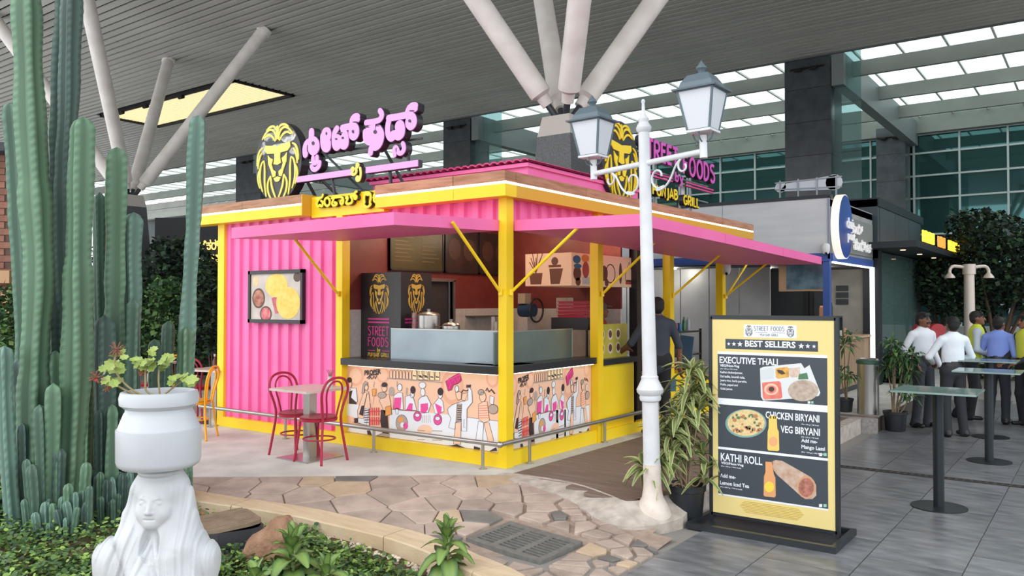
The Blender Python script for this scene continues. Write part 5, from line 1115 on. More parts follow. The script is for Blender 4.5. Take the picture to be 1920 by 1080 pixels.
CLUMPS = [
 ('tall clump of blue-green columnar cacti at the left edge', (95, 985), [
  ([(66, 975), (60, 800), (66, 640), (75, 520), (68, 400), (58, 250), (52, 100), (48, -80)], 46, 0),
  ([(105, 950), (103, 640), (100, 480), (106, 350), (112, 210), (121, 90), (126, -60)], 40, .5),
  ([(130, 940), (126, 600), (122, 480), (120, 320), (129, 200), (131, 90), (138, -60)], 32, .3),
  ([(50, 960), (46, 700), (44, 560), (36, 440), (29, 300), (20, 192)], 30, .15),
  ([(120, 950), (138, 800), (146, 640), (146, 500), (151, 350), (156, 219)], 44, .05),
  ([(30, 965), (16, 880), (10, 760), (8, 648)], 26, -.2), ([(40, 960), (39, 800), (37, 672)], 26, .1), ([(62, 950), (62, 740), (60, 556)], 30, .1),
  ([(100, 960), (102, 800), (104, 657)], 36, .15), ([(98, 965), (100, 860), (100, 718)], 30, -.1), ([(80, 985), (78, 880), (74, 758)], 24, -.15), ([(45, 960), (43, 870), (42, 793)], 20, -.1),
  ([(72, 1000), (66, 940), (60, 870)], 19, -.3), ([(66, 985), (56, 920), (50, 860)], 18, -.2), ([(86, 1002), (86, 980), (85, 940)], 17, -.35), ([(99, 1000), (99, 975), (98, 943)], 16, -.35), ([(128, 990), (129, 950), (128, 906)], 17, -.3), ([(141, 985), (142, 955), (141, 922)], 14, -.3), ([(118, 1005), (112, 985), (105, 955)], 14, -.4), ([(134, 1000), (140, 980), (146, 950)], 13, -.4), ([(74, 1008), (70, 990), (66, 960)], 14, -.4), ([(105, 960), (110, 900), (112, 840)], 20, -.1), ([(150, 975), (158, 920), (162, 866)], 20, -.1), ([(124, 1008), (124, 995), (123, 970)], 11, -.4), ([(58, 1000), (50, 970), (46, 935)], 13, -.3), ([(92, 1010), (93, 1000), (92, 980)], 11, -.45), ([(112, 1000), (116, 960), (118, 930)], 13, -.3)]),
 ('middle clump of green columnar cacti behind the white pot', (200, 955), [
  ([(212, 950), (212, 700), (215, 540), (217, 400), (219, 276)], 42, .2), ([(242, 945), (244, 700), (249, 560), (247, 480), (251, 398)], 30, .35), ([(188, 945), (190, 700), (187, 540), (187, 360)], 22, .3),
  ([(196, 945), (198, 780), (196, 590)], 34, 0), ([(240, 935), (246, 760), (250, 558)], 27, .1), ([(187, 950), (188, 860), (187, 768)], 24, -.1), ([(208, 950), (209, 850), (210, 758)], 26, -.15), ([(228, 950), (230, 860), (232, 780)], 24, .1),
  ([(199, 968), (199, 930), (200, 898)], 15, -.3), ([(180, 965), (180, 930), (181, 890)], 15, -.2), ([(226, 960), (228, 920), (229, 886)], 17, -.2), ([(206, 975), (205, 960), (206, 940)], 11, -.35), ([(216, 970), (220, 950), (222, 925)], 12, -.3), ([(190, 975), (189, 955), (188, 930)], 12, -.35), ([(236, 955), (240, 920), (242, 880)], 15, -.1), ([(172, 965), (167, 930), (164, 890)], 16, -.2), ([(212, 978), (212, 960), (211, 935)], 10, -.4), ([(168, 950), (168, 850), (172, 640)], 34, .6)]),
 ('slender single cactus group right of the white pot', (335, 935), [
  ([(338, 930), (344, 760), (350, 640), (356, 520), (363, 420), (368, 300), (373, 216)], 33, 0), ([(292, 925), (291, 760), (290, 635)], 26, .2), ([(311, 930), (312, 740), (316, 601)], 21, .1), ([(346, 932), (347, 740), (349, 612)], 26, -.1),
  ([(340, 945), (341, 905), (340, 868)], 20, -.3), ([(350, 945), (352, 915), (352, 884)], 14, -.3), ([(330, 940), (330, 900), (328, 850)], 18, -.1)])]
rc = random.Random(11)
for q in range(16): x_ = rc.uniform(72, 165); b_ = 1004 - abs(x_ - 110) * .35; h_ = rc.uniform(28, 75); CLUMPS[0][2].append(([(x_, b_), (x_ + rc.uniform(-4, 4), b_ - h_ / 2), (x_ + rc.uniform(-9, 9), b_ - h_)], rc.uniform(11, 17), rc.uniform(-.35, -.1)))
for q in range(16): x_ = rc.uniform(172, 244); b_ = 972 - abs(x_ - 205) * .3; h_ = rc.uniform(25, 85); CLUMPS[1][2].append(([(x_, b_), (x_ + rc.uniform(-3, 3), b_ - h_ / 2), (x_ + rc.uniform(-6, 6), b_ - h_)], rc.uniform(9, 16), rc.uniform(-.3, -.05)))
for lbl, (bx_, by_), stems in CLUMPS:
    p0 = at_z(bx_, by_, -.06); d0 = (p0 - CAM).dot(FWD)
    t = thing('columnar_cactus', lbl, 'cactus', (p0.x, p0.y, p0.z - .05), 0, 'columnar cacti in the bed')
    for pts, w_, dd in stems:
        d = d0 + dd; P = [at_d(px, py, d) for px, py in pts]; P[0].z = -.2; P = [q - t.location for q in P]
        link('stem', cactus_mesh(P, w_ * d / F_PX * (1.12 if w_ < 26 else 1.17), 5 if w_ < 26 else 4, rc.choice(CG), rc), t)
# ================================================================ STATUE
SD = 2.6; S0 = at_d(297, 1000, SD); S0.z = -.28
m_mar = mat('white_marble', '#b6b9bd', .45, col2='#c0c3c6', scale=7, bump=.05, bscale=120)
def statue():
    t = thing('garden_statue', 'white marble statue of a veiled woman carrying a pot', 'statue', S0, YAW + PI)
    z0 = S0.z; k = lambda z: z - z0
    def c(x0, y0, z0_, x1, y1, z1, r0, r1, b=.015): return ('c', ((-x0, y0, k(z0_)), (-x1, y1, k(z1)), r0, r1), 0, b)
    def e(x, y, z, rx, ry, rz, b=.012): return ('e', ((-x, y, k(z)), (rx, ry, rz)), 0, b)
    face = [e(0, -.012, 1.035, .062, .072, .082), e(0, .016, 1.004, .053, .054, .058, .02), e(0, .034, .972, .036, .034, .026, .02), e(0, .05, .957, .017, .015, .011, .018), e(-.031, .038, .993, .022, .021, .021, .02), e(.031, .038, .993, .022, .021, .021, .02),
        c(0, .064, 1.034, 0, .079, 1.003, .0045, .007, .008), e(0, .0785, 1.0005, .0075, .006, .0055, .006), e(-.0085, .071, .9985, .005, .006, .0045, .005), e(.0085, .071, .9985, .005, .006, .0045, .005)]
    for s in (-1, 1): face += [c(s * .038, .046, 1.038, s * .024, .059, 1.043, .0035, .004, .006), c(s * .024, .059, 1.043, s * .008, .064, 1.039, .004, .0035, .006), ('s', ((-s * .023, .074, k(1.0275)), (.0145, .0125, .0075)), 0, 0), e(s * .023, .0565, 1.0262, .0118, .0085, .0062, .002), c(s * .036, .0525, 1.0258, s * .024, .0635, 1.0315, .0018, .002, .002), c(s * .024, .0635, 1.0315, s * .0115, .0635, 1.0265, .002, .0018, .002), c(s * .034, .054, 1.0215, s * .022, .0625, 1.0192, .0014, .0016, .002), c(s * .022, .0625, 1.0192, s * .0125, .063, 1.0225, .0016, .0014, .002)]
    face += [('s', ((0, .070, k(.9775)), (.021, .008, .0016)), 0, 0), c(-.025, .0525, .9825, -.004, .0635, .9805, .0016, .0030, .003), c(.025, .0525, .9825, .004, .0635, .9805, .0016, .0030, .003), c(-.004, .0635, .9803, .004, .0635, .9803, .003, .003, .002), c(-.019, .0555, .9755, 0, .0615, .9725, .0025, .0038, .003), c(.019, .0555, .9755, 0, .0615, .9725, .0025, .0038, .003)]
    body = [c(0, -.01, .97, 0, -.012, .86, .036, .045, .02), c(-.135, -.005, .835, .13, -.005, .835, .055, .055, .04), e(0, .0, .72, .135, .088, .16, .05), e(-.055, .055, .70, .06, .055, .06, .03), e(.055, .055, .70, .06, .055, .06, .03),
        c(-.135, -.0, .84, -.155, .015, .52, .058, .05, .05), c(-.155, .01, .52, -.08, .1, .42, .04, .034, .03), c(.115, -.01, .84, .13, -.01, .52, .055, .05, .06), c(.13, 0, .52, .08, .1, .42, .04, .034, .03),
        c(0, 0, .62, 0, 0, .35, .12, .14, .05), c(0, 0, .4, 0, 0, z0 + .02, .15, .2, .06)]
    scarf = [e(0, -.022, 1.05, .086, .078, .082, .01), ('c', ((0, -.022, k(1.04)), (0, -.02, k(.86)), .09, .158, (1, .60)), 0, .02), c(-.078, -.016, 1.05, -.088, -.012, .97, .018, .022, .02), c(.078, -.016, 1.05, .09, -.012, .97, .018, .022, .02),
        c(-.088, -.005, .97, -.085, .03, .90, .022, .03, .03), c(-.085, .03, .90, -.02, .075, .78, .03, .036, .03), c(-.02, .075, .78, .03, .09, .62, .036, .05, .03), c(.09, -.005, .97, .095, .03, .88, .024, .036, .03), c(.095, .03, .88, .12, .05, .70, .036, .055, .03), c(.12, .05, .70, .135, .045, .45, .055, .065, .03), c(.05, .05, .84, .06, .085, .62, .02, .05, .03),
        ('s', ((0, .085, k(.905)), (.034, .055, .062)), 0, 0), e(0, -.01, 1.112, .066, .066, .018, .006)]
    lo = (-.27, -.24, .0); hi = (.27, .19, k(1.14))
    def disp(P):
        x, y, z = -P[..., 0], P[..., 1], P[..., 2] + z0
        fd = np.sqrt((x / .052) ** 2 + ((y - .06) / .06) ** 2 + ((z - 1.0) / .068) ** 2)
        m = np.clip((fd - 1.15) * 4, 0, 1) * np.clip((1.085 - z) * 40, 0, 1)
        arm = np.clip((-.105 - x) * 30, 0, 1) * np.clip((.86 - z) * 40, 0, 1)
        ph = 190 * (np.abs(x) * (.85 + .35 * (1 - z)) - np.where(x < .03, .28, .06) * (.98 - z)) + 1.5 * np.sin(9 * z)
        return m * (1 - arm * .85) * (.0026 * np.sin(ph) + .0018 * np.sin(1.7 * ph + 1) + .001 * np.sin(3.1 * ph))
    VV, FF, off = [], [], 0
    for zl, zh, h in ((k(.60), k(1.14), .0036), (0., k(.607), .011)):
        l2 = (-.23, -.2, zl) if h < .01 else (lo[0], lo[1], zl); h2 = (.23, .16, zh) if h < .01 else (hi[0], hi[1], zh)
        P = grid(l2, h2, h); D = smin(field(P, body), field(P, scarf), .006) + disp(P)
        if h < .01: D = smin(D, field(P, face), .004)
        D[0] = D[-1] = 1; D[:, 0] = D[:, -1] = 1; D[:, :, -1] = 1; D[:, :, 0] = 1
        V, Fc = snet(D, np.array(l2, float), h); VV.append(V); FF.append(Fc + off); off += len(V)
    V = np.concatenate(VV); Fc = np.concatenate(FF)
    me = bpy.data.meshes.new('figure'); me.from_pydata(V.tolist(), [], Fc.tolist()); me.update(); me.materials.append(m_mar); me.polygons.foreach_set('use_smooth', [True] * len(me.polygons))
    link('figure', me, t)
    boxpart('plinth', (-.24, -.24, -.06), (.24, .24, .012), m_mar, t)
statue()
zp = 1.132; pp_ = Vector((S0.x, S0.y, zp))
pt = thing('white_pot', 'white glazed planter pot balanced on the statue head', 'pot', pp_)
m_glz = mat('white_glaze', '#babec3', .3, col2='#b4b8bd', scale=4)
MB().lathe([(0, 0), (.112, 0), (.122, .008), (.126, .02), (.127, .116), (.1265, .121), (.1225, .1225), (.104, .170), (.100, .176), (.100, .184), (.108, .190), (.117, .197), (.119, .218), (.114, .236), (.106, .238), (.102, .23), (.098, .2), (.098, .17)], 48).obj('pot_body', m_glz, pt, 1)
MB().lathe([(0, .172), (.099, .172), (.099, .165), (0, .165)], 24).obj('soil', m_soil, pt)
gr = thing('potted_geranium', 'leggy geranium with scalloped leaves in the white pot', 'plant', pp_ + Vector((0, 0, .17)))
m_gl = mat('geranium_leaf', '#6f8f48', .55, col2='#a9b25c', scale=18); m_gs = mat('geranium_stem', '#9a8a62', .7); m_dry = mat('dry_flower', '#8a5a44', .8)
def gp_(px, py, dd=0): return at_d(px, py, SD + dd) - gr.location
leafm = []
for q in range(3):
    r_ = random.Random(q); n = 14; vs = [(0, 0, 0)] + [((1 + .13 * math.cos(i * PI)) * math.cos(2 * PI * i / n), (1 + .13 * math.cos(i * PI)) * math.sin(2 * PI * i / n), .18 + .12 * r_.random()) for i in range(n)]
    leafm.append(MB().add(vs, [(0, i + 1, (i + 1) % n + 1) for i in range(n)]).mesh(m_gl))
rg = random.Random(21)
def gstem(*pts):
    MB().tube(smooth([gp_(*p) for p in pts], 2), .0032, 6).obj('stem', m_gs, gr)
def gleaves(cx, cy, sx_, sy_, n, dd=0, r=(.012, .02)):
    for _ in range(n):
        p = gp_(cx + rg.gauss(0, sx_), cy + rg.gauss(0, sy_), dd + rg.uniform(-.03, .03)); s = rg.uniform(*r); e_ = Vector((-FWD.x * .5 + rg.uniform(-.5, .5), -FWD.y * .5 + rg.uniform(-.5, .5), rg.uniform(.3, 1))).to_track_quat('Z', 'Y').to_euler()
        link('leaf', leafm[rg.randrange(3)], gr, p, e_, s)
gstem((300, 745), (297, 715), (298, 690)); gstem((302, 745), (320, 730), (340, 715)); gstem((298, 744), (272, 735), (273, 715), (272, 690)); gstem((296, 744), (265, 742), (235, 722), (218, 700), (214, 680), (218, 662)); gstem((290, 745), (250, 740), (215, 720), (190, 710))
gleaves(297, 680, 14, 9, 15); gleaves(345, 712, 14, 5, 10, -.02); gleaves(270, 683, 10, 4, 6); gleaves(222, 682, 10, 10, 8); gleaves(214, 718, 13, 5, 7); gleaves(205, 692, 6, 4, 3)
for px, py, s in ((219, 655, 15), (180, 707, 13), (200, 728, 8), (268, 697, 9)):
    g = MB(); c_ = gp_(px, py)
    for _ in range(22): v = Vector((rg.gauss(0, 1), rg.gauss(0, 1), rg.gauss(.2, .8))).normalized() * s * SD / F_PX; g.tube([c_, c_ + v], [.0012, .0018], 4)
    g.obj('dry_flower', m_dry, gr)
MB().sphere(gp_(181, 713), .006).obj('red_petal', mat('red_petal', '#c23a34', .6), gr); MB().sphere(gp_(273, 686, .02), .009).obj('red_petal', mat('red_petal', '#c23a34', .6), gr)
# ================================================================ BED DETAILS
def at_bed(px, py):
    z = -.2
    for _ in range(8): p = at_z(px, py, z); z = bedz(p.x, p.y)
    p.z = z; return p
# ground cover (uncountable)
rl_ = random.Random(4); g = MB(); at = []
cols = [lin(c)[:3] for c in ('#4c6b32', '#3c5a2c', '#6b8a3c', '#7f9a4a', '#2f4a2a', '#556f3c')]
def leafquad(p, s, wr=.45, up=.6):
    d = Vector((rl_.gauss(0, 1), rl_.gauss(0, 1), rl_.uniform(-.1, up))).normalized(); n = Vector((rl_.gauss(0, .5), rl_.gauss(0, .5), 1)); x = d.cross(n).normalized() * s * wr
    g.add([p, p + d * s * .3 + x * .9, p + d * s * .75 + x * .8, p + d * s, p + d * s * .75 - x * .8, p + d * s * .3 - x * .9], [(0, 1, 2, 3, 4, 5)]); c = rl_.choice(cols); f = rl_.uniform(.8, 1.5); at.extend([(c[0] * f, c[1] * f, c[2] * f, 1)] * 6)
def scatter(n, pxr, pyr, s=(.02, .045), hmax=.10, bare=.0):
    c = 0
    while c < n:
        px, py = rl_.uniform(*pxr), rl_.uniform(*pyr); p = at_bed(px, py); c += 1
        if p.y > kerb_y(min(max(p.x, -8.9), 3.3)) - (.2 if p.x > -.1 else .06): continue
        if math.sin(p.x * 7 + 1) * math.sin(p.y * 6.3) > 1 - bare: continue
        if abs(p.x + .5) < .36 and abs(p.y + 2.84) < .34: continue
        h = hmax * rl_.random() ** 1.5; leafquad(p + Vector((rl_.gauss(0, .02), rl_.gauss(0, .02), h + .005)), rl_.uniform(*s))
scatter(9000, (-60, 270), (880, 1150), hmax=.12, bare=.25); scatter(3500, (250, 420), (950, 1150)); scatter(9000, (380, 780), (1000, 1180), s=(.02, .05), hmax=.09, bare=.1); scatter(1500, (500, 600), (965, 1040), hmax=.07); scatter(700, (370, 420), (955, 985), s=(.015, .03), hmax=.04); scatter(900, (760, 900), (1050, 1120), bare=.5, hmax=.05)
ob = g.obj('ground_cover', mat('groundcover_leaf', '#4c6b32', .6, attr='col'), None, None, at); tag(ob, 'low leafy green ground cover over the garden soil', 'ground cover', None, 'stuff')
# small upright sprigs: dark green bushes at the far left
def shrub(name, label, c, r, n, col, size=.05, grp=None, stem=True, z0=None, wr=.4):
    t = thing(name, label, 'shrub' if name != 'tree' else 'tree', (c[0], c[1], z0 if z0 is not None else c[2] - r[2]), 0, grp); g = MB(); A = []; rs_ = random.Random(len(bpy.data.objects))
    L0 = Vector(c) - t.location
    for _ in range(n):
        while True:
            q = Vector((rs_.uniform(-1, 1), rs_.uniform(-1, 1), rs_.uniform(-1, 1)))
            if .25 < q.length < 1 + .2 * math.sin(5 * q.x + 3 * q.z): break
        p = L0 + Vector((q.x * r[0], q.y * r[1], q.z * r[2])); s = size * rs_.uniform(.6, 1.4); d = Vector((rs_.gauss(0, 1), rs_.gauss(0, 1), rs_.gauss(.1, .6))).normalized(); x = d.cross(Vector((rs_.gauss(0, .6), rs_.gauss(0, .6), 1))).normalized() * s * wr
        g.add([p, p + d * s * .5 + x, p + d * s, p + d * s * .5 - x], [(0, 1, 2, 3)]); cc = rs_.choice(col); f = rs_.uniform(.7, 1.3); A += [(cc[0] * f, cc[1] * f, cc[2] * f, 1)] * 4
    g.obj('foliage', mat('shrub_leaf', '#3c5a2c', .55, attr='col'), t, None, A)['kind'] = 'stuff'
    if stem:
        s = MB()
        for k in range(6): a = 2 * PI * k / 6; s.tube([(0, 0, 0), (math.cos(a) * r[0] * .25, math.sin(a) * r[1] * .25, L0.z), (math.cos(a) * r[0] * .55, math.sin(a) * r[1] * .55, L0.z + r[2] * .5)], [.02, .014, .006], 5)
        s.obj('branches', mat('bark', '#5b4a3c', .9), t)
    return t
DG = [lin(c)[:3] for c in ('#24382a', '#1c2e22', '#2f4a30', '#3a5638', '#18261e')]
MG = [lin(c)[:3] for c in ('#3f6438', '#2f5230', '#54783f', '#6a8a4a', '#2a4428')]
p = at_bed(8, 985); shrub('low_shrub', 'small dark shrub at the lower left edge of the bed', (p.x, p.y, p.z + .12), (.2, .2, .13), 700, MG, .045)
# pebbles along the kerb
rp = random.Random(9); pms = []
for q in range(4):
    vs = MB().sphere((0, 0, 0), 1, 10, 7, (1, rp.uniform(.7, .95), rp.uniform(.6, .8))); pms.append(vs.mesh(jitter(mat('pebble_stone', '#cdb9a4', .6, col2='#e0d2c2', scale=2), .18), 2))
npb = 0
for q in range(13):
    for _ in range(7):
        s = rp.uniform(.014, .025); x_ = -.12 + q * .125 + rp.uniform(-.06, .06); p = Vector((x_, kerb_y(x_) - .03 - .11 * rp.random(), 0))
        if p.y > kerb_y(p.x) - .02: p.y = kerb_y(p.x) - .025
        o = link('pebble', pms[npb % 4], None, (p.x, p.y, bedz(p.x, p.y) + s * .45), (0, 0, rp.uniform(0, 6)), s); npb += 1
        tag(o, 'one of the pale rounded pebbles lining the kerb', 'pebble', 'pale pebbles along the kerb')
# boulder
p = at_bed(512, 1060); rb = random.Random(2); b = MB().sphere((0, 0, 0), 1, 20, 14)
nv = []
for v in b.v:
    q = Vector(v); f = 1 + .10 * math.sin(4 * q.x + 2 * q.z) + .06 * math.sin(9 * q.y + 5 * q.z) + .04 * math.sin(13 * q.x)
    q = q * f; x = q.x * .19; y = q.y * .12; z = q.z * .20; nv.append((x + z * .35, y, z + .12))
b.v = nv; o = b.obj('boulder', mat('boulder_stone', '#83604a', .85, col2='#a07c62', scale=9, bump=.7, bscale=40), None, 2); tag(o, 'rough brown boulder in the planting bed', 'rock'); o.location = p; o.rotation_euler = (0, 0, YAW)
p = at_bed(378, 975); one('small_rock', MB().sphere((0, 0, .03), .06, 10, 8, (1.2, .9, .7)), mat('terracotta_stone', '#a8705a', .85, bump=.5, bscale=30), 'reddish stone beside the valve box', 'rock', p, smooth_=2)
# valve box with a tilted lid
vb = thing('valve_box', 'black irrigation valve box with a tilted brown lid', 'valve box', (-.5, -2.84, -.2), -.36)
rp_ = [(.30, -.12), (.27, -.2), (.2, -.235), (-.2, -.235), (-.27, -.2), (-.30, -.12), (-.30, .12), (-.27, .2), (-.2, .235), (.2, .235), (.27, .2), (.30, .12)]
w_ = MB(); k = len(rp_); vs = [(x * 1.06, y * 1.06, 0) for x, y in rp_] + [(x, y, .2) for x, y in rp_] + [(x * .93, y * .93, .2) for x, y in rp_] + [(x * .93, y * .93, .1) for x, y in rp_]
w_.add(vs, [(r * k + i, r * k + (i + 1) % k, (r + 1) * k + (i + 1) % k, (r + 1) * k + i) for r in range(3) for i in range(k)] + [tuple(range(3 * k, 4 * k))]); w_.obj('box_wall', mat('box_black', '#34343a', .5), vb)
lid = MB(); lid.prism([(x * .91, y * .91) for x, y in rp_], planeZ(0), .025)
for k in range(11): lid.box((-.25 + k * .048, -.19, .025), (-.235 + k * .048, .19, .03))
o = lid.obj('lid', mat('lid_brown', '#7d6b58', .6, col2='#8f7c68', scale=10), vb); o.location = (0, .01, .2); o.rotation_euler = (.07, -.03, 0)
hp = [at_bed(300, 935), at_bed(345, 945), at_bed(395, 957), at_bed(440, 968)]; one('garden_hose', MB().tube(smooth([(q.x, q.y, q.z + .05 + .02 * (i % 2)) for i, q in enumerate(hp)], 2), .013, 8), mat('hose_black', '#232428', .5), 'black irrigation hose lying along the kerb', 'hose', smooth_=2)
# broad-leaved succulents
def ribleaf(L, W, droop, curl, m, wavy=0., ca=None, cb=None, n=8):
    """arched leaf along +X; centre and edge colours"""
    g = MB(); A = []; vs = []
    for i in range(n + 1):
        t_ = i / n; w__ = W * (math.sin(PI * min(t_ * .9 + .06, 1)) ** .75) / 2 * (1 + wavy * math.sin(i * PI)); x = L * t_; z = L * (curl * t_ - droop * t_ * t_)
        for s, kf in ((-1, 1), (-.45, .5), (0, 0), (.45, .5), (1, 1)):
            vs.append((x, s * w__, z + abs(s) * w__ * .35 + (wavy * .12 * W * math.cos(i * PI) if abs(s) == 1 else 0))); c = ca if abs(s) < .5 else cb; A.append((c[0], c[1], c[2], 1))
    g.add(vs, [(i * 5 + j, i * 5 + j + 1, i * 5 + 6 + j, i * 5 + 5 + j) for i in range(n) for j in range(4)]); return g.mesh(m, 2, A)
m_lf = mat('leaf_two_tone', '#5b7a45', .5, attr='col')
sc_m = [ribleaf(L, W, d, c, m_lf, .18, lin('#7f9a52')[:3], lin('#3f6238')[:3], 10) for L, W, d, c in ((.17, .085, .9, .6), (.15, .075, .6, .9), (.12, .055, .3, 1.0), (.19, .095, 1.1, .45))]
def succulent(px, py, h, n, lbl, sc=1.):
    p = at_bed(px, py); t = thing('broad_leaf_succulent', lbl, 'plant', p, 0, 'broad-leaved succulents'); MB().tube([(0, 0, 0), (.01, 0, h * .6), (.0, .01, h)], [.014, .012, .006], 7).obj('stalk', mat('succulent_stalk', '#8a9a62', .6), t, 2); r_ = random.Random(int(px))
    for k in range(n):
        f = k / n; a = k * 2.4 + r_.uniform(-.2, .2); link('leaf', sc_m[3 if f < .3 else 0 if f < .6 else 1 if f < .85 else 2], t, (0, 0, h * (.25 + .72 * f)), (0, .25 - .95 * f, a), sc * (1.35 - .5 * f))
succulent(838, 1092, .38, 24, 'tall broad-leaved succulent in front of the flagstones'); succulent(548, 1110, .33, 24, 'broad-leaved succulent in front of the brown boulder', 1.15); succulent(612, 1125, .2, 14, 'low broad-leaved succulent between boulder and pebbles'); succulent(480, 1130, .16, 12, 'small broad-leaved succulent below the valve box')
# ================================================================ POTTED DRACAENA
dm = [ribleaf(L, .05, d, c, m_lf, 0, lin('#74894f')[:3], lin('#d6cf98')[:3], 7) for L, d, c in ((.22, 1.0, .55), (.19, .7, .8), (.16, .4, .9), (.24, 1.3, .4))]
dp = at_z(1287, 974, PLZ); dp.z = PLZ + .002
dr = thing('potted_dracaena', 'variegated dracaena in a black pot beside the lamp post', 'potted plant', dp)
m_bp = mat('black_plastic', '#23272c', .45)
def blackpot(t, r, h):
    MB().lathe([(0, 0), (r * .78, 0), (r * .8, .01), (r * .93, h * .82), (r * .95, h * .83), (r, h * .84), (r * 1.02, h), (r * .95, h), (r * .92, h * .9), (r * .9, h * .86)], 32).obj('pot', m_bp, t, 1); MB().lathe([(0, h * .87), (r * .93, h * .87), (r * .93, h * .8), (0, h * .8)], 20).obj('soil', m_soil, t)
blackpot(dr, .165, .30)
rd = random.Random(31); DD = (dp - CAM).dot(FWD)
for (px, py, dd, n) in ((1296, 700, 0, 14), (1300, 735, .05, 20), (1312, 765, -.05, 18), (1288, 760, 0, 14), (1258, 815, -.05, 18), (1244, 838, .05, 12), (1285, 810, .1, 16), (1208, 878, -.08, 14), (1240, 872, -.1, 14), (1318, 850, .0, 10), (1280, 850, .05, 12), (1325, 880, -.05, 8), (1322, 905, -.05, 5), (1270, 785, -.05, 14), (1236, 815, 0, 10), (1225, 880, -.05, 10), (1300, 790, .08, 16), (1316, 720, .03, 12), (1262, 850, -.08, 12)):
    q = at_d(px, py, DD + dd) - dr.location; b0 = Vector((rd.uniform(-.05, .05), rd.uniform(-.05, .05), .25)); mid = (b0 * .4 + q * .6) + Vector((0, 0, -.1 if py > 800 else 0))
    MB().tube(smooth([b0, b0 * .7 + q * .3 + Vector((0, 0, .02)), mid, q], 2), [.008] * 0 or .007, 6).obj('cane', mat('dracaena_cane', '#a08a72', .8), dr)
    n = int(n * 1.7)
    for k in range(n): f = k / n; link('leaf', dm[rd.randrange(4)], dr, q + Vector((0, 0, .05 * (f - .5))), (rd.uniform(-.3, .3), -.7 * f + rd.uniform(-.2, .25), k * 2.4 + rd.uniform(-.3, .3)), rd.uniform(.75, 1.1))
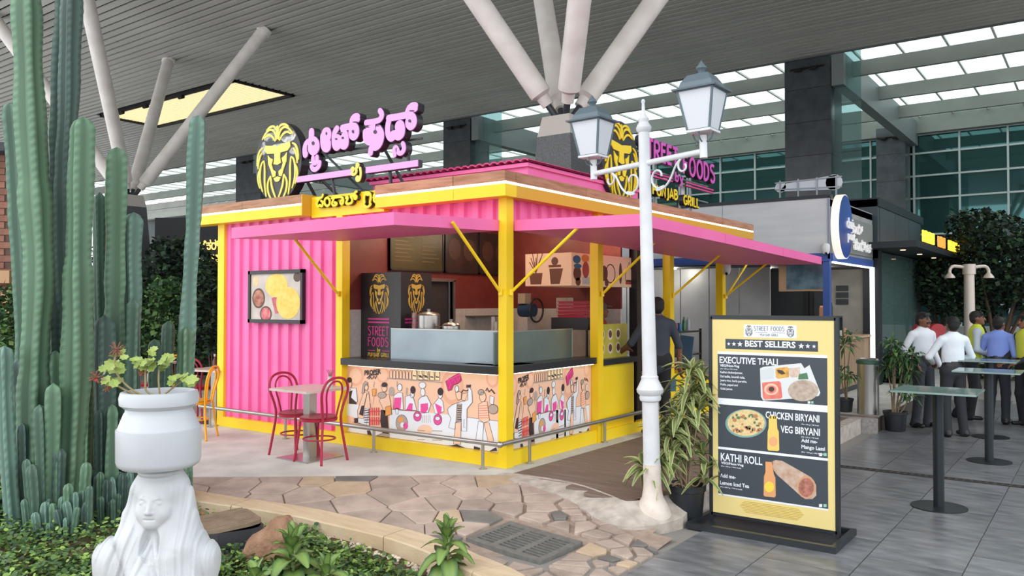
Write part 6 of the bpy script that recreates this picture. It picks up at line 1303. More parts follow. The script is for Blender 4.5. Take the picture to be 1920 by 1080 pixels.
# ================================================================ PEOPLE
SKIN = '#7a4e38'
def person(label, loc, facing, h=1.7, shirt='#dfe3ea', trous='#2c3038', sleeve='long', hair='#141211', vest=None, cap=None, arms=None, legs=None, head=(0, 0), res=.0125, stache=False, shoes='#17171a', tuck=True, lean=(0, 0), apron=None):
    """one continuous body; facing: direction vector on the ground. right hand is +x in the local frame"""
    a = math.atan2(facing[1], facing[0]) - PI / 2
    t = thing('person', label, 'person', loc, a); f = h / 1.72
    names = ['skin', 'hair', 'shirt', 'trousers', 'shoes', 'extra', 'eye']
    key = label[:40]
    mats = [mat('skin_tone', SKIN, .55), mat('hair_' + hair, hair, .7), mat('cloth_' + shirt, shirt, .8, bump=.25, bscale=14), mat('cloth_' + trous, trous, .8, bump=.2, bscale=14), mat('shoe_' + shoes, shoes, .4), mat('cloth_' + (vest or cap or '#333333'), vest or cap or '#333333', .7), mat('eye_dark', '#1c1412', .4)]
    A = dict(eR=(.25, -.03, 1.13), wR=(.26, .07, .88), eL=(-.25, -.03, 1.13), wL=(-.26, .07, .88)); A.update(arms or {})
    G = dict(kR=(.105, .03, .50), aR=(.115, -.03, .09), kL=(-.105, .03, .50), aL=(-.115, -.03, .09)); G.update(legs or {})
    lx, ly = lean; P = []
    def c(a_, b_, r0, r1, m, k=.02, sq=None, bias=0):
        a_ = np.array(a_, float) * f; b_ = np.array(b_, float) * f; P.append(('c', (a_, b_, r0 * f, r1 * f) + ((sq,) if sq else ()), m, k * f, bias))
    def e(ct, r, m, k=.015, bias=0): P.append(('e', (np.array(ct, float) * f, np.array(r) * f), m, k * f, bias))
    tz = 1.06 if tuck else .92
    c((0, 0, tz), (lx * .6, ly * .6, 1.18), .15, .155, 2, .03, (1, .70)); c((lx * .6, ly * .6, 1.15), (lx, ly, 1.36), .155, .165, 2, .04, (1, .66)); c((lx - .145, ly - .005, 1.405), (lx + .145, ly - .005, 1.405), .06, .06, 2, .05)
    c((-.065, -.005, .95), (.065, -.005, .95), .125, .125, 3, .03, (1, .88)); 
    if tuck: c((0, 0, 1.0), (0, 0, 1.015), .158, .158, 4, .005, (1, .74), .002)
    hx, hy = lx + head[0] * .03, ly + head[1] * .03
    c((lx, ly - .005, 1.42), (hx, hy + .01, 1.54), .055, .05, 0, .03); c((lx, ly - .008, 1.435), (lx, ly - .005, 1.462), .068, .06, 2, .01)
    ya = head[0]; ca, sa = math.cos(ya), math.sin(ya)
    def H(x, y, z): return (hx + x * ca + y * sa, hy + .012 + y * ca - x * sa, z)
    e(H(0, 0, 1.622), (.076, .092, .105), 0, .01); e(H(0, .035, 1.562), (.055, .055, .052), 0, .02); e(H(0, .085, 1.533), (.025, .02, .018), 0, .02)
    c(H(0, .092, 1.635), H(0, .112, 1.598), .010, .016, 0, .012); e(H(.077, -.005, 1.612), (.012, .022, .032), 0, .006); e(H(-.077, -.005, 1.612), (.012, .022, .032), 0, .006)
    for s in (-1, 1): e(H(s * .032, .082, 1.632), (.014, .008, .008), 6, .004, .004); c(H(s * .05, .078, 1.652), H(s * .018, .09, 1.655), .006, .007, 1, .004, None, .003)
    c(H(-.025, .096, 1.567), H(.025, .096, 1.567), .008, .008, 0, .005)
    if stache: c(H(-.032, .093, 1.578), H(.032, .093, 1.578), .010, .010, 1, .004, None, .004)
    if cap:
        e(H(0, -.012, 1.665), (.086, .102, .082), 5, .006, .006); c(H(-.04, .1, 1.675), H(.04, .1, 1.675), .014, .014, 5, .01); c(H(0, .08, 1.677), H(0, .15, 1.67), .04, .035, 5, .01, (2, .35)); e(H(0, -.04, 1.63), (.079, .07, .08), 1, .006)
    else:
        e(H(0, -.018, 1.662), (.084, .098, .082), 1, .006, .003); e(H(0, -.045, 1.615), (.079, .068, .085), 1, .01); c(H(-.045, .055, 1.70), H(.045, .055, 1.70), .03, .03, 1, .015)
    for s, S in ((1, 'R'), (-1, 'L')):
        sh = (lx + s * .185, ly - .008, 1.395); el = A['e' + S]; wr = A['w' + S]
        shc = 2; c(sh, el, .058, .048, 2, .035)
        if sleeve == 'long': c(el, wr, .047, .036, 2, .02); sk = wr
        else: c(el, wr, .042, .029, 0, .015)
        d = Vector(wr) - Vector(el); d.normalize(); up = Vector((0, 0, 1)); 
        side = d.cross(up); side = side.normalized() if side.length > .2 else Vector((0, 1, 0)); nrm = side.cross(d)
        w = Vector(wr); c(w - d * .01, w + d * .03, .027, .028, 0, .01); pc = w + d * .06
        c(w + d * .035 - side * .014, w + d * .085 - side * .018, .024, .018, 0, .012); c(w + d * .035 + side * .014, w + d * .085 + side * .018, .024, .018, 0, .012)
        for q, (o, L) in enumerate(((-.03, .062), (-.010, .074), (.011, .070), (.031, .054))):
            b0 = w + d * .085 + side * o; b1 = b0 + d * L * .55 - nrm * .008; b2 = b1 + d * L * .42 - nrm * .022; c(b0, b1, .0105, .0095, 0, .004); c(b1, b2, .0095, .008, 0, .004)
        th = w + d * .03 - side * .028; t1 = th + d * .03 - side * .026; c(th, t1, .013, .011, 0, .008); c(t1, t1 + d * .03 - side * .006, .011, .009, 0, .004)
        hp = (s * .085, 0, .93); kn = G['k' + S]; an = G['a' + S]
        c(hp, kn, .098, .072, 3, .03); c(kn, an, .072, .062, 3, .03); c(an, (an[0], an[1], max(an[2] - .04, .05)), .06, .064, 3, .02)
        fx = an[0] + s * .012; z = an[2] - .05
        c((fx, an[1] - .04, z), (fx + s * .01, an[1] + .15, z - .004), .045, .038, 4, .01, (2, .85)); c((fx, an[1] - .04, z), (an[0], an[1] - .01, z + .06), .042, .045, 4, .015)
    if vest:
        c((lx * .6, ly * .6, 1.02), (lx, ly, 1.36), .160, .172, 5, .01, (1, .68), .003); c((lx - .12, ly - .005, 1.41), (lx + .12, ly - .005, 1.41), .062, .062, 5, .02, None, .002)
    pts = []
    for p_ in P:
        if p_[0] == 'c': pts += [p_[1][0] - max(p_[1][2:4]) * 1.1, p_[1][0] + max(p_[1][2:4]) * 1.1, p_[1][1] - max(p_[1][2:4]) * 1.1, p_[1][1] + max(p_[1][2:4]) * 1.1]
        else: pts += [p_[1][0] - p_[1][1], p_[1][0] + p_[1][1]]
    pts = np.array(pts); lo = pts.min(0) - .03; hi = pts.max(0) + .03
    solid('body', P, tuple(lo), tuple(hi), res, mats, t)
    return t
def gpos(px, py, z): p = at_z(px, py, z); p.z = z + .004; return p
V2 = lambda a, b: (RGT * a + FWD * b)
person('man in white shirt and moustache facing the group, hand at his hip', gpos(1731, 801, PLZ), V2(.3, -.95), 1.69, shirt='#d9dde4', trous='#3c4047', stache=True, res=.0105, arms=dict(eR=(.31, -.05, 1.16), wR=(.22, .09, .96), eL=(-.24, -.02, 1.13), wL=(-.2, .14, .92)), head=(-.25, 0))
person('man in white shirt seen from behind at the nearest standing tables', gpos(1788, 818, PLZ), V2(-.1, .95), 1.64, shirt='#dfe6ee', trous='#282b31', res=.0105, arms=dict(eR=(.33, .05, 1.15), wR=(.14, .24, 1.06), eL=(-.33, .06, 1.15), wL=(-.15, .25, 1.05)), legs=dict(kR=(.12, .02, .5), aR=(.14, -.03, .09)), head=(.15, 0))
person('man in light blue shirt turned away beside the far standing table', gpos(1872, 794, PLZ), V2(.7, .65), 1.62, shirt='#7f97e0', trous='#272b33', sleeve='short', res=.0105, arms=dict(eR=(.25, -.02, 1.12), wR=(.26, .1, .88), eL=(-.26, .1, 1.14), wL=(-.12, .32, 1.02)), head=(.3, 0), lean=(0, .05))
person('man in a lime safety vest leaning behind the blue-shirted man', gpos(1822, 786, PLZ), V2(.75, -.35), 1.70, shirt='#b9c3cc', trous='#1b1d22', vest='#c3d23c', res=.0115, arms=dict(eR=(.25, .06, 1.13), wR=(.1, .3, 1.03), eL=(-.26, .08, 1.13), wL=(-.1, .3, 1.03)), lean=(0, .08), legs=dict(kL=(-.1, .08, .5), aL=(-.12, -.2, .09)))
person('man in dark shirt and yellow vest at the right edge', gpos(1926, 800, PLZ), V2(-.9, -.1), 1.66, shirt='#23262b', trous='#202329', vest='#c9cf45', res=.012, arms=dict(eR=(.26, .05, 1.13), wR=(.15, .28, 1.0), eL=(-.26, .05, 1.13), wL=(-.15, .28, 1.0)))
cu = person('customer in dark slate shirt seen from behind at the side counter', gpos(1233, 817, 0), V2(-.2, 1), 1.70, shirt='#343b45', trous='#16171b', sleeve='short', tuck=False, res=.0098, arms=dict(eL=(-.33, .05, 1.16), wL=(-.4, .3, 1.02), eR=(.28, -.02, 1.12), wR=(.31, .02, .86)), head=(.2, 0))
ph = at_d(1262, 722, 10.4); one('mobile_phone', MB().box((-.04, -.006, -.08), (.04, .006, .08)), mat('phone_teal', '#2f5f6c', .3), 'teal phone case in the right hand of the customer', 'phone', ph, YAW + .3)
person('cook in orange shirt and visor cap behind the order counter', Vector((-.42, 2.62, .022)), V2(.8, .25), 1.63, shirt='#c2402e', trous='#2a2a2e', sleeve='short', cap='#5a4a44', res=.011, arms=dict(eR=(.25, .08, 1.13), wR=(.16, .3, 1.1), eL=(-.25, .08, 1.13), wL=(-.14, .32, 1.08)))
# ================================================================ STANDING TABLES
m_tg = glass('table_glass', '#a9c4be', .35, .06); m_dm = mat('dark_steel', '#2b3136', .4, metal=.5)
def bar_table(label, x, y):
    t = thing('standing_table', label, 'table', (x, y, PLZ), 0, 'glass-topped standing tables')
    boxpart('glass_top', (-.34, -.3, 1.045), (.34, .3, 1.062), m_tg, t); boxpart('top_plate', (-.17, -.17, 1.03), (.17, .17, 1.045), m_dm, t); MB().cyl((0, 0, .01), (0, 0, 1.04), .046, n=20).obj('pole', m_dm, t, 1); MB().lathe([(0, 0), (.235, 0), (.235, .008), (.06, .014), (0, .014)], 32).obj('base_disc', m_dm, t, 1)
bar_table('nearest glass-topped standing table on the grey plaza', 3.62, 1.74); bar_table('second glass-topped standing table, in front of the blue-shirted man', 3.74, 4.45); bar_table('third glass-topped standing table, among the group of men', 3.55, 6.45); bar_table('glass-topped standing table cut by the right edge', 4.55, 6.9)
one('paper_cup', MB().lathe([(.03, 0), (.04, .1), (.036, .1), (.027, .01), (0, .01)], 14), mat('cup_blue', '#3a5a9c', .5), 'blue paper cup on the right edge table', 'cup', (4.4, 6.8, PLZ + 1.062), smooth_=1)
# ================================================================ TEA SHOP
SX, SY_ = 1.08, 7.8
m_fasc = mat('shop_concrete', '#c3c6cb', .7, col2='#d0d2d5', scale=2.2, stretch=(.5, 1, 3)); m_blue = mat('shop_blue', '#36559c', .5); m_shopd = mat('shop_dark', '#2a3036', .6); m_gpan = jitter(mat('grey_metal_panel', '#b4b6b8', .4, metal=.1, col2='#a2a4a6', scale=1.5), .06); m_cwall = mat('shop_wall', '#9c9a94', .8, col2='#8a8882', scale=3); m_slat = jitter(mat('counter_slat', '#a08468', .6), .1)
ts = thing('tea_shop', 'grey concrete tea shop with blue post and round sign', 'shop', (SX, SY_, 0))
for i in range(4): boxpart('fascia_panel', (-1.9 * (i + 1) + .004, 0, 2.5), (-1.9 * i - .004 - (.03 if i == 0 else 0), .1, 3.44), m_fasc, ts)
boxpart('top_rail', (-7.6, -.02, 3.44), (.02, .14, 3.5), m_shopd, ts); boxpart('corner_trim', (-.03, -.02, 2.4), (.0, .02, 3.46), mat('shop_trim', '#7d8ba0', .4), ts)
boxpart('blue_beam', (-7.6, -.02, 2.36), (.0, .12, 2.5), m_blue, ts); boxpart('blue_post', (-.12, -.0, 0), (-.01, .11, 2.36), m_blue, ts); boxpart('ceiling_panel', (-7.6, .1, 2.34), (0, 4.2, 2.38), m_shopd, ts)
boxpart('side_fascia', (-.06, .1, 2.5), (.0, 3.1, 3.44), mat('side_fascia', '#8c8e8d', .6, col2='#9a9c9b', scale=2), ts); boxpart('side_beam', (-.06, .1, 2.36), (.02, 3.1, 2.5), m_blue, ts); boxpart('light_tube', (-.0, .1, 2.33), (.035, 3.1, 2.36), mat('tube_white', '#eef2f6', .5, emit=1.5), ts); boxpart('white_post', (-.03, 2.98, 0), (.05, 3.06, 2.36), mat('tube_white2', '#e2e6ea', .5, emit=.5), ts)
boxpart('back_wall', (-7.6, 3.5, 0), (-1.2, 3.6, 2.4), m_shopd, ts); boxpart('side_wall', (-1.0, 3.3, 0), (-.05, 3.4, 2.4), m_cwall, ts); boxpart('roof', (-7.6, .1, 3.3), (0, 3.1, 3.42), m_shopd, ts); boxpart('inner_pier', (-1.2, 3.3, 0), (-1.0, 3.6, 2.4), m_shopd, ts)
for i in range(9): boxpart('metal_panel', (-7.0 + .62 * i + .01, 1.2, 0), (-7.0 + .62 * (i + 1) - .01, 1.24, 2.36), m_gpan, ts)
for i in range(3): boxpart('wall_rib', (-1.45 + .0 - i * 1.0, 3.44, 0), (-1.36 - i * 1.0, 3.52, 2.4), mat('rib_black', '#181c22', .6), ts)
MB().prism(ell(.44, 2.97, .46, .56, 40), planeX(.02), .13).obj('round_sign', mat('sign_rim', '#f3e4d6', .5, emit=.5), ts); MB().prism(ell(.44, 2.97, .445, .545, 40), planeX(.15), .006).obj('round_sign_face', mat('sign_blue', '#2c4288', .3, col2='#3a56a4', scale=1.5, emit=.05), ts)
def fitrect(txt, M, a0, a1, b0, b1, dep, off=.012):
    t = text_mesh(txt, 1, lambda a, b, c: (a, b, c), dep, off, 'LEFT'); xs = [v[0] for v in t.v]; ys = [v[1] for v in t.v]; xl, xh, yl, yh = min(xs), max(xs), min(ys), max(ys)
    g = MB(); g.add([M(a0 + (v[0] - xl) / (xh - xl) * (a1 - a0), b0 + (v[1] - yl) / (yh - yl) * (b1 - b0), v[2]) for v in t.v], t.f); return g
m_wl = mat('white_letter', '#f2f0ee', .5, emit=.12); MX = planeX(.158)
fitrect('chai', MX, .44, .86, 2.95, 3.14, .02).obj('sign_word', m_wl, ts); fitrect('point', MX, .52, 1.0, 2.70, 2.90, .02).obj('sign_word', m_wl, ts)
fitrect('\u0c9a\u0cbe\u0caf\u0ccd', planeX(.05), 1.1, 2.0, 2.92, 3.12, .03, .03).obj('sign_word', m_wl, ts); fitrect('\u0caa\u0cbe\u0caf\u0cbf\u0c82\u0c9f\u0ccd', planeX(.05), 1.35, 2.75, 2.62, 2.84, .03, .03).obj('sign_word', m_wl, ts)
boxpart('letter_board', (.0, .9, 2.55), (.03, 3.0, 3.2), mat('letter_board', '#7e8382', .6), ts)
for x, y in ((-1.6, 1.6), (-3.2, .7), (-4.6, .7), (-.6, 1.8)):
    d = MB().cyl((x, y, 2.34), (x, y, 2.325), .06, n=14).obj('ceiling_spot', mat('shop_spot', '#fff2dc', .5, emit=6), ts)
    l = bpy.data.lights.new('ceiling_spot', 'POINT'); l.energy = 8; l.color = (1, .93, .82); l.shadow_soft_size = .06
    lo = bpy.data.objects.new('ceiling_spot_bulb', l); COL.objects.link(lo); lo.parent = d; lo.location = (x, y, 2.25)
# sign on the shop roof seen from the back
rs2 = thing('roof_letter_sign', 'white curved sign seen from behind on the tea shop roof', 'sign'); q0 = at_y(1455, 360, 8.5); q1 = at_y(1580, 336, 8.5); zb_ = 3.5
L = q1.x - q0.x; g = MB(); M = planeY(8.5)
g.prism(ell(q0.x + .1, 3.78, .1, .1, 14), M, .05).prism([(q0.x + .08, 3.7), (q1.x - .1, 3.66), (q1.x - .08, 3.92), (q0.x + .2, 3.84)], M, .05).prism(ell(q1.x - .14, 3.79, .14, .14, 14), M, .05).obj('board', mat('sign_white', '#cfd4dc', .5), rs2)
g = MB(); g.bar((q0.x, 8.44, 3.74), (q1.x, 8.44, 3.7), .02).bar((q0.x, 8.44, 3.86), (q1.x, 8.44, 3.88), .02)
for k in range(4): x = q0.x + L * (.08 + .28 * k); g.bar((x, 8.44, 3.42), (x, 8.44, 3.9), .025)
g.obj('back_frame', mat('galvanised', '#8c9498', .4, metal=.6), rs2)
# screen, counter, goods
p0 = at_y(1462, 490, 8.25); tv = thing('menu_screen', 'wooden framed menu screen hung inside the tea shop', 'screen', (p0.x, 8.25, 1.86)); boxpart('wood_box', (-.02, 0, 0), (.82, .22, .5), mat('tv_wood', '#c09a78', .6), tv); boxpart('display', (.12, -.006, .03), (.8, 0, .47), mat('display', '#3b4c58', .15, col2='#6d828e', scale=4, emit=.15), tv); boxpart('hanger', (.3, .08, .5), (.34, .12, .5), m_shopd, tv)
cn = thing('shop_counter', 'slatted wooden counter along the side of the tea shop', 'counter', (SX - .55, 8.4, 0)); boxpart('core', (-.1, 0, .1), (.46, 3.0, .98), m_slat, cn)
for i in range(34): boxpart('slat', (.46, .01 + i * .088, .12), (.48, .085 + i * .088, .96), m_slat, cn)
boxpart('worktop', (-.14, -.04, .98), (.54, 3.02, 1.02), mat('counter_top_wood', '#b79a7c', .5), cn); boxpart('plinth', (-.1, 0, 0), (.44, 3.0, .1), m_shopd, cn)
sh_ = thing('display_shelf', 'black two-tier display shelf on the tea shop counter', 'shelf', (SX - .4, 8.5, 1.02)); 
for z in (.0, .36): boxpart('shelf_board', (-.15, 0, z), (.25, .7, z + .03), m_shopd, sh_)
for y in (0, .67): boxpart('upright', (-.15, y, 0), (.25, y + .03, .36), m_shopd, sh_)
def item(n, mb, m, lb, c, x, y, z): one(n, mb, m, lb, c, (x, y, z), smooth_=1)
cx = SX - .35
item('paper_bag', MB().box((-.06, -.1, 0), (.06, .1, .16)).box((-.05, -.095, .16), (-.045, .095, .19)), mat('kraft', '#c58a66', .7), 'orange-brown carton on the shop shelf', 'box', cx, 8.72, 1.41)
item('flask', MB().lathe([(.045, 0), (.05, .12), (.03, .17), (.03, .2), (.015, .21), (0, .21)], 14), mat('flask_white', '#d8d4cc', .4), 'white flask on the shop shelf', 'flask', cx, 8.95, 1.41); item('flask', MB().lathe([(.05, 0), (.055, .16), (.04, .22), (.04, .25), (0, .25)], 14), m_shopd, 'black flask on the shop shelf', 'flask', cx, 9.1, 1.41)
item('product_box', MB().box((-.06, -.08, 0), (.06, .08, .2)).box((-.061, -.03, .05), (.062, .03, .12)), mat('box_print', '#c9b09a', .6, col2='#a05a3c', scale=9), 'printed tea carton at the front of the counter', 'box', cx + .12, 8.48, 1.05); item('product_box', MB().box((-.06, -.1, 0), (.06, .1, .16)).box((-.05, -.09, .16), (.05, .09, .165)), mat('box_wood', '#b58a68', .6), 'plain wooden box beside the printed tea carton', 'box', cx + .15, 9.35, 1.02); item('card_holder', MB().box((-.02, -.05, 0), (.02, .05, .1)).box((-.03, -.05, 0), (.03, .05, .01)), m_wt, 'small white card stand on the shop counter', 'card', cx + .2, 9.0, 1.05)
item('glass_jar', MB().lathe([(.06, 0), (.07, .1), (.05, .16), (.05, .2), (0, .2)], 14), mat('jar_grey', '#7f8c94', .2), 'grey glass jar on the shop shelf', 'jar', cx, 8.75, 1.05)
for i in range(3): one('wall_sign', MB().box((-.12, -.02, 0), (.12, 0, .11)).box((-.1, -.022, .045), (.06, -.02, .06)), m_shopd, ['lowest', 'middle', 'topmost'][i] + ' of three small black plaques on the shop wall', 'sign', (.45, 11.085, 1.62 + .14 * i), 0, 'black wall plaques')
for k, (px, py, lb) in enumerate(((1548, 468, 'white security camera at the corner of the tea shop'), (1362, 505, 'grey dome camera under the kiosk awning'))):
    p = at_y(px, py, 7.72) if k == 0 else at_x(px, py, 0.05)
    t = thing('security_camera', lb, 'camera', p, .4); MB().lathe([(0, -.09), (.05, -.07), (.07, 0), (.07, .07), (.05, .1), (0, .1)], 16).obj('housing', mat('cam_white', '#d5d6d6', .4), t, 1); MB().cyl((0, -.04, -.06), (0, -.075, -.075), .02, n=10).obj('lens', m_void, t)
    boxpart('mount', (-.02, 0, .05), (.02, .1 if k == 0 else .04, .11), mat('cam_white', '#d5d6d6', .4), t)
person('worker in a blue cap inside the dark tea shop', Vector((-1.35, 9.7, .004)), V2(-.3, .9), 1.66, shirt='#c9ccd2', trous='#2a2d33', cap='#2f4f9c', res=.014); person('second worker in a blue cap, left in the tea shop', Vector((-1.95, 9.5, .004)), V2(.3, .9), 1.6, shirt='#4a78b0', trous='#2a2d33', cap='#2f6fb8', res=.014)
person('dark-haired person behind the drinks shelf of the kiosk', Vector((-1.9, 6.9, .004)), V2(.4, -.8), 1.62, shirt='#3a3c42', res=.014)
# drinks shelf in the open end of the kiosk
ds = thing('drinks_shelf', 'black steel rack with drinks at the open end of the kiosk', 'shelf', (-.75, 4.3, 0))
for z in (.45, .85, 1.2): boxpart('shelf_board', (0, 0, z), (.5, 1.2, z + .025), m_blackp, ds)
for x in (0, .47):
    for y in (0, 1.17): boxpart('upright', (x, y, 0), (x + .03, y + .03, 1.25), m_blackp, ds)
rb_ = random.Random(8); kinds = [('drink_can', '#3a6ea8', 'blue drink can'), ('juice_bottle', '#3f7a4a', 'green juice bottle'), ('water_bottle', '#a9b4b8', 'clear water bottle'), ('drink_can', '#b03038', 'red drink can')]
for r_i, (z, rn) in enumerate(((1.225, 'top'), (.875, 'middle'))):
    for i in range(7):
        kn, c_, lb = kinds[(i + r_i) % 4]; mbk = MB().lathe([(.03, 0), (.032, .01), (.032, .11), (.028, .12), (0, .12)], 12) if 'can' in kn else MB().lathe([(.03, 0), (.032, .02), (.03, .14), (.012, .18), (.012, .21), (0, .21)], 12)
        one(kn, mbk, mat('drink_' + c_, c_, .35), '%s, %s of the %s rack row counted from the kitchen' % (lb, ['first', 'second', 'third', 'fourth', 'fifth', 'sixth', 'last'][i], rn), 'drink', (-.4, 4.4 + i * .155, z), 0, 'drinks on the black rack', 1)
for i, (c_, lb) in enumerate((('#b8343c', 'red and white snack packet leaning nearest the yellow post'), ('#c9484c', 'red and white snack packet standing upright on the low panel shelf'), ('#8a3a6a', 'magenta snack carton at the end of the low panel'))):
    one('snack_packet', MB().add([(-.1, -.02, 0), (.1, -.02, 0), (.1, .02, 0), (-.1, .02, 0), (-.09, -.05, .14), (.09, -.05, .14), (.09, .05, .14), (-.09, .05, .14), (-.1, 0, .27), (.1, 0, .27)], [(3, 2, 1, 0), (0, 1, 5, 4), (1, 2, 6, 5), (2, 3, 7, 6), (3, 0, 4, 7), (4, 5, 9, 8), (6, 7, 8, 9), (5, 6, 9), (7, 4, 8)]), mat('snack' + c_, c_, .4, col2='#d8c8c0' if i < 2 else None, scale=6), lb, 'snack', (-.32, 4.05 + .36 * i, .66 if i < 2 else .52), PI / 2)
boxpart('inner_shelf', (-.6, 3.94, .6), (-.08, 4.9, .66), m_yel, kio); boxpart('inner_shelf', (-.6, 4.9, .46), (-.08, 5.68, .52), m_yel, kio)
pz = thing('card_terminal', 'tilted black payment screen on the low kiosk panel', 'payment terminal', (-.2, 4.75, .66)); MB().bar((0, 0, .02), (.05, .0, .5), .2, .02, (0, 1, 0)).obj('screen', mat('pos_screen', '#4f6f8c', .2), pz); boxpart('stand', (-.06, -.06, 0), (.06, .06, .04), m_blackp, pz)
# ================================================================ DARK CAFE BUILDING AND CANOPY
m_cafe = mat('cafe_panel', '#39454c', .5, col2='#414e55', scale=1.2); m_cfd = mat('cafe_frame', '#1d242a', .5)
cf = thing('cafe_building', 'dark grey panelled cafe building with glass side behind the tea shop', 'building', (1.16, 11.05, 0))
for i in range(4): boxpart('wall_panel', (-1.7 * (i + 1) + .01, 0, 2.55), (-1.7 * i - .01, .15, 3.75), m_cafe, cf)
for i in range(3): boxpart('side_panel', (-.1, .15 + 1.5 * i + .01, 2.75), (0, .15 + 1.5 * (i + 1) - .01, 3.72), m_cafe, cf)
boxpart('roof', (-7, 0, 3.6), (.02, 4.9, 3.78), m_cfd, cf); boxpart('corner_post', (-.3, 0, 0), (0, .3, 2.75), m_cfd, cf); boxpart('end_post', (-.1, 4.5, 0), (.0, 4.6, 2.75), m_cfd, cf); boxpart('core_wall', (-7, .5, 0), (-.45, 4.4, 3.6), mat('cafe_core', '#1a2024', .8), cf)
for i in range(3): o = boxpart('glass_panel', (-.06, .32 + 1.4 * i, .05), (-.04, .32 + 1.4 * (i + 1) - .04, 2.7), glass('cafe_glass', '#6d8a86', .45, .04), cf)
boxpart('canopy', (-.1, -.6, 2.72), (.8, 4.9, 2.84), m_cfd, cf); 
for i in range(3): MB().cyl((.4, .3 + 1.8 * i, 2.72), (.4, .3 + 1.8 * i, 2.715), .05, n=12).obj('canopy_downlight', mat('spot_glow', '#ffd9a0', .5, emit=5), cf)
for y0, y1, n in ((.0, 1.3, 6), (1.8, 2.7, 4), (3.2, 4.8, 8)):
    g = MB(); rr_ = random.Random(int(y0 * 10))
    for i in range(n):
        a = y0 + (y1 - y0) * i / n; w_ = (y1 - y0) / n * .7; M = planeX(.8); g.ribbon([(a, 2.86), (a, 3.08)], .035, M, .03); g.ribbon([(a, 2.87), (a + w_, 2.87)], .03, M, .03); 
        if i % 2: g.ribbon([(a, 3.07), (a + w_, 3.07)], .03, M, .03); g.ribbon([(a + w_, 2.86), (a + w_, 3.08)], .035, M, .03)
    o = g.obj('lit_lettering', mat('neon_yellow', '#f6c83c', .5, emit=1.0) if n != 4 else mat('neon_orange', '#f2863a', .5, emit=1.0), cf); o['kind'] = 'stuff'
# bin and potted shrubs by the step
p = gpos(1628, 776, 0); bn = thing('litter_bin', 'stainless steel litter bin behind the potted shrubs', 'bin', p); MB().lathe([(.15, 0), (.15, .78), (.155, .8), (.14, .82), (.13, .8)], 28).obj('drum', m_steel, bn, 1); MB().lathe([(.155, .74), (.165, .75), (.165, .79), (.155, .8)], 28).obj('rim_band', mat('bin_green', '#2f5a48', .5), bn, 1)
def leafy_pot(label, p, r, h, heads, col, seed):
    t = thing('potted_shrub', label, 'potted plant', p); blackpot(t, r, h); r_ = random.Random(seed); g = MB(); A = []; s = MB()
    for (x, y, z, n) in heads:
        s.tube([(r_.uniform(-.04, .04), r_.uniform(-.04, .04), h * .8), (x * .5, y * .5, z * .6), (x, y, z)], [.012, .01, .008], 6)
        for _ in range(n):
            d = Vector((r_.gauss(0, 1), r_.gauss(0, 1), r_.gauss(.15, .5))).normalized(); q = Vector((x, y, z)) + d * .02; L = r_.uniform(.14, .24); m_ = q + d * L * .6; tip = q + d * L + Vector((0, 0, -.07)); x_ = d.cross(Vector((0, 0, 1))).normalized() * .022
            g.add([q, m_ + x_, tip, m_ - x_], [(0, 1, 2, 3)]); c = r_.choice(col); A += [(c[0], c[1], c[2], 1)] * 4
    g.obj('foliage', mat('shrub_leaf', '#3c5a2c', .55, attr='col'), t, None, A)['kind'] = 'stuff'; s.obj('stems', mat('bark2', '#8a7a62', .9), t)
p = gpos(1662, 806, PLZ) + Vector((.12, 0, 0)); leafy_pot('leafy shrub in a black pot at the shop step', p, .165, .28, [(0, 0, 1.1, 45), (.12, 0, 1.0, 40), (.2, .05, .85, 40), (-.05, .05, 1.25, 45), (.1, -.05, .55, 30), (.2, 0, .5, 25), (-.12, .1, .9, 35), (.05, .1, .75, 30), (.25, -.02, 1.1, 35)], MG, 3)
p = gpos(1617, 776, 0); p = p + Vector((-.28, .12, 0)); leafy_pot('leafy shrub in a black pot left of the steel bin', p, .13, .2, [(0, 0, 1.0, 30), (.12, -.05, 1.15, 30), (-.05, 0, .6, 18), (.1, -.15, .55, 20)], MG, 5)
# dark hedge and greenery beyond
for px, py, r, lb in ((1690, 740, (.35, .35, .5), 'dark leafy hedge behind the man with the moustache'), (1650, 720, (.3, .3, .45), 'dark leafy hedge below the cafe glass')):
    p = gpos(px, py, PLZ); p = p + FWD * .4 + RGT * .25; shrub('hedge', lb, (p.x, p.y, PLZ + r[2]), r, 1300, DG, .13)
tc = at_d(1868, 500, 19.5); tr = shrub('tree', 'dense dark green tree right of the double-headed lamp', (tc.x, tc.y, tc.z), (2.0, 1.5, 1.35), 15000, DG, .11, None, False, PLZ, .42)
tb = MB(); L0 = Vector((0, 0, tc.z - PLZ))
for k in range(7): a = k * .9; tb.tube([(0.1 * (k % 2), 0, 0), (.1 * math.cos(a), .1 * math.sin(a), .7), (.5 * math.cos(a), .5 * math.sin(a), 1.6), (1.0 * math.cos(a), 1.0 * math.sin(a), 2.5)], [.07, .06, .04, .015], 6)
tb.obj('trunk', mat('bark', '#5b4a3c', .9), tr)
tc = at_d(1760, 515, 20.5); shrub('tree', 'smaller dark tree left of the double-headed lamp', (tc.x, tc.y, tc.z), (.9, .8, .75), 4000, DG, .1, None, True, PLZ)
p = gpos(1818, 628, PLZ); ld = 17.5; p = at_d(1818, 600, ld); p.z = PLZ
dl = thing('park_lamp', 'pale double-headed lamp post in front of the dark tree', 'lamp post', p, YAW); zt_ = at_d(1818, 497, ld).z - PLZ; m_pl = mat('pale_metal', '#cfc3b8', .4, metal=.2)
MB().cyl((0, 0, 0), (0, 0, zt_), .12, .1, 16).obj('pole', m_pl, dl, 1); MB().cyl((0, 0, zt_ - .2), (0, 0, zt_ + .02), .13, n=16).obj('head', m_pl, dl, 1)
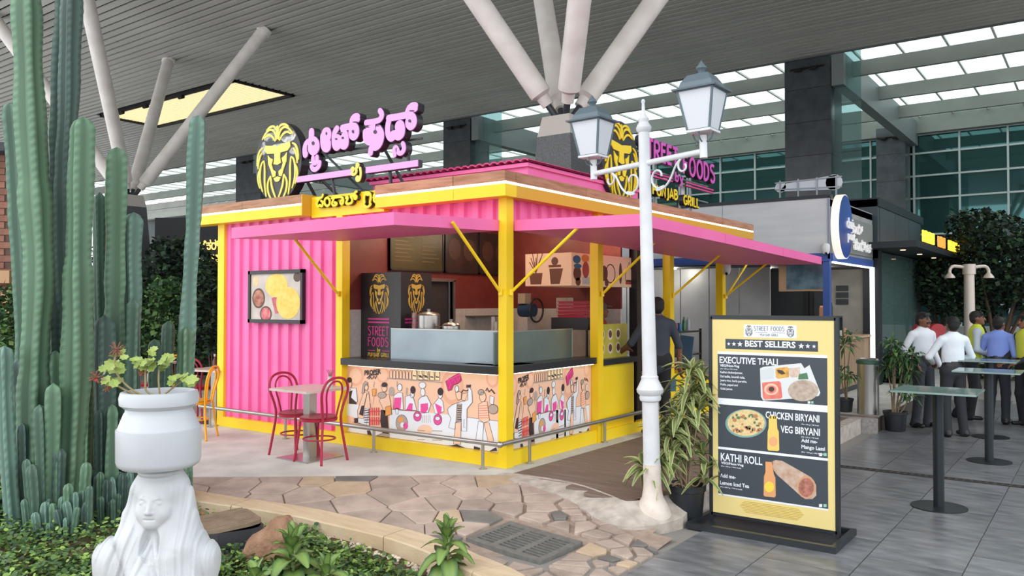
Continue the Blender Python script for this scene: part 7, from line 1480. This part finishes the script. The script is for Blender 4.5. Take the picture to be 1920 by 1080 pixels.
for s in (-1, 1): a_ = MB().tube(smooth([(0, 0, zt_ - .06), (s * .22, 0, zt_ - .03), (s * .36, 0, zt_ - .02), (s * .42, 0, zt_ - .1), (s * .42, 0, zt_ - .18)], 2), .035, 8).obj('arm', m_pl, dl, 1); MB().lathe([(.03, 0), (.1, -.08), (.11, -.12), (0, -.12)], 16, (s * .42, 0, zt_ - .16)).obj('shade', m_pl, a_, 1)
# white wall, heart sign and info board past the cafe
p = at_d(1790, 600, 22); one('low_wall', MB().box((-2.0, 0, 0), (5.5, .2, 1.15)).box((-2.02, -.03, 1.15), (5.52, .23, 1.22)), mat('wall_pale', '#b9bdbb', .7), 'pale low wall behind the group of men', 'wall', (p.x, p.y, PLZ), YAW - .35)
p = at_d(1745, 600, 16); hs = [(0, -.28)] + [(.3 * (math.sin(t_) ** 3) * 1.0, .26 * (13 * math.cos(t_) - 5 * math.cos(2 * t_) - 2 * math.cos(3 * t_) - math.cos(4 * t_)) / 16) for t_ in [PI - 2 * PI * i / 28 for i in range(1, 28)]]
t = thing('heart_sign', 'large red heart sign behind the man with the moustache', 'sign', (p.x, p.y, PLZ), YAW); MB().prism([(x, z + 1.25) for x, z in hs], lambda a, b, c: (a, c, b), .15).obj('heart', mat('heart_red', '#a5222c', .4), t); boxpart('stand', (-.06, .04, 0), (.06, .1, 1.0), m_shopd, t)
p = at_d(1755, 553, 21); t = thing('info_board', 'black and white information board on a post near the tree', 'sign', (p.x, p.y, PLZ), YAW); zz_ = p.z - PLZ; boxpart('icon_panel', (-.28, 0, zz_ - .1), (-.06, .03, zz_ + .12), m_wt, t); boxpart('text_panel', (-.06, 0, zz_ - .1), (.3, .03, zz_ + .12), m_shopd, t); boxpart('post', (-.02, .03, 0), (.02, .06, zz_ + .1), m_shopd, t)
g = MB(); [g.ribbon([(-.03, zz_ + .07 - .05 * k), (.2 - .03 * k, zz_ + .07 - .05 * k)], .015, lambda a, b, c: (a, -.002 - c, b), .002) for k in range(3)]; g.obj('text_line', m_wt, t)['kind'] = 'stuff'
p = at_d(1865, 625, 20); shrub('hedge', 'low green shrubs at the foot of the pale wall', (p.x, p.y, PLZ + .3), (2.2, .5, .35), 1600, MG, .12)
# ================================================================ LEFT BACKGROUND
for (px, py, d, r, n, col, lb, nm) in ((330, 600, 15.2, (1.1, .5, .8), 3500, MG, 'leafy shrub behind the yellow chairs', 'hedge'), (400, 590, 14.6, (.7, .5, .95), 2600, DG, 'dark shrub beside the yellow kiosk post', 'hedge'), (345, 555, 16.8, (1.1, .8, 1.2), 5500, DG, 'dark tree beside the granite pier, nearer the kiosk', 'tree'), (300, 590, 17.5, (1.0, .8, .9), 3600, DG, 'dark tree low in front of the granite pier, left one', 'tree'), (170, 600, 18, (1.5, .9, 1.0), 4200, DG, 'dark hedge behind the middle cacti', 'hedge'), (40, 615, 13.2, (.9, .5, .7), 2600, MG, 'grassy shrub at the foot of the brick hut', 'hedge'), (100, 530, 25, (3.5, 1.4, 1.6), 6000, DG, 'dark tree far behind the tall cacti', 'tree')):
    c = at_d(px, py, d); shrub(nm, lb, (c.x, c.y, c.z), r, n, col, .12 if nm == 'tree' else .1, None, True, 0)
c = at_d(-60, 600, 14.5); bh = thing('brick_hut', 'brown brick hut with wooden boxes at the left edge', 'building', (c.x, c.y, 0), YAW)
bkm = MB().box((.006, 0, .006), (.294, .12, .114)).mesh(jitter(mat('brown_brick', '#7a5040', .85, col2='#8a6050', scale=5), .2)); boxpart('core', (-1.5, .02, 0), (.78, 1.5, 4.3), mat('brick_mortar', '#5a463c', .9), bh)
for j in range(35):
    for i in range(4): link('brick', bkm, bh, (-.42 + i * .3 + (.15 if j % 2 else 0) - .15, 0, .1 + j * .12))
for i, z in enumerate((2.1, 1.75, 1.45)): boxpart('wooden_box', (.5, -.2, z - .1), (.85, 0, z + .12), mat('box_pale_wood', '#b08a66', .7), bh)
boxpart('roof_eave', (-1.6, -.4, 4.3), (1.0, 1.7, 4.45), m_shopd, bh)
c = at_d(385, 500, 18.5); lq = thing('liquor_shop', 'dark shop with yellow lettering behind the pink wall', 'shop', (c.x, c.y, 0), YAW); boxpart('body', (-1.2, .1, 0), (1.2, 2.0, 3.6), mat('liq_dark', '#15181c', .6), lq)
M = lambda a, b, c: (a, .09 - c, b); m_ly = mat('lit_gold', '#e6c46a', .5, emit=1.2)
zq = at_d(385, 485, 18.5).z; fitrect('LIQUEUR', M, -.17, .3, zq - .1, zq + .1, .02).obj('sign_word', m_ly, lq); zq = at_d(385, 460, 18.5).z; fitrect('\u0cb2\u0cbf\u0c95\u0cb0\u0ccd', M, -.2, .28, zq - .1, zq + .14, .02).obj('sign_word', m_ly, lq)
for z in (1.2, 1.8, 2.4): boxpart('shelf_rail', (-1.2, .05, z), (1.2, .1, z + .03), mat('galvanised', '#8c9498', .4, metal=.6), lq)
